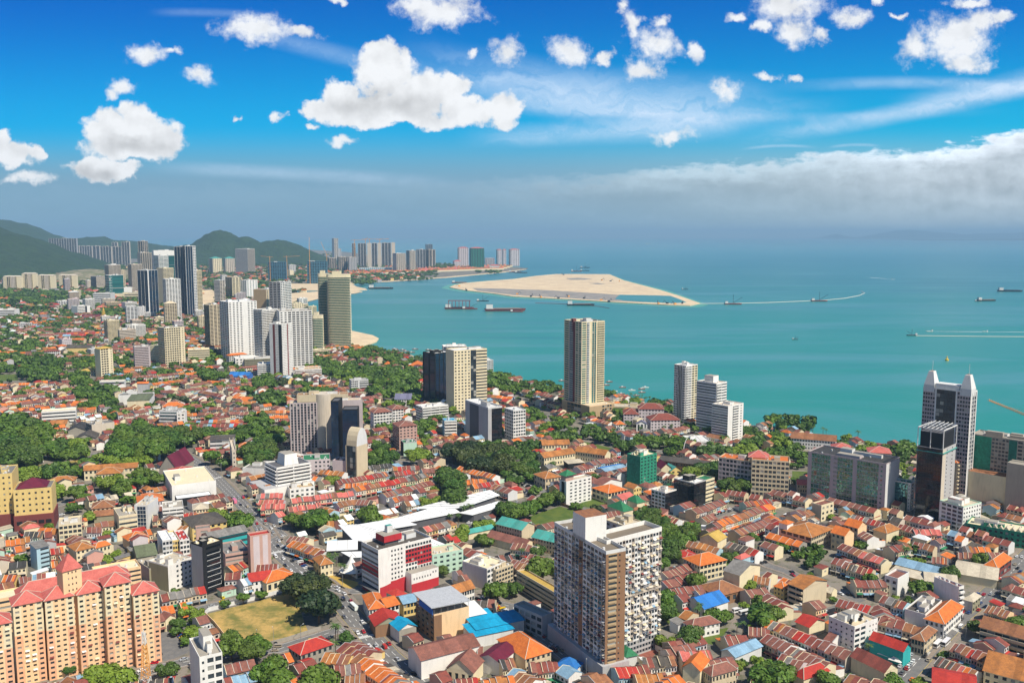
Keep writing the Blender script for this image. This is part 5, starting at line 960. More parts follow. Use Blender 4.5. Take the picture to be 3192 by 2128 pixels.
# white folded market roofs
def slab(v,name,cat,lab,pts,zs,k='wr',wall=True,th=.5,group=None):
    z=sum(zs)/len(zs); P_=[(*U(*Q(v,*p),zz),zz) for p,zz in zip(pts,zs)]; c=[sum(p[i] for p in P_)/len(P_) for i in range(2)]
    r=thing(name,lab,cat,(c[0],c[1],0),0,group); b=M(); b.q(*P_,k=k); low=[(x,y,zz-th) for x,y,zz in P_]; b.q(*low[::-1],k=k)
    n=len(P_)
    for i in range(n): j=(i+1)%n; b.q(P_[i],low[i],low[j],P_[j],k=k)
    part('roof_slab',b,r); occupy([(p[0],p[1]) for p in P_])
    a,bb,cc,d=P_[:4]
    b=M(); m=int(max(math.dist(a,bb),math.dist(a,d))/9)+1
    for i in range(1,m): 
        t_=i/m; p=Vector(a).lerp(Vector(bb),t_); q=Vector(d).lerp(Vector(cc),t_); b.bar(p+Vector((0,0,.06)),q+Vector((0,0,.06)),.13,'gr')
    part('gutter',b,r)
    if wall:
        b=M(); ins=lambda p:(c[0]+(p[0]-c[0])*.86,c[1]+(p[1]-c[1])*.86); b.prism([ins(p) for p in P_],0,z-1.4,'dg'); part('wall',b,r)
    return r
slab('B2','market_roof','market','large white folded market roof with dark gutters, the middle of the chain',[(1240,1410),(1730,1270),(1840,1350),(1380,1440)][::-1][::-1],[10,12,10,9]); LAND.append(('the white folded market roofs',*U(*Q('B2',1600,1350),8),30,12))
slab('B2','market_roof','market','white ribbed market roof at the upper right end of the chain',[(1400,1320),(2110,1150),(2200,1195),(1860,1310)],[11,14,12,12])
slab('B2','market_roof','market','narrow white roof below the ribbed market roof on the right',[(1830,1355),(2190,1250),(2285,1280),(1950,1375)],[9,10,9,8])
slab('B2','market_roof','market','white roof slab with thin gutters left of the market middle',[(930,1460),(1250,1405),(1450,1460),(1060,1525)],[13,13,13,12])
slab('B2','market_roof','market','broad white wedge shaped market roof behind the hotel',[(740,1465),(930,1460),(1300,1550),(1130,1640),(870,1600)],[12,13,13,11,11])
slab('C2','market_roof','market','white rectangular market roof left of the hotel',[(640,280),(915,270),(915,355),(632,370)],[12,12,10,10])
slab('C2','market_roof','market','white triangular market roof tip between the hotel and palms',[(760,380),(950,375),(950,425),(850,430)],[9,9,8,8])
slab('C2','market_roof','market','white ribbed market roof right behind the hotel',[(1590,395),(1560,250),(1790,345),(1600,400)][0:4],[9,11,10,9])
t=thing('tent_canopy','white pointed tensile tent canopy beside the hotel and the palms','tent',(*U(*Q('C2',860,590)),0)); x,y=U(*Q('C2',860,590))
b=M(); b.lathe(x,y,[(9,4),(6,5.5),(3.5,8),(1.6,11),(.5,14)],'wh',10); part('canopy',b,t); b=M(); b.bar((x,y,0),(x,y,14.5),.2,'steel'); part('pole',b,t)
for i,(px_,py_) in enumerate([(1070,1340),(1170,1390)]):
    x,y=U(*Q('C4',px_,py_)); t=thing('tent_canopy','white pyramid party tent beside the turquoise hall, %s one of two'%('left','right')[i],'tent',(x,y,0),0,'white pyramid tents'); b=M(); b.lathe(x,y,[(5,2.6),(2.6,3.6),(1.2,5),(.1,7.4)],'wh',4); part('canopy',b,t)
    for j in range(4): b=M(); an=j*math.pi/2; b.bar((x+4.8*math.cos(an),y+4.8*math.sin(an),0),(x+4.8*math.cos(an),y+4.8*math.sin(an),2.7),.1,'steel'); part('pole',b,t)
# bungalow by the sea, orange roofs
T('B4','seaside_hotel',HO,'white seaside hotel with long rust tiled roof and round corner turrets',215,680,12,150,(620,700),L='G3:wh',Rr='g16:wh/3',w='wh',nf=3,roof='gu',rk='rt',a=-22,d=18,rise=5,short='the white seaside hotel')
T('B4','orange_roof_hall','hall','orange hip roof peeking over the mirror office, left of two',590,780,12,None,(765,770),L='n',Rr='n',w='be',nf=2,roof='hip',rk='pr',a=-15,d=22,rise=5)
T('B4','orange_roof_hall','hall','orange hip roof peeking over the mirror office, right of two',920,810,12,None,(1125,815),L='n',Rr='n',w='be',nf=2,roof='hip',rk='pr',a=-15,d=22,rise=5)
T('B4','small_school','school','small beige block with salmon roof left of the mirror office',275,1100,8,None,(362,1095),L='n',Rr='g4',w='be',nf=2,roof='gu',rk='pr',a=-12,d=14,rise=3)
T('B4','old_white_block',OB,'weathered cream block beside the foot of the mirror office',490,1300,13,405,(600,1250),L='n:be',Rr='g3:cr',w='cr',nf=3,rk='m2',a=36,clutter=0,short='the weathered cream block')
T('A2','orange_roof_house','house','bungalow with wide orange hip roof by the shore palms',1370,1450,7,1350,(1490,1440),L='n',Rr='n:wh',w='cr',nf=1,roof='hip',rk='or',a=-10,d=30,rise=7)
T('A2','orange_roof_house','house','small orange roofed lodge in the shore park',1150,1440,7,1130,(1200,1435),L='n',Rr='n:wh',w='cr',nf=1,roof='hip',rk='or',a=-10,d=14,rise=5)
T('A2','colonial_house','mansion','white house with grey and red roofs and a small tower in the shore park',740,1400,12,None,(810,1385),L='n',Rr='g3:cr',w='cr',nf=2,roof='hip',rk='mr',a=20,d=20,rise=8)
# ---------------------------------------------------------------- left cluster towers (A1/A2) and far towers
def FT(v,lab,x,yt,yb,xl,xr,L,Rr,w='wh',a=38,roof='flat',rk='cn',nf=None,short=None,d=None,gk='gd',cat=TB,name='tower_block',cl=2,rise=None,par=1.,near=False,group=None):
    h=hgt(*[Q(v,x,yt)[0],Q(v,x,yt)[1],Q(v,x,yb)[1]])
    return T(v,name,cat,lab,x,yt,h,xl,xr,L=L,Rr=Rr,w=w,roof=roof,rk=rk,nf=nf,a=a,d=d,near=near,gk=gk,clutter=cl,rise=rise,par=par,short=short,group=group)
# green glass curved tower on the shore (built from stacked rounded slabs)
def rounded(v,x,yb,xl,xr,h,dep,nf,lab,short,kw,kg):
    X,Y=U(*Q(v,x,yb)); s=Y/F*1.0; hw=(xr-xl)/2.904*math.hypot(X,Y)/F/2; r=thing('rounded_tower',lab,AB,(X,Y+dep/2,0)); LAND.append((short,X,Y,hw,h))
    cx,cy=X,Y+dep/2; an=R_(12); ca,sa=math.cos(an),math.sin(an)
    def ring(k,n=32):
        o=[]
        for i in range(n):
            t=2*math.pi*i/n; c,s_=math.cos(t),math.sin(t); e=.42; u=hw*k*math.copysign(abs(c)**e,c); w_=dep/2*k*math.copysign(abs(s_)**e,s_); o.append((cx+u*ca-w_*sa,cy+u*sa+w_*ca))
        return o
    b=M(); b.prism(ring(.9),0,h,kg,'cn'); part('glass_wall',b,r)
    fh=h/nf
    for i in range(nf+1):
        b=M(); b.prism(ring(1.),i*fh,i*fh+fh*.22,kw,None,True); part('balcony',b,r)
    b=M(); b.prism(ring(.985),h,h+7,kw,'cn'); part('parapet',b,r); b=M(); b.prism([(cx-hw*.5,cy-5),(cx+hw*.2,cy-5),(cx+hw*.2,cy+6),(cx-hw*.5,cy+6)],h+5,h+13,kw,'cn'); part('plant_room',b,r)
    occupy(ring(1.)); return r
rounded('A2',745,1300,640,855,147,26,44,'tall rounded green glass tower with cream balcony bands on the shore','the rounded green tower','cr','gt')
rounded('A2',610,1285,548,655,147,24,44,'slimmer rounded green tower half hidden left of its taller twin','the slimmer rounded tower','cr','gt')
rounded('A2',548,1320,496,600,66,22,20,'short rounded green glass block in front of the two rounded towers','the short rounded block','cr','gt')
FT('A2','brown and white striped slim tower in front of the white grid slab',215,1080,1560,112,(318,1075),'n:wh*.3 n:mb*.2 g3*.3 n:bk*.2','n:bk*.1 g4*.45 n:mb*.1 g3*.35',a=20,nf=32,short='the brown striped tower',near=True)
FT('A2','large white slab tower with grid of teal square windows and red roof box',205,965,1480,178,(500,935),'g2','g2*.25 G6*.75',a=20,nf=26,short='the white grid slab',near=True,rk='cn')
FT('A2','white tower with zigzag balconies and white rooftop frame left of the grid slab',50,950,1460,-30,(190,940),'B2','B4',a=15,nf=34,short='the white rooftop frame tower',near=True)
FT('A2','tan brown tower with paired dark windows behind the white frame tower',85,765,1080,-30,(175,760),'n:tn','g4:be',w='tn',a=25,nf=26,short='the tan brown tower')
FT('A2','grey and white apartment tower with pale projecting roof right of the tan tower',215,700,1100,110,(312,705),'G3:gy','G2:wh*.4 B2:wh*.6',w='gy',a=25,nf=26)
FT('A2','cream low block with two steps right of the grey and white tower',325,890,960,300,(425,885),'g2','g5',w='cr',a=15,nf=5,cat=OB,name='office_block')
FT('A2','cream stepped block behind the white grid slab',190,840,1000,170,(265,845),'g1','g3',w='cr',a=15,nf=9,cat=OB,name='office_block')
FT('A2','five storey white parking block with blue rooftop pool',350,1490,1568,322,(588,1480),'b:wh','B3:wh',a=15,nf=5,rk='tn',d=30,cat='parking deck',name='parking_deck',short='the rooftop pool block',near=True)
t=T('A2','pool_annex','parking deck','white stepped lower block at the foot of the brown striped tower',10,1440,20,-60,(130,1460),L='B1',Rr='B3:wh',w='wh',nf=6,a=15,d=26,rk='lg')
FT('A2','low cream block with curved yellow canopy at the foot of the rounded towers',640,1310,1350,600,(720,1310),'n','b:be',w='be',a=5,nf=3,rk='be',cat='clubhouse',name='clubhouse',d=20)
FT('A1','big white tower with dense dark punched windows and white roof boxes',2065,880,1400,1985,(2323,860),'G4','g4*.5 n*.15 g3*.35',a=22,nf=33,short='the big white punched tower',near=True,rk='lg')
t=T('A1','podium_block',OB,'white lower podium with small square windows at the foot of the big white tower',2130,1390,18,1955,(2440,1345),L='g6/4',Rr='g9/4',w='wh',nf=4,a=22,d=30,rk='lg',clutter=1)
t=T('A1','parking_deck','parking deck','dark grey multi deck car park right of the white podium',2215,1400,17,2155,(2500,1370),L='b:ol',Rr='b:ol/5',w='ol',nf=5,a=22,d=30,rk='gr',clutter=2)
FT('A1','khaki grey apartment tower with narrow balconies left of the big white tower',1895,905,1300,1845,(1995,880),'B2:ol','G3:be',w='be',a=25,nf=32,short='the khaki apartment tower',near=True)
FT('A1','pair of dark navy skyscrapers with white ribs, the left shaft',1655,375,1005,1575,(1690,375),'v3:bk','v2:bk',w='lg',gk='gb',a=25,nf=45,short='the navy twin skyscraper')
FT('A1','pair of dark navy skyscrapers with white ribs, the right shaft',1675,370,1010,1650,(1770,372),'v1:bk','v3:bk*.7 G2:wh*.3',w='lg',gk='gb',a=25,nf=45)
FT('A1','navy glass tower with bright white centre stripe and lower white wing',1335,590,1000,1240,(1425,600),'v3:bk','n:wh*.08 v3:bk',w='lg',gk='gb',a=25,nf=36,short='the navy tower with white stripe')
FT('A1','white stepped tower with curved arches left of the navy skyscrapers',1500,670,1050,1470,(1632,660),'G2','G5',a=20,nf=34,short='the white arch window tower')
FT('A1','cream tower with teal windows behind the white arch tower',1475,570,900,1415,(1570,575),'n:be','B3',w='cr',a=22,nf=30)
FT('A1','wide white condominium with green glass corner behind the navy tower',1435,455,850,1385,(1580,450),'B1','B2*.6 B1:gt*.4',a=18,nf=34,gk='gt',short='the wide white condominium')
FT('A1','white back slab tower with flat top left of the navy skyscrapers',1390,412,800,1375,(1575,410),'n','n:wh',a=10,nf=34)
FT('A1','pale beige slab with fine lines left of the wide white condominium',1270,430,760,1242,(1385,425),'n:lm','v6:lm',w='lm',a=10,nf=34)
FT('A1','pale twin shaft tower standing on the horizon left of the navy skyscrapers',1290,325,640,1247,(1337,325),'v2:lm','v3:lm',w='lm',a=30,nf=30)
FT('A1','cream balcony tower right of the navy skyscrapers',1765,590,1000,1755,(1825,590),'n','B2:cr',w='cr',a=20,nf=34)
FT('A1','ornate beige tower with arched crown in front of the white arch tower',1490,890,1090,1478,(1600,885),'n:be','G5:be',w='be',a=15,nf=16,roof='hip',rk='be',rise=6,short='the ornate beige tower')
FT('A1','round beige tower with balconies left of the teal glass office',1190,535,800,1155,(1285,530),'B1:lm','B3:lm',w='lm',a=25,nf=30)
FT('A1','white high rise with brown balcony lines behind the teal glass office',985,540,800,945,(1090,535),'B1:lm','B3:lm',w='wh',a=25,nf=28)
FT('A1','beige low shaft right behind the teal glass office',1095,585,760,1090,(1132,582),'n:be','g2:be',w='be',a=20,nf=20)
FT('A1','teal glass office with white frame and green floor bands',985,635,860,948,(1115,640),'c3:wh','c2:wh*.2 b:gt*.8',a=18,nf=10,gk='gt',short='the teal glass office')
FT('A1','dark grey banded office left of the teal glass office',870,645,760,820,(948,650),'b:dg','b:lm',w='gy',a=25,nf=11,short='the dark banded office')
FT('A1','slim white tower left of the dark banded office',790,680,770,773,(820,680),'n:lm','g2:lm',a=25,nf=16)
FT('A1','large cream mall block under the teal glass office',1000,800,860,960,(1250,790),'n:cr','n:cr*.5 b:cr*.5',w='cr',a=8,nf=3,cat='mall',name='shopping_mall',d=60)
FT('A1','grey stepped mall block left below the teal glass office',840,800,890,815,(1000,790),'b:lg','b:lg',w='lg',a=8,nf=5,cat='mall',name='shopping_mall',d=50)
FT('A1','second white mall box right of the cream mall block',1120,745,830,1115,(1195,740),'n','n:wh',a=8,nf=5,cat='mall',name='shopping_mall')
for i,(x,y,xl,xr,yb) in enumerate([(25,645,10,190,775),(195,618,165,325,770),(340,635,320,490,775),(530,632,517,688,752)]):
    FT('A1','%s of four cream apartment slabs at the foot of the left hill'%('leftmost','second from left','third from left','rightmost')[i],x,y,yb,xl,(xr,y-2),'n:cr','g3:cr*.2 v2:cr*.2 g3:lm*.25 v2:cr*.1 n:cr*.25',w='cr',a=3,nf=24,d=18,roof='hip',rk='lm',rise=4,group='cream slabs at the foot of the hill')
FT('A1','white office slab cut by the left edge with dark blue base',-60,950,1020,-90,(130,930),'n','b:lg',w='wh',a=10,nf=5,cat=OB,name='office_block',d=40)
FT('A1','white apartment block with red brown balconies left of the golden pagoda',770,850,970,745,(855,850),'g1','B3',a=20,nf=12,cat=AB,name='apartment_block')
FT('A1','white and dark striped block directly left of the golden pagoda',700,915,1005,645,(815,912),'n','b:wh*.6 n:bk*.15 n:wh*.25',a=12,nf=7,cat=OB,name='office_block',short='the dark striped block')
FT('A1','grey white low slab among orange villas at the left',525,870,925,505,(665,865),'n','G6:lg',a=12,nf=5,cat=AB,name='apartment_block')
FT('A1','long brown and cream flats right of the golden pagoda',960,880,945,945,(1095,870),'n','B5:be',w='be',a=10,nf=8,cat=AB,name='apartment_block',rk='mr')
FT('A1','white flats with brown roof right of the long cream flats',1130,880,960,1098,(1240,875),'n','B4:wh',a=14,nf=8,cat=AB,name='apartment_block',rk='mr')
FT('A1','grey white slim tower with stacked square balconies below the navy tower',1145,920,1090,1133,(1245,918),'B1:lg','G3:lg',w='lg',a=14,nf=14,cat=AB,name='apartment_block',short='the slim grey white balcony tower')
FT('A1','pale glass block right of the slim grey white balcony tower',1250,920,1020,1240,(1315,918),'n:lg','g4:lg',w='lg',a=10,nf=10,cat=OB,name='office_block')
FT('A1','cream cylindrical looking apartment tower with stacked balconies and tiny roof dome',975,1045,1225,938,(1078,1040),'B1:cr','B4:cr',w='cr',a=20,nf=17,cat=AB,name='apartment_block',short='the cream balcony tower',near=True)
FT('A1','white twin apartment block with dark bands below the slim balcony tower',1150,1090,1195,1135,(1318,1080),'n','G3*.4 n*.05 B3*.5',a=12,nf=11,cat=AB,name='apartment_block',near=True)
t=FT('A1','large cream hospital tower with terracotta cornice lines',1485,1115,1480,1425,(1668,1085),'G5:cr','G7:cr*.8 w1:cr*.2',w='cr',a=24,nf=18,cat='hospital',name='hospital_tower',short='the cream hospital',near=True,rk='gr')
t=T('A1','hospital_wing','hospital','lower cream wing with dark windows left of the large cream hospital tower',1470,1275,35,1352,(1500,1265),L='g10:cr/11',Rr='g2:cr/11',w='cr',nf=11,rk='gn',a=24,clutter=1)
t=T('A1','hospital_annex','hospital','cream annex with stepped terraces right of the hospital tower',1700,1310,24,1690,(1895,1290),L='n',Rr='b:cr/6',w='cr',nf=6,rk='cr',a=18,d=22,clutter=3)
FT('A1','greyish pink tower with stepped beige base left of the hospital',1215,1285,1500,1205,(1358,1275),'n:pg','b:pg*.9 n:pg*.1',w='pg',a=15,nf=14,cat=OB,name='office_block',short='the greyish pink tower',near=True)
FT('A1','cream eleven storey tower with orange yellow cap and square windows',905,1300,1560,855,(1018,1265),'n:cr','n:cr*.05 G3:cr*.6 n:cr*.1 w1:cr*.25',w='cr',a=22,nf=12,cat=TB,short='the cream tower with orange cap',near=True,roof='hip',rk='yr',rise=3)
FT('A1','low hall with golden orange roof left of the orange capped tower',800,1500,1545,720,(890,1490),'n','g4:cr',w='cr',a=18,nf=2,cat='hall',name='hall',roof='hip',rk='yr',rise=4,near=True)
FT('A1','pink white office with crimson roof edge above the black and yellow roofs',560,1215,1300,530,(650,1205),'n:lv','g5:lv',w='lv',a=15,nf=6,cat=OB,name='office_block',rk='rr')
FT('A1','small golden domed hall with dark long roof beside the pagoda temple',600,1290,1330,580,(850,1260),'n','n:yl',w='yl',a=5,nf=1,cat='temple',name='temple_hall',roof='gu',rk='dr',rise=5,d=16)
FT('A1','temple hall with wide crimson roof next to the golden pagoda',735,1010,1030,725,(900,1000),'n','n:yl',w='yl',a=5,nf=1,cat='temple',name='temple_hall',roof='gu',rk='wi',rise=6,d=24)
x,y=U(*Q('A1',940,1035)); t=thing('pagoda','golden tiered pagoda spire left of the cream balcony tower','pagoda',(x,y,0)); LAND.append(('the golden pagoda',x,y,9,45))
b=M(); b.lathe(x,y,[(9,0),(9,6),(7.5,7),(7.5,11),(6,12),(6,16),(5,17),(4.4,22),(3.4,23),(3,28),(1.6,31),(1.2,38),(.5,42),(.1,47)],'gold',12); part('spire',b,t)
# long grey slab estate behind the hill
for i,(x,y,xl,xr,yb) in enumerate([(440,300,432,690,540),(445,352,440,545,495),(548,350,545,612,510),(640,365,612,715,515),(718,368,712,830,520),(835,368,830,900,525),(905,372,900,1005,540),(1018,375,1015,1122,550),(1100,330,1095,1168,555),(1010,335,1008,1060,520)]):
    FT('A1','grey slab %s, counting rightwards, of the long estate behind the left hill'%('one','two','three','four','five','six','seven','eight','nine','ten')[i],x,y,yb,xl,(xr,y),'n:gy','v%d:gy'%max(2,(xr-x)//22),w='lm' if i else 'gy',a=6,nf=40,d=26,group='grey estate slabs behind the hill')
FT('A1','white block peeping over the hill crest left of the grey estate',325,325,400,300,(390,320),'n','g4',a=10,nf=8,cat=AB,name='apartment_block')
# centre right far towers
FT('A1','cream tower with turquoise roofs under the round hill, left of a pair',1925,480,620,1888,(2008,482),'g1:lm','g5:cr',w='cr',a=15,nf=28,roof='hip',rk='tq',rise=9)
FT('A1','cream tower with turquoise roofs under the round hill, right of a pair',2040,480,615,2024,(2125,482),'n:lm','g5:lm',w='lm',a=15,nf=26,roof='hip',rk='tq',rise=9)
FT('A1','tall silver grey slab with horizontal lines below the round hill',2240,395,625,2128,(2305,398),'b:gy','B1:lm',w='lg',a=40,nf=40,short='the silver grey slab')
FT('A1','grey office block with ribbon windows right of the sand yard',1990,680,900,1935,(2035,675),'b:gy','G2:lm',w='lg',a=35,nf=18)
FT('A1','cream tower with dark roof ornaments behind the big white tower',2100,655,860,2038,(2190,660),'G3:ol','G3:cr',w='be',a=35,nf=24)
FT('A1','white tower with teal square windows behind the big white tower',2230,680,860,2158,(2330,690),'g4','g4',w='wh',a=25,nf=22,gk='gt')
FT('A2','unfinished slab with dark top and blue scaffold net, left of two',100,515,690,75,(265,515),'n','G8:netb',w='netb',a=5,nf=14,cat='construction site',name='netted_slab',d=24,short='the left blue netted slab')
FT('A2','unfinished slab with dark top and blue scaffold net, right of two',455,508,710,447,(635,505),'n','G8:netb',w='netb',a=5,nf=14,cat='construction site',name='netted_slab',d=24,short='the right blue netted slab')
FT('A2','pale twin tower with tapered tops above the left blue netted slab',150,395,500,140,(255,385),'n:lm','g5:lm',w='lm',a=20,nf=22)
FT('A2','pinkish tower directly behind the pale twin tower',225,360,470,220,(262,362),'n:lm','g2:lm',w='lv',a=20,nf=20,roof='hip',rk='pr',rise=6)
FT('A2','small white tower right of the middle hill, left of a pair',362,400,470,352,(388,402),'n:lm','g2',a=20,nf=16)
FT('A2','small pink and white tower right of the middle hill, right of a pair',395,400,480,388,(420,402),'n:lm','g2:lv',a=20,nf=16)
FT('A2','beige tower with pointed cap beyond the middle hill',440,412,470,430,(475,412),'n:lm','g2:be',w='be',a=20,nf=14,roof='hip',rk='be',rise=7)
FT('A2','white stepped flats between the two blue netted slabs',295,540,620,282,(355,545),'n:lm','G4',a=15,nf=13,cat=AB,name='apartment_block')
FT('A2','cream box tower between the two blue netted slabs',300,590,655,268,(335,585),'n:be','n:cr',w='cr',a=30,nf=12,cat=AB,name='apartment_block')
FT('A2','tallest slim silver tower of the far shore group',700,300,480,680,(737,302),'n:gy','G2:lm',w='lm',a=40,nf=50,short='the tallest far silver tower')
FT('A2','dark slim tower leaning against the tallest far silver tower',738,392,470,720,(765,395),'n:gy','g2:gy',w='gy',a=35,nf=34)
FT('A2','ribbed white tower left below the tallest far silver tower',660,478,590,642,(720,480),'v2:gy','v3:lm',w='lm',a=20,nf=28)
FT('A2','ribbed pale tower below the dark slim tower',745,468,600,728,(820,470),'v2:gy','v4:lm',w='lm',a=20,nf=30)
FT('A2','curved pale grey tower right of the ribbed pale tower',835,472,605,824,(908,475),'v1:gy','g5:gy',w='lm',a=15,nf=30)
for i,(x,y,xl,xr,yb) in enumerate([(862,345,838,892,560),(915,345,892,990,560),(1000,342,990,1035,575),(1040,342,1035,1090,560),(1095,342,1088,1125,570),(1130,340,1125,1215,560),(1220,338,1213,1252,558)]):
    FT('A2','%s shaft from the left in the giant grey slab by the far shore'%('first','second','third','fourth','fifth','sixth','seventh')[i],x,y,yb,xl,(xr,y),'n:gy','n:lm' if i in(2,4,6) else 'v%d:gy'%max(2,(xr-x)//22),w='lm',a=5,nf=42,d=30,group='shafts of the giant slab by the far shore')
FT('A2','blue white mall with dome in front of the giant slab',930,565,600,912,(1225,560),'n','g16:sky',w='wh',a=3,nf=4,cat='mall',name='shopping_mall',d=50)
FT('A2','tall pale tower with fine floors right of the giant slab',1265,435,605,1230,(1350,432),'n:gy','G5:lm',w='lg',a=12,nf=34)
FT('A2','pale tower pair with dark gap, left shaft near the shore',1385,410,600,1353,(1440,405),'G1:gy','G4:lm',w='lg',a=25,nf=38)
FT('A2','grey slab between two pale shore towers',1450,400,580,1442,(1530,398),'n:gy','v3:gy',w='gy',a=8,nf=38)
FT('A2','white ribbed shaft at the right end of the shore tower pair',1560,402,570,1525,(1618,400),'v1:lm','v2:lm',w='lm',a=20,nf=36)
FT('A2','dark top of a tower rising behind the white ribbed shaft',1535,355,480,1525,(1592,352),'n:gy','g3:dg',w='dg',a=15,nf=40)
FT('A2','rose capped tower on the far headland, left of the green netted one',1830,385,550,1818,(1918,385),'n:lm','g5:lv',w='lv',a=15,nf=30,roof='hip',rk='pr',rise=7,short='the rose capped far tower')
FT('A2','rose capped tower half wrapped in dark green net on the far headland',1940,388,575,1926,(2060,385),'n:netd','g5:netd',w='netd',a=12,nf=28,roof='hip',rk='pr',rise=7)
FT('A2','long pink and white hotel block right of the green netted far tower',2070,480,540,2062,(2155,475),'n:lv','G5:lv',w='lv',a=8,nf=10,cat=HO,name='hotel_block',rk='pr')
FT('A2','pink and white villa estate block with rose roofs left of the netted far tower',1790,505,555,1775,(1855,505),'n:lv','g5:lv',w='lv',a=5,nf=7,cat=AB,name='apartment_block',roof='hip',rk='pr',rise=8)
FT('A2','rose capped tower on the headland, first of three before the open sea',2182,402,535,2168,(2222,402),'n:lm','g2:lv',w='lv',a=15,nf=26,roof='hip',rk='pr',rise=6)
FT('A2','rose capped tower on the headland, second of three before the open sea',2232,402,540,2222,(2260,400),'n:lm','g2:lv',w='lv',a=15,nf=26,roof='hip',rk='pr',rise=6)
FT('A2','rose capped tallest tower at the very tip of the far headland',2300,400,550,2282,(2380,362),'n:lm','g4:lv',w='lv',a=20,nf=30,roof='hip',rk='pr',rise=6)
FT('A2','low white hotel with rose roofs at the headland tip',2110,545,580,2065,(2200,540),'n','g8:wh',a=3,nf=4,cat=HO,name='hotel_block',roof='hip',rk='pr',rise=7,d=40)
for i,(v,x,yb,h,L,az,li) in enumerate([('A2',125,690,150,45,2.8,.1),('A2',278,660,120,60,.1,.05),('A2',485,710,200,40,1.6,.9),('A2',640,690,165,70,2.4,1.0),('A2',890,560,300,60,.1,.05),('A2',988,550,310,15,.1,.5),('A2',1025,545,310,90,0.,.0),('A2',1118,545,300,40,.2,.1)]):
    X,Y=U(*Q(v,x,yb)); c=thing('tower_crane','orange construction crane over the far shore, number %s from the left'%('one','two','three','four','five','six','seven','eight')[i],'crane',(X,Y,0),0,'cranes over the far shore'); 
    sc=Y/2500; h=min(h,hgt(Q(v,x,0)[0],Q(v,x,[460,450,345,440,310,300,300,305][i])[1],Q(v,x,yb)[1])); b=M(); b.bar((X,Y,0),(X,Y,h),.7*sc,'crane'); part('mast',b,c); b=M(); o=Vector((X,Y,h-4)); b.bar(o,o+Vector((math.cos(az)*math.cos(li),math.sin(az)*.2,math.sin(li)))*L*.6*sc,.45*sc,'crane'); b.bar(o,o-Vector((math.cos(az),0,0))*9*sc,.5*sc,'crane'); part('jib',b,c)
# ---------------------------------------------------------------- labels that single things out by their neighbours
ORD=['nearest','second nearest','third nearest','fourth nearest','fifth nearest','sixth nearest','seventh nearest','eighth nearest','ninth nearest','tenth nearest','eleventh nearest','twelfth nearest','thirteenth nearest','fourteenth nearest','fifteenth nearest','sixteenth nearest','seventeenth nearest','eighteenth nearest','nineteenth nearest','twentieth nearest']
LP=[(s,x,y,r,*P(x,y,0)) for s,x,y,r,h in LAND]; PEND=[]
def later(o,x,y,desc): PEND.append((o,x,y,desc))
def label_all():
    D={}
    for o,x,y,desc in PEND:
        s,lx,ly,r,qx,qy=min(LP,key=lambda l:math.hypot(x-l[1],y-l[2])-l[3]*.6); px,py=P(x,y,0)
        dx,dy=px-qx,(py-qy)*1.6; rel=('right of' if dx>0 else 'left of') if abs(dx)>abs(dy) else ('in front of' if dy>0 else 'behind')
        D.setdefault((desc,rel,s),[]).append((math.hypot(x-lx,y-ly),o))
    for (desc,rel,s),L in D.items():
        L.sort(key=lambda t:t[0])
        for i,(_,o) in enumerate(L):
            if len(L)==1: o['label']='%s %s %s'%(desc,rel,s)
            else: o['label']='%s, %s %s %s'%(desc,ORD[min(i,19)],rel,s)
# ---------------------------------------------------------------- trees
def crown(seed,n,lv,ls,flat=.75,spread=.62,k='lf1'):
    r=random.Random(seed); b=M(); bl=[]
    for i in range(n):
        a=r.uniform(0,6.28); rr=spread*math.sqrt(r.random()); z=r.uniform(-.25,.45)*flat*(1.1-rr); bl.append((rr*math.cos(a),rr*math.sin(a),z,r.uniform(.28,.46)))
    for cx,cy,cz,cr in bl:
        for j in range(lv):
            v=Vector((r.gauss(0,1),r.gauss(0,1),r.gauss(.25,1))).normalized(); c=Vector((cx,cy,cz))+Vector((v.x,v.y,v.z*flat))*cr*r.uniform(.72,1.08)
            nrm=(v+Vector((r.uniform(-.6,.6),r.uniform(-.6,.6),r.uniform(-.3,.8)))).normalized(); t=nrm.orthogonal().normalized(); t=(t*math.cos(a:=r.uniform(0,6.3))+nrm.cross(t)*math.sin(a)); bb=nrm.cross(t); s=ls*r.uniform(.6,1.3)
            b.q(tuple(c-t*s-bb*s*.6),tuple(c+t*s-bb*s*.4),tuple(c+t*s*.7+bb*s*.7),tuple(c-t*s*.5+bb*s*.8),k=k)
    return b
KINDS={'g':('lf1',.75,.6),'d':('lf2',.8,.6),'y':('lf3',.8,.55),'c':('lf2',1.3,.4),'k':('lfd',.85,.6)}
CR={}
for kk,(mk,fl,sp) in KINDS.items():
    for i in range(3): CR[kk,i]=crown(hash(kk)%7+ord(kk)*10+i,11,190,.085,fl,sp,mk).mesh('crown')
def trunk_mesh():
    b=M(); b.bar((0,0,-.2),(0,0,.55),.055,'trunk',6)
    for a in range(4): b.bar((0,0,.4+.05*a),(.38*math.cos(a*1.7),.38*math.sin(a*1.7),.85),.028,'trunk',5)
    return b.mesh('trunk')
TRK=trunk_mesh()
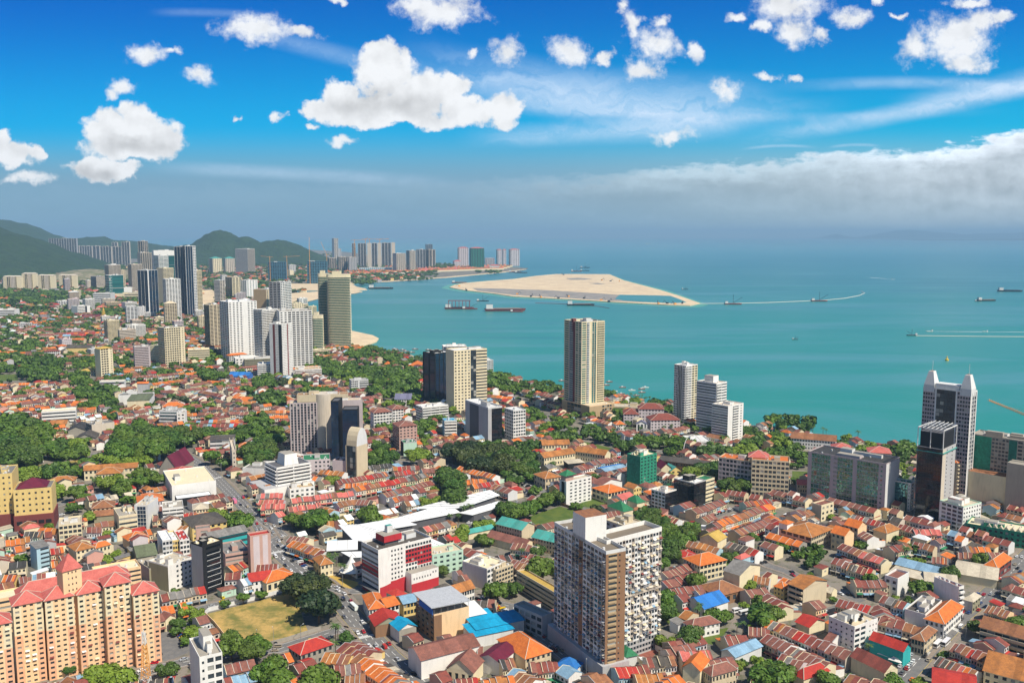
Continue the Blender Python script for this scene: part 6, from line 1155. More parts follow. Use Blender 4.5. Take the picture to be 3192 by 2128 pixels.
def palm_meshes():
    b=M(); r=random.Random(3)
    for i in range(16):
        a=i*2*math.pi/16+r.uniform(-.15,.15); e=r.uniform(.2,1.); p=Vector((0,0,0)); d=Vector((math.cos(a)*math.cos(e),math.sin(a)*math.cos(e),math.sin(e))); sd=Vector((-math.sin(a),math.cos(a),0))
        for j in range(5):
            q=p+d*.62; w=(.32,.4,.36,.26,.1)[j]; b.q(tuple(p-sd*w),tuple(q-sd*w*.8),tuple(q+Vector((0,0,.1))),tuple(p+Vector((0,0,.1))),k='lfp'); b.q(tuple(p+Vector((0,0,.1))),tuple(q+Vector((0,0,.1))),tuple(q+sd*w*.8),tuple(p+sd*w),k='lfp')
            p=q; d=(d+Vector((0,0,-.38))).normalized()
    t=M(); t.bar((0,0,-7.5),(.2,0,0),.2,'trunk',6); return b.mesh('fronds'),t.mesh('trunk')
PF,PT=palm_meshes()
TREES=[];PALMS=[]
def circ(x,y,r): return [(x+r*math.cos(a),y+r*math.sin(a)) for a in (0,1.05,2.1,3.14,4.19,5.24)]
def clump(v,cx,cy,rx,ry,n,R,kk='g',force=True):
    r=random.Random(int(cx*3+cy)); done=[]
    for i in range(n):
        for _ in range(12):
            a=r.uniform(0,6.28); q=math.sqrt(r.random()) if n>1 else 0; px,py=cx+rx*q*math.cos(a),cy+ry*q*math.sin(a); RR=R*r.uniform(.75,1.2); x,y=U(*Q(v,px,py),RR*1.1)
            if (int(x//CS),int(y//CS)) in OCC0: continue
            if all(math.hypot(x-a_,y-b_)>(RR+c_)*.5 for a_,b_,c_ in done): break
        else: continue
        done.append((x,y,RR)); (PALMS if kk=='p' else TREES).append((x,y,RR,kk if kk!='g' else r.choice('ggd'))); occupy(circ(x,y,RR*.6))
OCC0=set(OCC)
for c in '''B1 200 620 230 170 34 9;B1 110 790 180 100 16 9 d;B1 560 770 160 80 12 8;B1 720 745 70 50 4 8 y;B1 1270 640 190 90 18 10;B1 1250 740 250 70 14 10;B1 1560 650 190 60 13 9 d;B1 1120 850 240 50 14 7 y;B1 980 1060 80 40 4 7 y;B1 1090 1100 60 40 3 7;B1 1330 1030 110 50 6 7;B1 560 950 190 50 10 7;B1 260 990 130 50 7 7 y;B1 780 890 60 30 3 6;B1 1910 830 40 30 1 9;B1 2020 890 30 20 1 6;B1 2250 820 70 50 3 9 d;B1 2230 600 110 60 8 8;B1 2060 640 60 40 4 7 y;B1 1890 620 60 40 4 7;B1 730 130 90 60 8 8;B1 860 230 170 60 14 8;B1 940 330 90 40 7 7;B1 1030 400 60 40 4 6;B1 1010 460 60 20 3 6;B1 600 260 60 30 3 6 y;B1 460 80 120 50 10 8;B1 200 40 250 40 14 8;B1 1880 80 100 40 7 7;B1 2260 210 60 50 4 8;B1 1450 330 40 20 2 6 k;B1 1640 320 40 20 2 7 k;B1 1910 360 40 20 2 6 y;B1 700 420 40 20 2 5;B1 840 370 90 30 6 6;B1 1790 560 40 20 2 6;B1 1700 410 40 20 2 5 y;B1 700 1150 40 40 2 6;B1 660 1290 50 30 2 5;B1 510 1120 60 50 4 6 y;B1 770 1190 40 20 1 6;B1 1140 1220 40 20 1 5;B1 1970 1360 60 30 3 6 y;B1 2180 1410 60 40 2 8;B1 840 1360 50 20 2 5 y;B1 1040 1350 30 20 1 5;B1 650 740 30 20 2 4 p;B1 870 1080 40 30 3 4 p;B1 700 870 30 20 2 4 p;B1 1190 900 60 20 3 6;B1 350 980 60 30 3 5;B1 1070 200 30 20 2 4 p;
A1 80 1150 90 50 7 8;A1 170 1250 200 50 16 8;A1 250 1370 210 60 18 8;A1 480 1420 130 60 10 9;A1 330 1490 170 40 8 8;A1 1780 1130 70 40 6 9;A1 1310 1060 80 40 7 8;A1 1920 1350 50 40 4 8;A1 740 1410 100 40 6 8;A1 1080 1400 80 50 5 7;A1 600 980 60 30 5 9;A1 100 1020 150 30 8 8;A1 380 830 300 40 40 12;A1 760 800 90 30 14 12;A1 980 940 100 40 10 12;A1 560 1040 80 30 6 9;A1 1250 680 40 40 6 14;A1 1480 1490 90 20 4 8;A1 1900 1500 150 40 10 8;A1 2080 1420 40 30 2 8;A1 450 1100 120 30 8 8;A1 760 1080 70 30 5 8;A1 880 1200 60 30 4 7;A1 1380 1190 80 20 4 7;A1 1900 690 60 40 10 13;A1 1900 760 60 20 4 12;A1 1150 1060 70 30 4 8;A1 740 1330 40 20 2 7;A1 650 770 100 20 8 12;A1 100 780 140 30 16 12;A1 430 780 150 20 12 12;A1 1230 840 60 20 5 12;A1 700 540 200 30 20 14;A1 850 530 80 20 10 14;A1 300 1240 90 30 5 8;
A2 620 1420 100 50 10 8;A2 900 1340 90 30 9 8;A2 1050 1310 90 40 10 8;A2 1200 1340 60 40 6 8;A2 760 1490 160 40 12 8;A2 1000 1490 150 40 14 8;A2 1300 1500 160 50 16 8;A2 1290 1400 70 40 6 7;A2 1440 1400 60 20 8 5 p;A2 1050 1510 100 20 6 5 p;A2 870 1440 70 20 4 6;A2 1500 1390 20 30 3 5 p;A2 1690 540 80 20 20 14 d;A2 960 680 120 15 18 11;A2 700 640 60 40 8 14;A2 400 610 60 30 8 13;A2 360 470 80 20 12 16;A2 1300 655 300 8 22 9;A2 1000 625 250 8 16 10;A2 620 450 100 20 8 14;A2 2100 590 120 8 10 12;
B2 1230 120 260 50 24 8;B2 1150 230 110 50 10 8;B2 1350 210 130 50 12 8;B2 860 110 150 40 10 7 y;B2 1450 280 60 30 4 7;B2 400 180 70 20 4 6;B2 210 150 40 30 2 7 k;B2 60 170 100 50 8 8;B2 120 300 130 50 12 8;B2 580 240 90 30 8 7;B2 100 640 110 80 10 8;B2 60 770 110 60 7 10 d;B2 30 500 100 40 6 8;B2 2200 150 120 70 14 8;B2 1900 800 150 80 14 9 k;B2 2080 850 200 100 18 9 k;B2 2200 780 120 60 10 9 d;B2 1740 1050 80 80 5 9 d;B2 1770 1190 60 30 2 9 d;B2 1040 1370 80 40 3 10;B2 1570 1250 80 20 3 6 y;B2 1130 850 120 40 7 7;B2 1100 740 50 50 3 7;B2 1480 810 100 40 6 7 y;B2 1540 700 60 30 4 5 y;B2 1500 540 80 30 5 7;B2 1150 550 50 20 3 6;B2 1500 620 60 40 4 6;B2 1030 960 20 20 1 4;B2 680 1050 20 20 1 6 y;B2 510 1400 60 40 3 9;B2 330 1410 30 20 1 7;B2 510 850 60 20 3 4 k;B2 1790 1400 50 30 6 4 p;B2 1900 1350 40 20 3 5 p;B2 1620 1410 20 20 1 5 y;B2 2270 1340 50 40 2 8;B2 1870 1500 60 20 4 5 y;B2 2080 1450 100 20 6 4 y;B2 1620 480 60 20 3 6;B2 1250 370 60 20 3 6;B2 680 1390 20 20 1 5;B2 700 1410 20 20 1 4 p;
B3 60 200 80 40 7 8;B3 240 190 110 50 10 8;B3 350 230 60 30 4 7;B3 430 230 30 30 2 7;B3 860 280 50 40 5 7;B3 200 460 100 60 9 8;B3 450 510 90 50 7 8;B3 700 600 80 60 7 7;B3 820 640 80 40 6 7;B3 930 660 40 30 3 7;B3 1010 720 80 60 6 9 d;B3 1150 690 60 40 4 8;B3 1310 700 90 40 7 8;B3 1420 780 90 30 5 7;B3 1500 690 90 40 6 8;B3 1640 560 30 30 2 6;B3 1830 780 110 50 9 8 d;B3 2060 770 120 40 10 7 y;B3 2200 680 100 60 8 8;B3 2130 600 60 50 6 7 d;B3 1400 420 60 30 4 7;B3 1300 350 40 30 3 7;B3 1080 310 40 30 4 4 p;B3 1170 330 40 20 4 4 p;B3 1240 340 40 20 4 4 p;B3 1390 360 20 10 1 5 p;B3 1340 360 30 20 3 4 p;B3 400 420 30 20 3 5 p;B3 360 640 80 40 6 7;B3 500 650 60 30 4 8 d;B3 130 740 90 60 8 8 d;B3 120 880 120 90 11 8 d;B3 40 1010 100 50 6 8 d;B3 200 1030 60 60 4 6;B3 1830 960 150 50 14 8 d;B3 2020 1040 130 90 14 8 d;B3 1650 960 90 30 5 8 y;B3 1390 1030 40 40 2 6 y;B3 770 1030 40 30 2 6;B3 1920 1150 30 20 1 6 y;B3 190 1300 150 40 9 7;B3 330 1230 70 50 6 8;B3 50 1290 60 50 3 7;B3 1220 1370 120 60 8 7 d;B3 1290 1450 130 60 10 7 d;B3 1460 1520 130 40 8 7;B3 570 1280 40 20 3 4;B3 760 1320 60 30 3 5 k;B3 830 1270 20 20 1 4 p;B3 760 1220 10 10 1 5 p;B3 690 840 40 20 2 5 y;B3 210 1150 40 30 2 6;B3 1100 600 150 20 8 4 p;B3 1400 590 80 20 4 4 p;B3 1000 570 60 20 3 4 p;B3 880 890 60 20 3 4;B3 350 920 20 20 2 5 c;B3 160 880 60 60 4 7 d;
B4 90 520 60 50 6 9;B4 200 510 60 50 5 9 d;B4 340 540 60 60 4 10 c;B4 60 640 60 40 6 7;B4 130 700 110 40 8 7 y;B4 240 780 80 60 8 7;B4 320 850 50 50 4 7;B4 100 800 90 40 6 7;B4 40 820 60 40 4 7;B4 620 720 90 30 7 6;B4 820 660 10 10 1 7 p;B4 820 770 130 20 9 6 y;B4 920 720 40 20 2 6 y;B4 1080 770 90 20 6 6;B4 1280 740 90 50 9 8;B4 1200 830 60 40 5 7 d;B4 1230 950 60 40 5 6 y;B4 1250 1030 50 20 3 6;B4 280 940 40 30 2 6 d;B4 240 1050 20 20 1 6;B4 330 1220 30 20 1 5;B4 410 610 30 10 1 5 p;B4 520 620 30 10 2 5 p;B4 1000 800 200 10 6 6 d;B4 1990 1380 40 20 2 5 k;
C3 1450 230 150 90 14 8;C3 1600 210 50 50 4 8;C3 1430 330 80 60 6 8 d;C3 1410 420 60 30 4 6 p;C3 1400 790 50 60 4 8;C3 1370 900 30 30 2 7;C3 1570 1110 60 40 2 9 d;C3 1850 940 60 40 3 7;C3 1680 920 50 30 4 5 p;C3 1640 630 20 20 1 8;C3 2050 860 60 20 3 5 y;C3 2260 930 60 50 3 8;C3 260 510 30 20 1 10;C3 240 350 50 20 2 7 d;C3 2170 240 20 20 1 7;C3 1380 1170 30 20 1 6 y;C3 2270 1480 50 50 3 8;C3 2220 1400 40 20 2 5 y;C3 1370 480 50 30 3 6;C3 2160 680 30 20 1 6 y;C3 2220 810 30 20 1 6;C3 1950 400 60 30 3 5;C3 1240 330 10 10 1 4;C3 70 395 30 10 2 5 p;C3 0 720 20 50 2 6 d;C3 2050 1080 40 20 2 4 p;C3 1990 300 20 10 1 4;C3 900 90 40 10 2 5 d;
C4 1380 680 60 40 3 7;C4 440 290 20 40 2 5;C4 390 370 50 30 4 5;C4 270 390 30 20 2 5;C4 480 380 30 20 2 5 d;C4 430 430 50 20 3 5;C4 1260 390 20 20 2 6 p;C4 1310 350 10 30 1 6 c;C4 1370 450 70 20 5 4 y;C4 1640 545 20 20 1 7;C4 1930 440 20 10 1 6;C4 0 920 40 40 2 8;C4 70 1460 90 60 6 8;C4 590 1530 40 20 3 6;C4 370 1450 20 20 1 5;C4 2280 1010 40 40 2 7;C4 900 1270 30 20 2 5 p;C4 360 570 20 20 1 6;C4 850 290 40 20 3 4;C4 920 600 30 20 2 5;C4 1150 1540 30 30 2 6;C4 1370 1560 60 20 3 5 y;C4 140 320 40 20 2 5;C4 600 800 10 10 1 4;C4 1890 1040 20 20 1 5;
C1 1790 930 70 40 4 6 y;C1 1620 1010 20 10 1 6;C1 1740 1100 40 40 3 6 y;C1 1590 1080 20 10 1 5;C1 2090 1180 70 50 4 8;C1 2110 1110 10 10 1 6 d;C1 990 1470 90 50 4 8 y;C1 1510 1420 10 10 1 6;C1 1490 960 10 10 1 5 y;C1 2200 785 10 10 1 5;C1 2035 835 10 10 1 4;C1 2180 90 20 20 1 10;C1 1050 380 20 10 1 5 y;C1 200 420 20 10 1 6;C1 2290 1220 30 30 2 7;C1 1670 900 20 10 1 5 y;C1 980 430 30 10 2 4 y;C1 820 30 40 10 2 5;
C2 450 650 100 60 5 10 k;C2 590 830 100 90 8 11 k;C2 520 1070 10 10 1 6;C2 680 1030 10 10 1 5 y;C2 190 1460 110 70 6 10;C2 560 1480 110 70 6 10;C2 20 1200 20 30 1 6;C2 205 715 10 10 1 5;C2 40 745 20 10 1 6;C2 650 470 80 50 12 5 p;C2 760 560 60 30 5 5 p;C2 2035 1040 5 5 1 9 p;C2 2210 720 50 30 3 8;C2 825 1135 10 10 1 4;C2 1690 535 10 10 1 5;C2 1830 220 50 30 3 6 y;C2 730 1110 20 20 2 5 p;C2 700 1240 30 20 2 4 p;C2 1640 780 10 10 1 4;C2 60 1480 60 40 3 8;C2 1650 650 40 10 2 4;C2 2080 250 60 30 4 6;C2 1620 1380 60 10 2 4'''.replace('\n','').split(';'):
    w=c.split()
    if w and w[0][0] in'AB' and w[0][1] in '12': w[5]=str(int(int(w[5])*1.35+.5)); w[6]=str(float(w[6])*1.22)
    if w: clump(w[0],*[float(t) for t in w[1:5]],int(w[5]),float(w[6]),w[7] if len(w)>7 else 'g')
# ---------------------------------------------------------------- terraces and houses
UNITS=[]
PAL={'m':['m2']*7+['mr']*6+['rt']*3+['ol_']*2+['or']*3+['rr']*2+['dr']*2+['gr']*1+['pr','lb'],'o':['or','or','ol_'],'p':['pr'],'r':['rr','mr','mr','or'],'d':['dr','dk','m2'],'n':['mr','m2','m2'],'t':['rt','ol_','rt','m2'],
 'x':['m2','mr','dr','rt','or','gr','cw','rr','wr','lb','m2','mr']}
WALL=['wh']*5+['cr']*7+['be']*4+['lv','gy','pe','lg','lg','mint','sky','yl','pk','cn','lm','be']
CN={'m2':'brown','mr':'maroon','rt':'terracotta','ol_':'rusty orange','or':'bright orange','rr':'crimson','dr':'dark grey','dk':'charcoal','gr':'grey','pr':'pink','lb':'pale blue','cw':'beige','wr':'white','yr':'yellow'}
WN={'wh':'white','cr':'cream','be':'beige','lv':'pale mauve','gy':'grey','pe':'peach','lg':'light grey','mint':'mint','sky':'sky blue','yl':'yellow','pk':'pink','cn':'weathered','lm':'sandy'}
def unit(x,y,a,w,d,h,rise,rk,wk,sd,row=False,typ='gu',ann=0.):
    UNITS.append(dict(x=x,y=y,a=a,w=w,d=d,h=h,rise=rise,rk=rk,wk=wk,sd=sd,row=row,typ=typ,ann=ann,dist=math.hypot(x,y)))
def R(v,x0,y0,x1,y1,n,pal='m',dep=11,h=7.2,rise=2.4,wall=None,ann=7.):
    z=h+rise; A=U(*Q(v,x0,y0),z);B=U(*Q(v,x1,y1),z); a=math.atan2(B[1]-A[1],B[0]-A[0]); L=math.hypot(B[0]-A[0],B[1]-A[1]); w=L/n; r=random.Random(int(x0+y0*3))
    d=(math.cos(a),math.sin(a)); n_=(d[1],-d[0]); O=(A[0]+n_[0]*dep/2,A[1]+n_[1]*dep/2); last=None
    for i in range(n):
        cx,cy=A[0]+d[0]*w*(i+.5),A[1]+d[1]*w*(i+.5)
        if (int(cx//CS),int(cy//CS)) in OCC0: continue
        rk=r.choice(PAL[pal]); rk=last if (last and r.random()<.35) else rk; last=rk
        unit(O[0]+d[0]*w*i,O[1]+d[1]*w*i,a,w,dep,h+r.choice([0,0,0,.5,-.5]),rise,rk,wall or r.choice(WALL),r.random(),True,'gu',ann if r.random()<.8 else 0)
    f=lambda u,v_:(O[0]+d[0]*u-n_[0]*v_,O[1]+d[1]*u-n_[1]*v_)
    occupy([f(0,0),f(L,0),f(L,dep+ann),f(0,dep+ann)])
for c in '''C4 0 985 760 1290 13 m;C4 0 1125 560 1400 10 n;C4 680 305 1080 450 8 m;C4 490 560 890 690 7 n;C4 1050 780 1380 880 6 m;C4 20 205 325 290 5 o;C4 0 395 200 450 5 r;C4 185 475 340 520 3 n;C4 1030 965 1400 1060 5 t;C4 1790 330 2010 340 4 o;C4 770 50 1070 115 8 r;C4 1700 1200 2050 1330 7 m;C4 1560 1330 1900 1460 7 m;C4 0 560 240 650 5 m;C4 610 440 800 490 4 n;C4 2000 385 2240 390 5 n;C4 1330 290 1520 330 4 m;C4 860 380 1060 440 4 p;C4 740 490 960 540 5 m;C4 380 840 560 790 4 n;C4 650 800 940 880 6 r;C4 1320 175 1560 180 5 p;C4 0 760 170 870 4 n;C4 130 1310 330 1380 4 n;C4 780 640 1060 640 5 n;C4 0 30 130 130 4 m;C4 870 200 960 240 3 n;C4 1200 130 1400 180 5 n;C4 1100 330 1260 300 4 n;C4 1490 420 1640 440 4 m;C4 1730 380 1900 400 4 n;C4 2000 860 2200 920 5 t;C4 2200 620 2323 560 3 o;C4 1000 860 1100 1000 3 n;C4 640 1130 560 1100 1 n;
B3 1610 1330 1880 1240 9 n;B3 1800 1450 2323 1270 15 m;B3 2000 1520 2323 1400 9 n;B3 1940 1150 2240 1200 7 n;B3 1380 1380 1500 1410 4 n;B3 1500 1290 1600 1250 3 n;B3 2080 1260 2323 1230 6 r;B3 1700 1400 1800 1370 3 n;B3 730 1360 960 1340 6 n;B3 1620 1200 1900 1160 0 n;B3 1100 1210 1240 1190 4 n;B3 690 900 860 860 5 n;B3 730 880 930 860 5 n;
C3 1780 235 2323 400 12 m;C3 1590 280 1870 345 6 t;C3 1345 565 1590 485 8 n;C3 1345 650 1650 560 8 n;C3 1420 720 1700 680 7 n;C3 1480 780 1780 700 7 n;C3 1920 640 2060 600 3 t;C3 2100 730 2280 700 4 n;C3 2180 600 2323 620 4 t;C3 1400 1200 1700 1130 5 n;C3 1380 1260 1620 1210 5 n;C3 920 1440 1210 1400 6 r;C3 1100 1500 1350 1480 5 o;C3 1200 1340 1450 1320 5 x;C3 1500 1290 1780 1270 6 p;C3 1700 1390 1980 1330 5 n;C3 1910 1150 2160 1130 5 n;C3 2130 1060 2323 1080 5 n;C3 1350 1560 1500 1500 3 o;C3 2160 1500 2323 1530 3 r;C3 0 450 170 500 4 n;C3 60 480 180 510 3 t;C3 150 400 290 430 3 n;C3 0 300 220 330 5 n;C3 90 440 200 480 3 n;C3 0 1440 200 1540 4 x;C3 150 1390 400 1370 5 n;
B2 720 1065 1180 985 13 r;B2 870 1130 1530 1000 15 m;B2 1140 1180 1640 1050 15 n;B2 310 1225 870 1160 11 p;B2 0 1190 240 1180 6 p;B2 -20 1240 250 1240 6 p;B2 0 1285 260 1275 6 p;B2 280 1305 575 1270 7 p;B2 50 1385 230 1340 5 p;B2 1230 945 1470 930 6 m;B2 1490 965 1750 940 6 n;B2 1840 940 2170 1015 11 o;B2 1860 1060 2080 1050 6 o;B2 1950 1100 2180 1070 6 r;B2 800 1095 1000 1085 6 o;B2 1240 990 1420 970 5 r;B2 1180 1230 1480 1180 7 x;B2 1250 1270 1500 1230 6 x;B2 580 1290 700 1330 3 t;B2 720 1270 920 1230 5 t;B2 920 1240 1060 1250 4 d;B2 580 970 800 990 5 o;B2 480 1030 600 1040 3 o;B2 1010 930 1210 910 6 d;B2 560 1440 700 1430 3 o;B2 0 440 240 430 7 o;B2 0 490 280 470 7 o;B2 20 380 130 370 3 m;B2 130 190 480 280 12 d;B2 480 200 740 200 7 o;B2 780 260 960 280 4 n;B2 2090 290 2323 310 5 o;B2 960 350 1050 340 2 n;B2 250 290 310 330 3 o;B2 370 290 480 280 3 r;
C2 270 230 480 260 6 n;C2 330 280 620 380 7 o;C2 480 330 640 370 4 n;C2 0 500 190 490 5 r;C2 0 570 120 560 3 r;C2 930 1300 1350 1590 9 o;C2 870 1190 1060 1290 4 n;C2 800 1210 960 1300 3 r;C2 620 1290 860 1320 5 t;C2 700 1420 940 1390 5 n;C2 800 1500 980 1490 4 t;C2 90 1350 300 1290 4 r;C2 1260 800 1440 770 0 o;C2 1440 790 1600 770 5 t;C2 1680 1290 1900 1270 4 n;C2 1860 1240 2050 1240 4 n;C2 2030 1300 2250 1280 4 n;C2 1800 560 1990 520 4 d;C2 1760 620 1900 590 3 d;C2 1970 810 2160 820 3 d;C2 2200 1360 2323 1340 3 d;C2 2140 430 2323 400 4 d;C2 300 1560 420 1500 2 r;C2 1800 1540 2000 1520 4 r;C2 2050 1540 2323 1500 5 o;C2 980 1000 1100 980 0 r;
C1 0 285 270 245 6 o;C1 400 210 540 190 2 n;C1 740 170 920 150 4 n;C1 1450 770 1850 690 6 x;C1 730 510 960 465 4 d;C1 1100 290 1180 270 2 lb;C1 850 120 1030 90 3 t;C1 1340 60 1480 50 3 n;C1 1660 40 1890 20 5 r;C1 2040 580 2323 560 4 n;C1 2170 640 2323 600 4 x;C1 2030 1410 2300 1350 4 n;C1 2020 1530 2300 1460 4 x;C1 450 360 570 340 3 r;C1 80 480 240 460 2 d;C1 290 590 500 560 5 x;C1 170 620 280 600 3 n;C1 1450 880 1680 830 4 r;C1 350 1580 500 1560 2 r;C1 1180 1560 1560 1520 5 d;C1 460 470 520 460 2 o;C1 0 600 160 590 4 x;C1 2060 520 2200 470 3 r;C1 230 200 400 190 4 d;
B1 0 370 400 320 15 r;B1 20 305 400 270 13 n;B1 0 440 250 400 8 o;B1 480 320 660 290 5 r;B1 620 350 760 350 3 o;B1 1600 250 1870 215 10 n;B1 1430 245 1590 255 5 d;B1 1820 250 2030 290 6 n;B1 1960 330 2190 390 6 d;B1 1860 400 2010 400 4 n;B1 2050 405 2240 400 6 n;B1 1800 450 2010 455 6 n;B1 2040 445 2250 445 6 n;B1 1700 525 2240 510 14 x;B1 1680 560 2240 550 14 x;B1 1420 110 1600 90 6 n;B1 1340 190 1680 145 12 o;B1 1200 120 1420 110 7 n;B1 1680 90 1780 85 3 o;B1 1700 200 1900 165 6 n;B1 1880 160 2030 170 4 r;B1 2040 240 2180 220 4 r;B1 2120 300 2310 310 5 o;B1 2200 350 2323 350 3 o;B1 0 190 270 180 8 o;B1 170 220 290 220 3 m;B1 300 170 430 160 3 o;B1 1200 440 1330 420 4 n;B1 1080 410 1200 400 3 m;B1 1660 460 1780 450 3 o;B1 1890 20 2000 30 3 m;B1 2080 540 2250 500 5 r;B1 1000 240 1220 210 6 t;B1 700 410 870 400 4 o;B1 250 400 430 380 5 d;B1 1560 290 1740 270 5 x;B1 1260 470 1360 480 3 n;B1 1330 1310 1480 1300 4 n;B1 1340 1380 1470 1370 3 d;B1 1060 1290 1180 1280 2 d;B1 1450 1290 1640 1270 5 x;B1 900 570 1090 540 5 o;B1 1680 1360 1780 1350 3 n;B1 1640 1470 1780 1500 4 o;B1 360 1500 540 1500 3 o;B1 1150 1550 1360 1510 5 o;
A1 350 1165 850 1130 16 n;A1 500 1160 900 1145 12 r;A1 630 1200 770 1200 5 o;A1 380 1290 500 1280 3 o;A1 600 1360 850 1345 7 t;A1 1010 1290 1200 1280 6 n;A1 700 990 900 1000 5 n;A1 140 900 500 870 12 o;A1 300 900 480 880 6 o;A1 120 930 230 920 4 o;A1 820 1090 930 1080 3 o;A1 100 1130 300 1120 5 x;A1 340 1110 500 1100 4 n;A1 1100 1120 1200 1115 3 n;A1 1680 1180 1840 1170 4 n;A1 1680 1240 1860 1235 5 o;A1 1760 1080 1850 1080 3 r;A1 1320 1210 1420 1200 3 o;A1 1020 1250 1120 1240 3 n;A1 540 1060 700 1050 5 n;A1 0 830 150 820 5 o;A1 460 1170 900 1160 12 m;A1 1500 1180 1560 1170 2 o'''.replace('\n','').split(';'):
    w=c.split()
    if w and int(w[5]) and w[6] in PAL:
        far=w[0][0]=='A'; R(w[0],*[float(t) for t in w[1:5]],int(w[5]),w[6],*( (14,8,3) if far else ()))
# scattered mid-rise blocks of the left and middle distance
mr=random.Random(21); MID=[]
for i in range(900):
    if len(MID)>=95: break
    y=mr.uniform(1250,4200); x=mr.uniform(-.6,-.13)*y if y>1900 else mr.uniform(-.58,-.02)*y
    if not inpoly(x,y,LANDP) or occ(x,y): continue
    w=mr.uniform(16,38);d_=mr.uniform(12,18); a_=R_(mr.choice([38,38,20,50])); dd=(math.cos(a_),math.sin(a_)); f=lambda u,v2:(x+dd[0]*u-dd[1]*v2,y+dd[1]*u+dd[0]*v2)
    if not free([f(-3,-3),f(w+3,-3),f(w+3,d_+3),f(-3,d_+3)]): continue
    h=mr.choice([11,13,14,17,20,26,34]) if y<2400 else mr.choice([14,18,26,40,60]); wk=mr.choice(['wh','wh','wh','cr','cr','lm','lg','lv']); px,py=P(x,y,h)
    t=T('','mid_rise_block',mr.choice(['apartment block','office block']),None,px,py,h,None,None,lu=w,d=d_,a=math.degrees(a_),L=mr.choice(['g3','G3','b']),Rr=mr.choice(['G6','B2','b','G8','B3','G4*.4 n*.1 B1*.5']),w=wk,rk=mr.choice(['cn','gr','mr','lg','or']),roof=mr.choice(['flat','flat','flat','hip']),near=False,clutter=2,gk='gd',group='mid-rise blocks of the middle distance',rise=3)
    MID.append((t['root'],x,y,{'wh':'white','cr':'cream','lm':'sandy','lg':'light grey','lv':'pale mauve'}[wk]+' %d floor block'%max(2,round(h/3.2))))
def inland(x,y): return inpoly(x,y,LANDP)
# filler: the packed quarters between, in street blocks
def inland(x,y): return inpoly(x,y,LANDP)
fr_=random.Random(11)
def filler():
    for bi in range(-40,60):
        for bj in range(-60,70):
            # block frame rotated 40 degrees
            s0,t0=bi*88.,bj*56.; ar=R_(40); X=lambda s,t:(math.cos(ar)*s-math.sin(ar)*t,math.sin(ar)*s+math.cos(ar)*t+400)
            cx,cy=X(s0+40,t0+24)
            if cy<400 or cy>2700 or abs(cx)>cy*.64+40: continue
            if not inland(cx,cy): continue
            far=cy>1450; ori=fr_.random()<.5; jit=fr_.uniform(-.06,.06)
            if cy>1050 and fr_.random()<.2: continue
            W_,D_=(80,48)
            rows=[(0,0,'f'),(1,0,'b')] if not ori else [(0,1,'f'),(1,1,'b'),(2,1,'f')]
            pal=fr_.choice('mmnnmntx' if not far else 'mmnnoxt')
            for k,vert,_ in rows:
                s=0.; L=W_ if not vert else D_
                dep=11.; h=7.2+fr_.choice([-.5,0,0,.8]); pos_=k*(D_-dep-2) if not vert else k*(W_-dep)/2.
                last=None
                while s<L-5:
                    w=fr_.uniform(5.2,7.)*(1.6 if far else 1)
                    if fr_.random()<(.07 if cy<1000 else .16): s+=w; continue
                    if not vert: a=ar; o=X(s0+s,t0+pos_)
                    else: a=ar-math.pi/2; o=X(s0+pos_,t0+L-s)
                    dd=(math.cos(a),math.sin(a)); nn=(dd[1],-dd[0]); f=lambda u,v_:(o[0]+dd[0]*u-nn[0]*v_,o[1]+dd[1]*u-nn[1]*v_)
                    ann=fr_.uniform(6,11) if not far else 0
                    if free([f(-.5,-.5),f(w+.5,-.5),f(w+.5,dep),f(-.5,dep)]) and inland(*f(w/2,dep/2)) and free([f(0,0),f(w,0),f(w,dep*.5),f(0,dep*.5)],1.5):
                        if ann and not free([f(0,dep),f(w,dep),f(w,dep+ann),f(0,dep+ann)]): ann=0
                        rk=fr_.choice(PAL[pal]); rk=last if last and fr_.random()<.45 else rk; last=rk
                        unit(*f(0,0),a,w,dep,h+fr_.choice([0,0,0,0,2.8]) ,2.3,rk,fr_.choice(WALL),fr_.random(),True,'gu' if fr_.random()<.85 else 'hip',ann)
                    s+=w
            # inner lean-to roofs and back yards
            for q in range(9 if not far else 3):
                u_,v_=fr_.uniform(6,70),fr_.uniform(14,34); o=X(s0+u_,t0+v_); w=fr_.uniform(5,11);d=fr_.uniform(5,10); a=ar
                dd=(math.cos(a),math.sin(a)); nn=(dd[1],-dd[0]); f=lambda u,v2:(o[0]+dd[0]*u-nn[0]*v2,o[1]+dd[1]*u-nn[1]*v2)
                if free([f(0,0),f(w,0),f(w,d),f(0,d)],2.) and inland(*o): unit(*f(0,0),a,w,d,fr_.uniform(2.6,5.5)+q*.07,fr_.uniform(.5,1.5),fr_.choice(PAL['x']),fr_.choice(WALL),fr_.random(),False,fr_.choice(['shed','gu','hip']),0); occupy([f(0,0),f(w,0),f(w,d),f(0,d)])
                elif fr_.random()<.3 and not occ(*o) and inland(*o): TREES.append((o[0],o[1],fr_.uniform(2.5,5),fr_.choice('gdy')))
            if far:
                for q in range(11):
                    o=X(s0+fr_.uniform(0,84),t0+fr_.uniform(0,52))
                    if not occ(*o) and inland(*o): TREES.append((o[0],o[1],fr_.uniform(5,9),fr_.choice('gdd')))
filler()
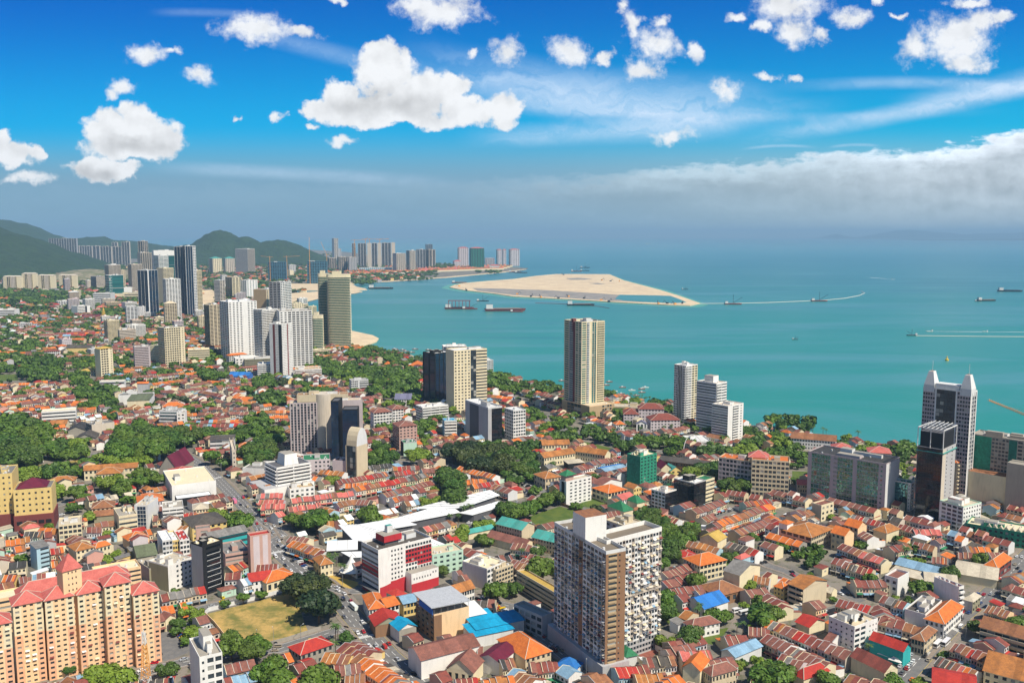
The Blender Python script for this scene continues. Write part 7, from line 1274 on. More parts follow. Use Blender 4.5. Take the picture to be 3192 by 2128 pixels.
for i in range(5200):
    cy=fr_.uniform(425,1350); cx=fr_.uniform(-.62,.6)*cy
    if occ(cx,cy) or not inland(cx,cy): continue
    a=R_(40)+fr_.choice([0,-math.pi/2])+fr_.uniform(-.05,.05); w=fr_.uniform(5,11);d=fr_.uniform(6,11)
    dd=(math.cos(a),math.sin(a)); nn=(dd[1],-dd[0]); f=lambda u,v2:(cx+dd[0]*u-nn[0]*v2,cy+dd[1]*u-nn[1]*v2)
    if free([f(-.5,-.5),f(w+.5,-.5),f(w+.5,d+.5),f(-.5,d+.5)],2.) and inland(*f(w/2,d/2)):
        big_=fr_.random()<.45; unit(cx,cy,a,w,d,6.4+fr_.random() if big_ else fr_.uniform(3,5),fr_.uniform(1,2.4),fr_.choice(PAL['x' if not big_ else 'm']),fr_.choice(WALL),fr_.random(),big_,fr_.choice(['gu','gu','hip','shed'] if not big_ else ['gu','hip']),0); occupy([f(0,0),f(w,0),f(w,d),f(0,d)])
# open ground of the middle distance: loose trees
for i in range(4200):
    y=fr_.uniform(430,2700); x=fr_.uniform(-.62,.6)*y
    if not occ(x,y) and inland(x,y) and fr_.random()<(.12 if y<1000 else .85): TREES.append((x,y,fr_.uniform(2.5,5) if y<1000 else fr_.uniform(5,9),fr_.choice('ggdy'))); occupy(circ(x,y,5))
def emit_unit(u,parts,pans,lod=0):
    d=(math.cos(u['a']),math.sin(u['a'])); n=(d[1],-d[0]); O=(u['x'],u['y']); w,D,h=u['w'],u['d'],u['h']; rise=u['rise']; rk,wk=u['rk'],u['wk']; r=random.Random(int(u['sd']*1e6))
    f=lambda a,b:(O[0]+d[0]*a-n[0]*b,O[1]+d[1]*a-n[1]*b)
    g=lambda a,b,z:(*f(a,b),z)
    W_=parts['wall']; h0=h+u['sd']*.12
    W_.q(g(0,0,0),g(w,0,0),g(w,0,h0),g(0,0,h0),k=wk); W_.q(g(w,D,0),g(0,D,0),g(0,D,h0),g(w,D,h0),k=wk)
    if u['typ']=='gu':
        W_.q(g(0,D,0),g(0,0,0),g(0,0,h0),g(0,D/2,h0+rise-.05),g(0,D,h0),k=wk); W_.q(g(w,0,0),g(w,D,0),g(w,D,h0),g(w,D/2,h0+rise-.05),g(w,0,h0),k=wk)
        Rf=parts['roof']; ov=.9; s=rise/(D/2); ns=1 if lod else r.choice([1,2,2,3])
        for i in range(ns):
            a0,a1=w*i/ns+(.03 if i==0 else 0),w*(i+1)/ns-(.03 if i==ns-1 else 0); k2=rk if r.random()<.85 else r.choice(['m2','gr','rt','mr'])
            Rf.q(g(a0,-ov,h0-ov*s+.1),g(a1,-ov,h0-ov*s+.1),g(a1,D/2,h0+rise+.1),g(a0,D/2,h0+rise+.1),k=k2); Rf.q(g(a1,D+ov,h0-ov*s+.1),g(a0,D+ov,h0-ov*s+.1),g(a0,D/2,h0+rise+.1),g(a1,D/2,h0+rise+.1),k=k2)
        if not lod or u['sd']<.35:
            pw=parts['party_wall']; t=.13; k='cr' if u['sd']<.3 else ('lm' if u['sd']<.6 else 'gy'); e=.3
            for b0,z0,b1,z1 in((-.4,h0-.4*s,D/2,h0+rise),(D/2,h0+rise,D+.4,h0-.4*s)):
                pw.q(g(-t,b0,z0+e),g(t,b0,z0+e),g(t,b1,z1+e),g(-t,b1,z1+e),k=k); pw.q(g(-t,b0,z0-.1),g(-t,b0,z0+e),g(-t,b1,z1+e),g(-t,b1,z1-.1),k=k); pw.q(g(t,b0,z0+e),g(t,b0,z0-.1),g(t,b1,z1-.1),g(t,b1,z1+e),k=k)
    else:
        W_.q(g(0,D,0),g(0,0,0),g(0,0,h0),g(0,D,h0),k=wk); W_.q(g(w,0,0),g(w,D,0),g(w,D,h0),g(w,0,h0),k=wk)
        rb=roof_on(lambda a,b:f(a,b),w,D,h0,u['typ'],rise,rk,wk,.5); Rf=parts['roof']; n0=len(Rf.v); Rf.v+=rb.v; Rf.f+=[tuple(i+n0 for i in q) for q in rb.f]; Rf.k+=rb.k
    if u['row']:
        nw=2 if w<6.6 else 3
        for fl in range(1,2 if h<9 else 3):
            for i in range(nw):
                c=w*(i+.5)/nw; 
                pans.append((g(c,-.05,h*(.5 if fl==1 else .5)+1.1+(fl-1)*2.7),u['a'],w/nw*.5,1.5,'gd' if r.random()<.5 else 'gl'))
                if not lod and fl==1: pans.append((g(c,D+.05,h*.5+1.1),u['a']+math.pi,w/nw*.45,1.3,'gl'))
        pans.append((g(w/2,-.06,h*.2),u['a'],w*.8,h*.34,'gd'))
        if r.random()<.55 or not lod:
            k=r.choice([rk,rk,'m2','cn','lb','rr','gn','cw']); parts['awning'].q(g(.2,-.1,h*.47),g(w-.2,-.1,h*.47),g(w-.2,-2.1,h*.38),g(.2,-2.1,h*.38),k=k) if 0 else parts['awning'].q(g(.2,-2.1,h*.38),g(w-.2,-2.1,h*.38),g(w-.2,-.1,h*.47),g(.2,-.1,h*.47),k=k)
    elif not lod: pans.append((g(w/2,-.05,h*.55),u['a'],w*.3,min(1.2,h*.3),'gl'))
    if u['ann']:
        A_=parts['annex']; a=u['ann']; ha=h*r.uniform(.35,.62)+u['sd']*.2; w1=w*r.uniform(.55,1.) if r.random()<.5 else w-.06; k=r.choice(WALL); rr=r.choice(PAL['x'])
        A_.q(g(w1,D,0),g(w1,D+a,0),g(w1,D+a,ha),g(w1,D,ha+1),k=k); A_.q(g(.03,D+a,0),g(.03,D,0),g(.03,D,ha+1),g(.03,D+a,ha),k=k); A_.q(g(w1,D+a,0),g(.03,D+a,0),g(.03,D+a,ha),g(w1,D+a,ha),k=k)
        if not lod and r.random()<.4: A_.box(g2:=(lambda p,q:f(p,q)),w1*.4,D+a*.4,w1*.4+1.1,D+a*.4+1.,ha-.2,ha+1.7,r.choice(['lg','bk','wh','sky']))
        parts['annex_roof'].q(g(-.0,D+.02,ha+1.15),g(0,D+a+.5,ha+.0),g(w1+.05,D+a+.5,ha+.0),g(w1+.05,D+.02,ha+1.15),k=rr)
UNITS.sort(key=lambda u:u['dist']-(12 if u['row'] else 0))
vis=[];rest_=[]
for u in UNITS:
    px,py=P(u['x'],u['y'],u['h'])
    if len(vis)<300 and -20<px<3210 and py<2160: vis.append(u)
    else: rest_.append(u)
PN=['wall','roof','party_wall','awning','annex','annex_roof']
for u in vis:
    parts={k:M() for k in PN}; pans=[]; emit_unit(u,parts,pans)
    nm='shophouse' if u['row'] else 'shed'; o=(u['x'],u['y'])
    rt=thing(nm,None,nm,(o[0],o[1],0),0,'terraced shophouses of the old town' if u['row'] else 'small sheds in the back yards')
    for k in PN[:4]: part(k,parts[k],rt)
    if parts['annex'].f:
        an=part('annex',parts['annex'],rt); ob=link('roof',parts['annex_roof'].mesh('roof',(o[0],o[1],0)),an)
    for p in pans:
        (x,y,z),a,w,h,k=p; link('window' if h<2.2 else 'shopfront',pane_mesh(w,h,k),rt,(x-o[0],y-o[1],z),a)
    later(rt,o[0],o[1],'%s roofed %s %s'%(CN[u['rk']],WN.get(u['wk'],'pale'),nm))
big={k:M() for k in PN}; pans=[]
for u in rest_:
    px,py=P(u['x'],u['y'],u['h'])
    if -150<px<3350: emit_unit(u,big,pans,1 if u['dist']>900 else 0)
mm=M()
for k in PN:
    n0=len(mm.v); mm.v+=big[k].v; mm.f+=[tuple(i+n0 for i in q) for q in big[k].f]; mm.k+=big[k].k
for (x,y,z),a,w,h,k in pans:
    dx,dy=math.cos(a)*w/2,math.sin(a)*w/2; mm.q((x-dx,y-dy,z-h/2),(x+dx,y+dy,z-h/2),(x+dx,y+dy,z+h/2),(x-dx,y-dy,z+h/2),k=k)
o=link('shophouses',mm.mesh('shophouses')); tag(o,'dense carpet of smaller farther shophouses with red and brown roofs',None,None,'stuff')
# far low-rise carpet and the villa rows of the far shore
far=M(); fq=random.Random(5)
def fhouse(b,x,y,w,d,h,rk,wk,a):
    f=lambda u,v:(x+math.cos(a)*u-math.sin(a)*v,y+math.sin(a)*u+math.cos(a)*v); b.box(f,0,0,w,d,0,h,wk); rb=roof_on(f,w,d,h,'hip',h*.4,rk,wk,1); n0=len(b.v); b.v+=rb.v; b.f+=[tuple(i+n0 for i in q) for q in rb.f]; b.k+=rb.k
for i in range(2600):
    y=fq.uniform(2700,6500); x=fq.uniform(-.62,-.1)*y
    if inland(x,y) and not occ(x,y): fhouse(far,x,y,fq.uniform(14,30),fq.uniform(10,16),fq.uniform(5,13),fq.choice(['or','mr','m2','ol_','pr','cw','rr']),fq.choice(WALL),fq.uniform(-.3,.6)); 
for rowi,(y0,n) in enumerate([(5230,60),(5330,60),(5440,55),(5560,50),(5700,40)]):
    for i in range(n):
        t=i/n; px=1090+ (480+rowi*10)*t; X=(px-1596)/F*(y0+t*(900+rowi*60)); Y=y0+t*(900+rowi*60)
        if inland(X,Y-15) and not occ(X,Y): fhouse(far,X,Y,22,16,11,fq.choice(['or','pr','ol_']),'cr',.5)
o=link('far_houses',far.mesh('far_houses')); tag(o,'sprawl of distant low houses with orange roofs towards the far shore',None,None,'stuff')
# trees: the nearest 300 one by one, the rest as one wood
TREES=[t for t in TREES if -80<P(t[0],t[1],t[2])[0]<3280]
TREES.sort(key=lambda t:math.hypot(t[0],t[1])/t[2]**.7)
KN={'g':'rounded green tree','d':'dark green spreading tree','y':'yellow green leafy tree','c':'tall feathery tree','k':'very dark broad tree'}
for i,(x,y,RR,kk) in enumerate(TREES[:300]):
    r=random.Random(i); rt=thing('tree',None,'tree',(x,y,0),r.uniform(0,6.28),'trees of the town'); zz=RR*.95
    c=link('crown',CR[kk,i%3],rt,(0,0,zz)); s=RR*1.12; c.scale=(s*r.uniform(.9,1.1),s*r.uniform(.9,1.1),s*r.uniform(.9,1.1)); t=link('trunk',TRK,rt); t.scale=(RR,RR,RR*1.05)
    later(rt,x,y,KN[kk])
wood={k:M() for k in 'gdyck'}; LO={(k,i):crown(50+i+ord(k),7,34,.2,KINDS[k][1],KINDS[k][2],KINDS[k][0]) for k in KINDS for i in range(3)}
mm=M()
for i,(x,y,RR,kk) in enumerate(TREES[300:]):
    b=LO[kk,i%3]; a=i*1.7; ca,sa=math.cos(a)*RR*1.1,math.sin(a)*RR*1.1; n0=len(mm.v); z0=RR*.8
    mm.v+=[(x+vx*ca-vy*sa,y+vx*sa+vy*ca,max(.1,z0+vz*RR)) for vx,vy,vz in b.v]; mm.f+=[tuple(j+n0 for j in q) for q in b.f]; mm.k+=b.k
# distant woods
for i in range(5200):
    y=fq.uniform(2600,7200); x=fq.uniform(-.62,-.08)*y
    if inland(x,y) and not occ(x,y):
        RR=fq.uniform(9,17); b=LO[fq.choice('gd'),i%3]; n0=len(mm.v); sub=range(0,len(b.f),3)
        for q in sub:
            n1=len(mm.v); mm.v+=[(x+b.v[j][0]*RR*1.3,y+b.v[j][1]*RR*1.3,max(.1,RR*.6+b.v[j][2]*RR)) for j in b.f[q]]; mm.f.append((n1,n1+1,n1+2,n1+3)); mm.k.append(b.k[q])
o=link('distant_trees',mm.mesh('distant_trees')); tag(o,'masses of farther green trees between the roofs',None,None,'stuff')
for i,(x,y,RR,kk) in enumerate(PALMS):
    rt=thing('palm_tree',None,'palm tree',(x,y,0),i*1.3,'palm trees'); s=max(.9,RR/4.2); c=link('fronds',PF,rt,(0,0,7.5*s)); c.scale=(s,s,s); t=link('trunk',PT,rt,(0,0,7.5*s)); t.scale=(s,s,s); later(rt,x,y,'palm tree with drooping fronds')
# ---------------------------------------------------------------- vehicles
def car_mesh(kind):
    b=M(); f=lambda u,v:(u-.5*L,v-.88) 
    if kind=='car':
        L=4.3; pr=[(0,.35),(0,.85),(.9,.98),(1.45,1.45),(3.1,1.47),(3.85,1.0),(4.3,.9),(4.3,.35)]
    elif kind=='van': L=4.9; pr=[(0,.35),(.05,1.1),(.6,1.95),(4.8,1.95),(4.9,.9),(4.9,.35)]
    else: L=9.; pr=[(0,.4),(0,3.),(9,3.),(9,.4)]
    hw=.86 if kind!='bus' else 1.2; n=len(pr)
    A=[(x-L/2,-hw,z) for x,z in pr];B=[(x-L/2,hw,z) for x,z in pr]
    T_=lambda p,q:(p[0],p[1]*q,p[2])
    A=[T_(p,.84 if p[2]>1.2 and kind=='car' else 1) for p in A];B=[T_(p,.84 if p[2]>1.2 and kind=='car' else 1) for p in B]
    b.q(*A,k='car'); b.q(*B[::-1],k='car')
    for i in range(n): j=(i+1)%n; b.q(A[j],A[i],B[i],B[j],k='car')
    g=M()
    def sd(p0,p1,p2,p3):
        for s in(-1,1): q=[(x-L/2,s*(yy),z) for x,yy,z in (p0,p1,p2,p3)]; g.q(*(q if s<0 else q[::-1]),k='gd')
    if kind=='car':
        sd((1.15,.89,1.03),(3.6,.89,1.03),(3.05,.76,1.4),(1.5,.76,1.4)); g.q((.95-L/2,-.72,1.03),(.95-L/2,.72,1.03),(1.42-L/2,.64,1.44),(1.42-L/2,-.64,1.44),k='gd'); g.q((3.86-L/2,.72,1.03),(3.86-L/2,-.72,1.03),(3.14-L/2,-.64,1.46),(3.14-L/2,.64,1.46),k='gd')
    elif kind=='van': sd((.6,.875,1.15),(4.6,.875,1.15),(4.6,.875,1.7),(.75,.875,1.7)); g.q((.08-L/2,-.8,1.15),(.08-L/2,.8,1.15),(.52-L/2,.8,1.85),(.52-L/2,-.8,1.85),k='gd')
    else: sd((.3,1.22,1.5),(8.7,1.22,1.5),(8.7,1.22,2.5),(.3,1.22,2.5)); g.q((-.02-L/2,-1.1,1.3),(-.02-L/2,1.1,1.3),(-.02-L/2,1.1,2.6),(-.02-L/2,-1.1,2.6),k='gd')
    return b.mesh('body'),g.mesh('windows'),L,hw
wh_=M(); wh_.v=[]; 
for s in(-.11,.11):
    for i in range(10): t=i*math.pi/5; wh_.v.append((.32*math.cos(t),s,.32*math.sin(t)))
wh_.f=[tuple(range(10)),tuple(range(19,9,-1))]+[(i,10+i,10+(i+1)%10,(i+1)%10) for i in range(10)]; wh_.k=['tyre']*12; WHM=wh_.mesh('wheel')
CM={k:car_mesh(k) for k in('car','van','bus')}
CCOL=[('white',(.8,.8,.8))]*6+[('silver',(.42,.44,.46))]*4+[('black',(.02,.02,.022))]*4+[('dark grey',(.1,.1,.11))]*3+[('red',(.45,.02,.02))]*2+[('blue',(.03,.08,.25))]*1+[('maroon',(.15,.02,.03)),('beige',(.4,.34,.25)),('yellow',(.75,.5,.02))]
CARS=[]
def put_car(x,y,a,kind='car',col=None,z=.1):
    for c in CARS:
        if math.hypot(x-c[0],y-c[1])<2.3: return
    CARS.append((x,y,a,kind,col,z))
cr2=random.Random(4)
def lane_cars(ri,sp,skip=0.):
    P_,w,zz=ROADS[ri]
    for off,dr in((-w*.25,1),(w*.25,-1)) if w<12 else ((-w*.37,1),(-w*.13,1),(w*.13,-1),(w*.37,-1)):
        s=cr2.uniform(0,sp)
        acc=0.
        for i in range(len(P_)-1):
            a=Vector(P_[i]);c=Vector(P_[i+1]); L=(c-a).length; d=(c-a)/L; n=Vector((-d.y,d.x))
            while s<acc+L:
                p=a+d*(s-acc)-n*off*-1; 
                if p.y>430: put_car(p.x,p.y,math.atan2(d.y,d.x)+(math.pi if dr>0 else 0),cr2.choice(['car']*7+['van']),None,zz+.02)
                s+=sp*cr2.uniform(.45,1.7)
            acc+=L
for ri,sp in((0,26),(1,34),(2,30),(3,30),(4,26),(5,20),(6,24),(7,30),(8,22),(9,28),(11,22),(12,26),(13,26),(14,22),(15,20),(16,26),(17,22),(18,24),(19,30),(20,24),(22,26),(23,24)):
    if ri<len(ROADS): lane_cars(ri,sp)
def lot(v,x0,y0,x1,y1,n,da=90,kind=None,fill=.92):
    A=Vector(U(*Q(v,x0,y0)));B=Vector(U(*Q(v,x1,y1))); d=(B-A)/n; a=math.atan2(d.y,d.x)+R_(da)
    for i in range(n):
        if cr2.random()<fill: p=A+d*(i+.5); put_car(p.x,p.y,a+(math.pi if cr2.random()<.5 else 0),kind or cr2.choice(['car']*6+['van']))
for w in '''C1 1830 1010 1950 1140 9;C1 1600 1100 1700 1210 8;C1 1460 1050 1570 1030 5;C1 1470 1000 1560 980 3;C2 230 330 440 520 13;C2 300 400 460 540 8;B1 520 1340 590 1410 6;B1 600 1280 690 1400 8;B1 720 1270 790 1330 6;B1 1680 1260 1900 1200 10;B1 1720 1310 1930 1270 10;B1 1760 1290 1900 1250 8;B1 2110 1060 2280 1250 16;B1 2160 1040 2310 1200 12;B1 560 1190 700 1160 8;B1 2040 1180 2090 1240 3;C4 1320 760 1420 780 5;C4 1790 930 1860 910 3;B2 880 1370 940 1350 4;B2 870 1400 940 1380 4;C3 330 1230 470 1290 4;C3 460 1530 610 1500 8;C2 1640 760 1760 800 4;C1 30 230 230 210 7;C1 1150 190 1340 170 8;B3 80 1110 220 1150 7;B3 20 1170 200 1200 8;B3 230 910 300 930 4;B3 1030 610 1250 650 12;B3 1060 640 1280 670 12;B2 760 80 1060 60 18;B2 640 150 860 180 16;B2 860 60 1040 40 12;B2 680 130 880 160 14;B4 1200 920 1270 870 8;B4 1230 940 1290 900 8;C2 2140 860 2280 950 6;C3 330 520 350 540 2;B2 1630 620 1760 640 5;B1 1230 660 1300 640 3;B1 400 590 520 620 6;B1 560 600 640 690 6;B3 260 570 480 590 10;C2 50 1260 200 1200 6;C1 1440 1310 1480 1300 2;B1 1880 860 1980 870 6;B1 1750 850 1850 870 6;C2 600 700 680 720 4;C4 1190 1430 1290 1330 6;C4 1250 1450 1330 1370 5'''.split(';'):
    q=w.split(); lot(q[0],*[float(t) for t in q[1:5]],int(q[5]),90 if q[0]!='C4' else 12)
for v,x,y,k,c,a in [('C2',825,885,'bus',('white and green',(.8,.85,.8)),-58),('C2',880,895,'bus',('white and green',(.8,.85,.8)),-58),('B1',2125,1265,'bus',('pink',(.8,.2,.3)),-62),('B1',2050,1190,'bus',('green',(.05,.2,.08)),-60),('C3',1980,920,'bus',('white',(.8,.8,.8)),25),('C3',2040,925,'bus',('white',(.8,.8,.8)),25),('C3',2100,945,'bus',('white',(.8,.8,.8)),25),('C3',2180,1010,'van',('white',(.8,.8,.8)),-20),('C4',1540,1235,'bus',('white',(.8,.8,.8)),47),('C4',1615,1220,'bus',('white',(.8,.8,.8)),47),('C1',1975,800,'van',('dark green',(.03,.1,.05)),-50),('C1',2015,800,'car',('bright yellow',(.8,.6,.0)),-50),('C4',1310,1545,'car',('orange',(.8,.2,.01)),47),('C2',770,890,'van',('black',(.02,.02,.02)),-58),('C1',1398,1392,'car',('bright red',(.6,.0,.02)),15),('C4',1305,670,'van',('white',(.8,.8,.8)),-30)]:
    x_,y_=U(*Q(v,x,y)); CARS=[c_ for c_ in CARS if math.hypot(x_-c_[0],y_-c_[1])>4.5]; CARS.append((x_,y_,R_(a),k,c,.12))
CARS=[c for c in CARS if 0<P(c[0],c[1],1)[0]<3192 and P(c[0],c[1],1)[1]<2125]
CARS.sort(key=lambda c:math.hypot(c[0],c[1]))
for i,(x,y,a,kind,col,z) in enumerate(CARS[:298]):
    cn,cc=col or cr2.choice(CCOL); body,win,L,hw=CM[kind]; nm={'car':'parked_car','van':'van','bus':'bus'}[kind]
    rt=thing('car' if kind=='car' else kind,None,kind if kind!='bus' else 'truck or bus',(x,y,z),a,'vehicles on the streets'); o=link('body',body,rt); o.color=(*cc,1); link('window',win,rt)
    for sx in(-.3,.3):
        for sy in(-1,1): link('wheel',WHM,rt,(sx*L,sy*(hw-.08),.32))
    later(rt,x,y,'%s %s'%(cn,kind))
# ---------------------------------------------------------------- boats and things on the water
def boat(v,x,y,L,kind,lab,a=0.,group=None,cat=None):
    X,Y=U(*Q(v,x,y),-1.5); rt=thing({'b':'barge','s':'small_boat','t':'tug_boat','d':'dredger','f':'ferry'}[kind],lab,cat or {'b':'barge','s':'boat','t':'tug','d':'dredger','f':'ferry'}[kind],(X,Y,-1.5),a,group)
    b=M(); Wd=L*(.2 if kind!='s' else .24); hb=L*.055+.5; k={'b':'hulld','s':'hulld','t':'hulld','d':'hulld','f':'deckw'}[kind]
    if 'red' in lab: k='hullr'
    if 'white' in lab and kind=='s': k='deckw'
    pl=[(-L/2,-Wd/2),(L*.36,-Wd/2),(L/2,0),(L*.36,Wd/2),(-L/2,Wd/2)]; pl2=[(p*.94,q*.8) for p,q in pl]
    n=5
    for i in range(n): j=(i+1)%n; b.q((*pl2[i],-.3),(*pl2[j],-.3),(*pl[j],hb),(*pl[i],hb),k=k)
    b.q(*[(*p,hb*.8) for p in pl],k='rope' if kind in'sb' else 'deckw')
    o=link('hull',b.mesh('hull'),rt)
    F_=lambda u,w:(u,w); b=M()
    if kind=='s': b.box(F_,-L*.2,-Wd*.3,L*.05,Wd*.3,hb*.8,hb+1.4,'bb' if 'blue' in lab else 'lg'); link('canopy',b.mesh('canopy'),rt)
    else:
        b.box(F_,-L*.46,-Wd*.38,-L*.3,Wd*.38,hb,hb+L*.09+1.5,'deckw','dg'); link('cabin',b.mesh('cabin'),rt)
    if kind=='b': b=M(); b.box(F_,-L*.24,-Wd*.36,L*.34,Wd*.36,hb*.8,hb+1.2,'pave' if 'sand' in lab else 'hulld'); link('cargo',b.mesh('cargo'),rt)
    if kind in'td': b=M(); b.bar((0,0,hb),(0,0,hb+L*.5),.25+L*.006,'hulld'); b.bar((0,0,hb+2),(L*.5,0,hb+L*.33),.3+L*.006,'hulld'); link('crane_boom',b.mesh('boom'),rt)
    return rt
boat('A3',610,906,95,'b','long dark barge with white cabin just below the sand island'); boat('A2',2250,955,130,'b','long red cargo barge with sand right of the pontoon',.1); boat('A3',30,965,40,'f','white and red ship at the end of the red cargo barge')
boat('A2',1930,940,50,'t','tug with cranes beside the red gantry pontoon'); t=boat('A2',1835,938,95,'b','wide pontoon carrying a red steel gantry')
b=M()
for i in range(7):
    for s in(-8,8): b.bar((-34+i*11,s,4),(-34+i*11,s,27),.6,'hullr')
for s in(-8,8): b.bar((-36,s,27),(36,s,27),.8,'hullr')
for i in range(7): b.bar((-34+i*11,-8,27),(-34+i*11,8,27),.6,'hullr')
link('gantry',b.mesh('gantry'),t)
boat('A2',2047,868,45,'t','dark tug with two masts in front of the sand island tip'); boat('A2',1125,756,110,'b','dark flat barge near the sand spit on the left'); boat('A2',1835,703,75,'b','maroon red barge at the upper left of the sand island')
boat('A3',1990,896,60,'d','dredger with crane on the floating pipeline'); boat('A4',470,868,60,'d','dredger with bent boom at the middle of the floating pipeline'); boat('A4',1985,865,75,'b','sand laden barge in the right part of the sea',.15); boat('A4',1910,868,25,'t','blue tug pulling the sand laden barge')
boat('A4',2198,780,100,'b','dark empty barge near the right edge',-.1); boat('A4',1308,1178,26,'t','dark tug at the left end of the yellow floating pipe',3.1); boat('A4',1466,1142,18,'f','white and green ferry with long wake',3.14); boat('A4',1970,1144,14,'f','small white speedboat with long wake behind the ferry',3.14)
boat('A4',252,1214,14,'t','small black fishing boat alone in the right sea'); boat('A4',1140,671,20,'f','tiny white boat with a diagonal wake far out'); boat('A3',1222,352,120,'f','white cargo ship on the far horizon'); boat('A3',650,565,70,'t','dark ship far behind the sand island, upper of two'); boat('A3',648,594,60,'t','dark ship far behind the sand island, lower of two'); boat('A3',570,599,70,'d','small red dredger behind the sand island'); boat('A3',1555,761,30,'t','small dark boat right of the sand island'); boat('A3',70,612,80,'d','crane barge at the far headland'); boat('A3',15,607,80,'b','barge moored beside the far headland')
names=['first','second','third','fourth','fifth','sixth','seventh','eighth','ninth','tenth','eleventh','twelfth']
L_=sorted([(990,225),(1075,252),(1163,240),(1197,226),(915,261),(980,284),(980,309),(1165,271),(1115,299),(842,204),(440,165),(870,175)])
for i,(x,y) in enumerate(L_): boat('B3',x,y,11,'s','moored %s boat, %s from left between the two seaside towers'%('white' if i%4==3 else 'wooden',names[i]),.1,'moored boats near the tall sea condominium')
L_=sorted([(1265,1312),(1325,1311),(1352,1323),(1405,1332),(1302,1349),(1555,1309),(1252,1302),(1435,1303)])
for i,(x,y) in enumerate(L_): boat('A2',x,y,13,'s','moored boat off the shore park, %s from left'%names[i],.15,'moored boats off the shore park')
X,Y=U(*Q('A4',1625,1404),-1.5); t=thing('buoy','yellow navigation buoy above the twin peak tower','buoy',(X,Y,-1.5)); b=M(); b.lathe(X,Y,[(0,-1.5),(3.4,-1.5),(3.4,1.4),(1.4,2),(.9,6),(0,8)],'ymark',10); part('float',b,t)
def pipe(name,lab,pts,r,k,z=-1.2):
    b=M(); q=[U(*Q(*p),z) for p in pts]
    t=thing(name,lab,'pipeline' if 'pipe' in name else 'float line',(q[0][0],q[0][1],0))
    for a,c in zip(q,q[1:]): b.bar((*a,z),(*c,z),r,k,6)
    part('tube',b,t)
pipe('floating_pipeline','pale floating pipeline curving from the sand island into the open sea',[('A3',1690,889),('A3',2000,887),('A4',0,880),('A4',300,868),('A4',520,858),('A4',700,841),('A4',830,816),('A4',882,793),('A4',845,773)],1.1,'rope')
pipe('floating_pipeline','straight yellow floating pipe behind the dark tug at the right',[('A4',1345,1179),('A4',1950,1186),('A4',2500,1190)],.8,'rope')
pipe('float_boom','red float line left of the long dark barge',[('A3',200,883),('A3',400,889),('A3',540,898)],1.,'hullr'); pipe('float_boom','red float line right of the long dark barge',[('A3',680,905),('A3',780,915),('A3',870,931)],1.,'hullr')
b=M()
for p,q,w0,w1 in [(('A4',1490,1141),('A4',1945,1144),1,3),(('A4',1990,1145),('A4',2500,1147),1,3),(('A4',1135,670),('A4',930,653),2,6)]:
    A=Vector(U(*Q(*p),-1.5));B=Vector(U(*Q(*q),-1.5)); n=(B-A).normalized(); n=Vector((-n.y,n.x)); b.q((*(A-n*w0),-1.45),(*(B-n*w1),-1.45),(*(B+n*w1),-1.45),(*(A+n*w0),-1.45),k='foam')
struct('wake',b)
# diggers on the sand island
for i,(v,x,y) in enumerate([('A3',35,806),('A3',160,828),('A3',250,833),('A3',410,842),('A3',500,828),('A3',640,844),('A3',795,860),('A3',865,872),('A3',1315,892),('A3',1395,890),('A3',1465,896),('A3',1530,888),('A3',800,678),('A3',880,688),('A3',960,690),('A3',455,630),('A2',1835,735),('A2',1900,770)]):
    X,Y=U(*Q(v,x,y),1.2); t=thing('excavator','construction machine on the sand island, number %d counted along its near shore'%(i+1),'excavator',(X,Y,1.2),i,'machines on the sand island'); b=M(); b.box(lambda u,w:(u-4,w-2.5),0,0,9,5,0,5,'hulld' if i%2 else 'crane'); link('body',b.mesh('body'),t); b=M(); b.bar((3,0,4),(11,0,11),.8,'hulld'); b.bar((11,0,11),(16,0,3),.7,'hulld'); link('arm',b.mesh('arm'),t)
# mast with red and white lattice, lower left; light poles
X,Y=U(*Q('C1',1330,1700)); t=thing('lattice_mast','red and white lattice radio mast in front of the rightmost apartment wing','mast',(X,Y,0)); hm=hgt(*[Q('C1',1300,1095)[0],Q('C1',1300,1095)[1],Q('C1',1330,1700)[1]])
b=M()
for j in range(int(hm/2.2)):
    z=j*2.2; s0,s1=2.4-1.9*z/hm,2.4-1.9*(z+2.2)/hm; k='rd' if z>hm*.25 and z<hm*.8 else 'wh'; k='crane' if k=='rd' else k; c=[(-1,-1),(1,-1),(1,1),(-1,1)]
    for q in range(4):
        p,n_=c[q],c[(q+1)%4]; b.bar((X+p[0]*s0,Y+p[1]*s0,z),(X+p[0]*s1,Y+p[1]*s1,z+2.2),.14,k); b.bar((X+p[0]*s0,Y+p[1]*s0,z),(X+n_[0]*s1,Y+n_[1]*s1,z+2.2),.1,k); b.bar((X+n_[0]*s0,Y+n_[1]*s0,z),(X+p[0]*s1,Y+p[1]*s1,z+2.2),.1,k)
part('lattice',b,t); b=M()
for j in range(5): a=j*1.26; b.bar((X+.9*math.cos(a),Y+.9*math.sin(a),hm-6+j),(X+.9*math.cos(a),Y+.9*math.sin(a),hm-3+j),.22,'wh')
part('antenna',b,t)
lm1,lm2=M(),M(); lm1.bar((0,0,0),(0,0,10),.12,'steel'); lm2.bar((0,0,10),(2,0,10.5),.09,'steel'); lm2.bar((1.6,0,10.5),(2.6,0,10.55),.16,'lg'); lm1=lm1.mesh('pole'); lm2=lm2.mesh('lamp')
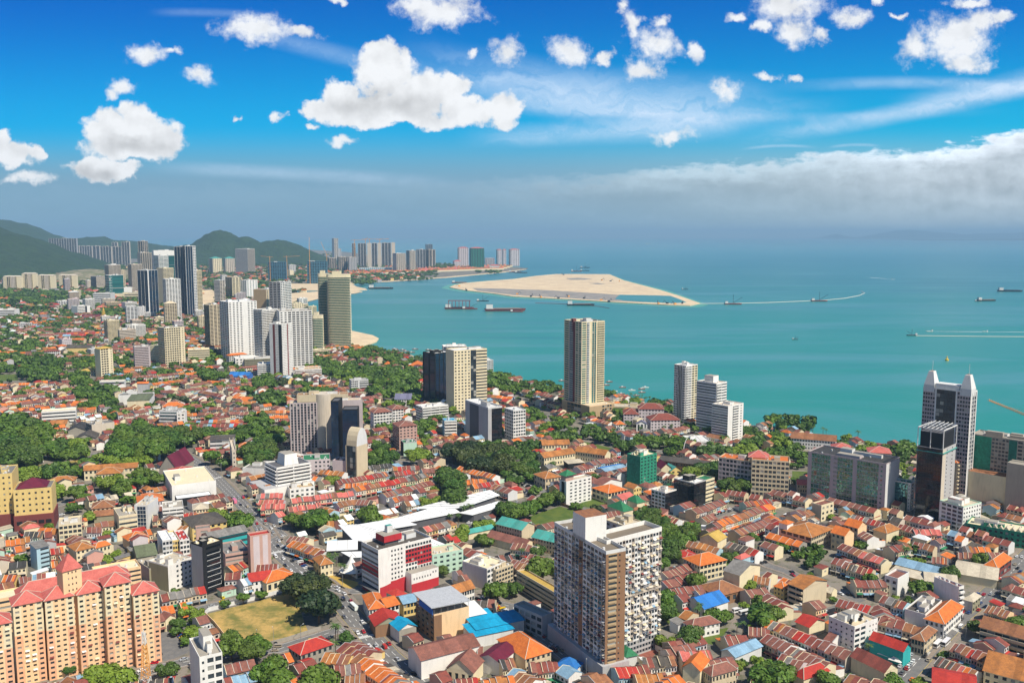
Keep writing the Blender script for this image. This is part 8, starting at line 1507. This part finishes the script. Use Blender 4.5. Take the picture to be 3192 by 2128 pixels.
for ri in (0,1,9,19,20,24):
    P_,w,zz=ROADS[ri]
    for i in range(1,len(P_)-1,4):
        a,c=P_[i-1],P_[i+1]; an=math.atan2(c[1]-a[1],c[0]-a[0]); X,Y=P_[i][0]-math.sin(an)*(w/2+1),P_[i][1]+math.cos(an)*(w/2+1)
        if P(X,Y,0)[1]>2150: continue
        t=thing('street_lamp',None,'street lamp',(X,Y,0),an-math.pi/2,'street lamps'); link('pole',lm1,t); link('lamp_head',lm2,t); later(t,X,Y,'tall steel street lamp')
n=0
for v,x,y in [('C2',400,1200),('C2',155,1230),('C2',748,960),('C3',1645,1200),('C4',1795,1160),('C4',1560,1210),('B2',1415,1330),('B1',2005,1010),('B2',620,880),('C1',2120,860),('C3',660,1500),('C4',700,1400),('B1',1505,650),('B3',685,730),('B3',610,720)]:
    n+=1; X,Y=U(*Q(v,x,y)); t=thing('street_lamp',None,'street lamp',(X,Y,0),n,'street lamps'); b=M(); b.bar((0,0,0),(0,0,10),.12,'steel'); link('pole',b.mesh('pole'),t); b=M(); b.bar((0,0,10),(2,0,10.5),.09,'steel'); b.bar((1.6,0,10.5),(2.6,0,10.55),.16,'lg'); link('lamp_head',b.mesh('lamp'),t); later(t,X,Y,'tall steel street lamp')
for i in range(9):
    p0=Vector(U(*Q('C4',1625,1090)));p1=Vector(U(*Q('C4',1760,960))); p=p0.lerp(p1,i/8); t=thing('parasol','red cafe parasol beside the orange striped corner shophouse, %s from the corner'%names[i],'parasol',(p.x,p.y,0),0,'red cafe parasols'); b=M(); b.lathe(0,0,[(1.3,2.3),(.1,3)],'rd',8); link('canopy',b.mesh('canopy'),t); b=M(); b.bar((0,0,0),(0,0,2.9),.05,'steel'); link('pole',b.mesh('pole'),t)
# white arch frame ride by the boulevard
X,Y=U(*Q('B3',1640,860)); t=thing('arch_frame','white looping steel arch over a green fountain beside the boulevard','sculpture',(X,Y,0)); b=M(); pv=None
for i in range(17):
    a=math.pi*i/16; q=(X-12+24*(1-math.cos(a))/2,Y+4*math.sin(a),28*math.sin(a)*(1.1-.5*i/16)); 
    if pv: b.bar(pv,q,.4,'wh')
    pv=q
part('arch',b,t); b=M(); b.lathe(X+8,Y,[(7,1),(7,1.6),(2,3),(.3,8)],'tq',10); part('fountain',b,t)
# walls round the vacant field
def wall_line(v,pts,h,k,lab,name='boundary_wall'):
    q=[U(*Q(v,*p)) for p in pts]; b=M()
    for a,c in zip(q,q[1:]):
        d=Vector((c[0]-a[0],c[1]-a[1])).normalized(); n=(-d.y*.15,d.x*.15); b.prism([(a[0]-n[0],a[1]-n[1]),(c[0]-n[0],c[1]-n[1]),(c[0]+n[0],c[1]+n[1]),(a[0]+n[0],a[1]+n[1])],0,h,k)
    c=q[0]; t=thing(name,lab,'wall',(c[0],c[1],0)); part('panel',b,t)
wall_line('',[(638,1918),(650,1905),(800,1868),(918,1836)],2.6,'lg','grey sheet fence along the top edge of the vacant field'); wall_line('',[(640,1918),(668,1945),(700,1985)],2.2,'pe','low peach wall on the left edge of the vacant field'); wall_line('',[(812,2018),(900,1995),(1000,1962)],2.4,'cn','grey wall along the bottom edge of the vacant field'); wall_line('B3',[(430,1290),(560,1330),(670,1362)],2.4,'br','brown wall between playing field and mansion garden')
for o,x,y,dsc in MID: later(o,x,y,dsc)
label_all()
def haze(d):
    b=M(); fr=lambda u,v:(u,v); b.box(fr,-59900,-1900,59900,57900,-12,500,'wh'); me=b.mesh('haze')
    m=bpy.data.materials.new('haze'); m.use_nodes=True; t=m.node_tree; t.nodes.clear(); o=t.nodes.new('ShaderNodeOutputMaterial'); v=t.nodes.new('ShaderNodeVolumePrincipled')
    v.inputs['Density'].default_value=d; v.inputs['Color'].default_value=(.42,.7,.95,1); v.inputs['Anisotropy'].default_value=0; t.links.new(v.outputs[0],o.inputs['Volume'])
    me.materials.clear(); me.materials.append(m); h=link('haze',me); h['kind']='stuff'; h['label']='pale blue haze in the air over the city and sea'
haze(5e-5)
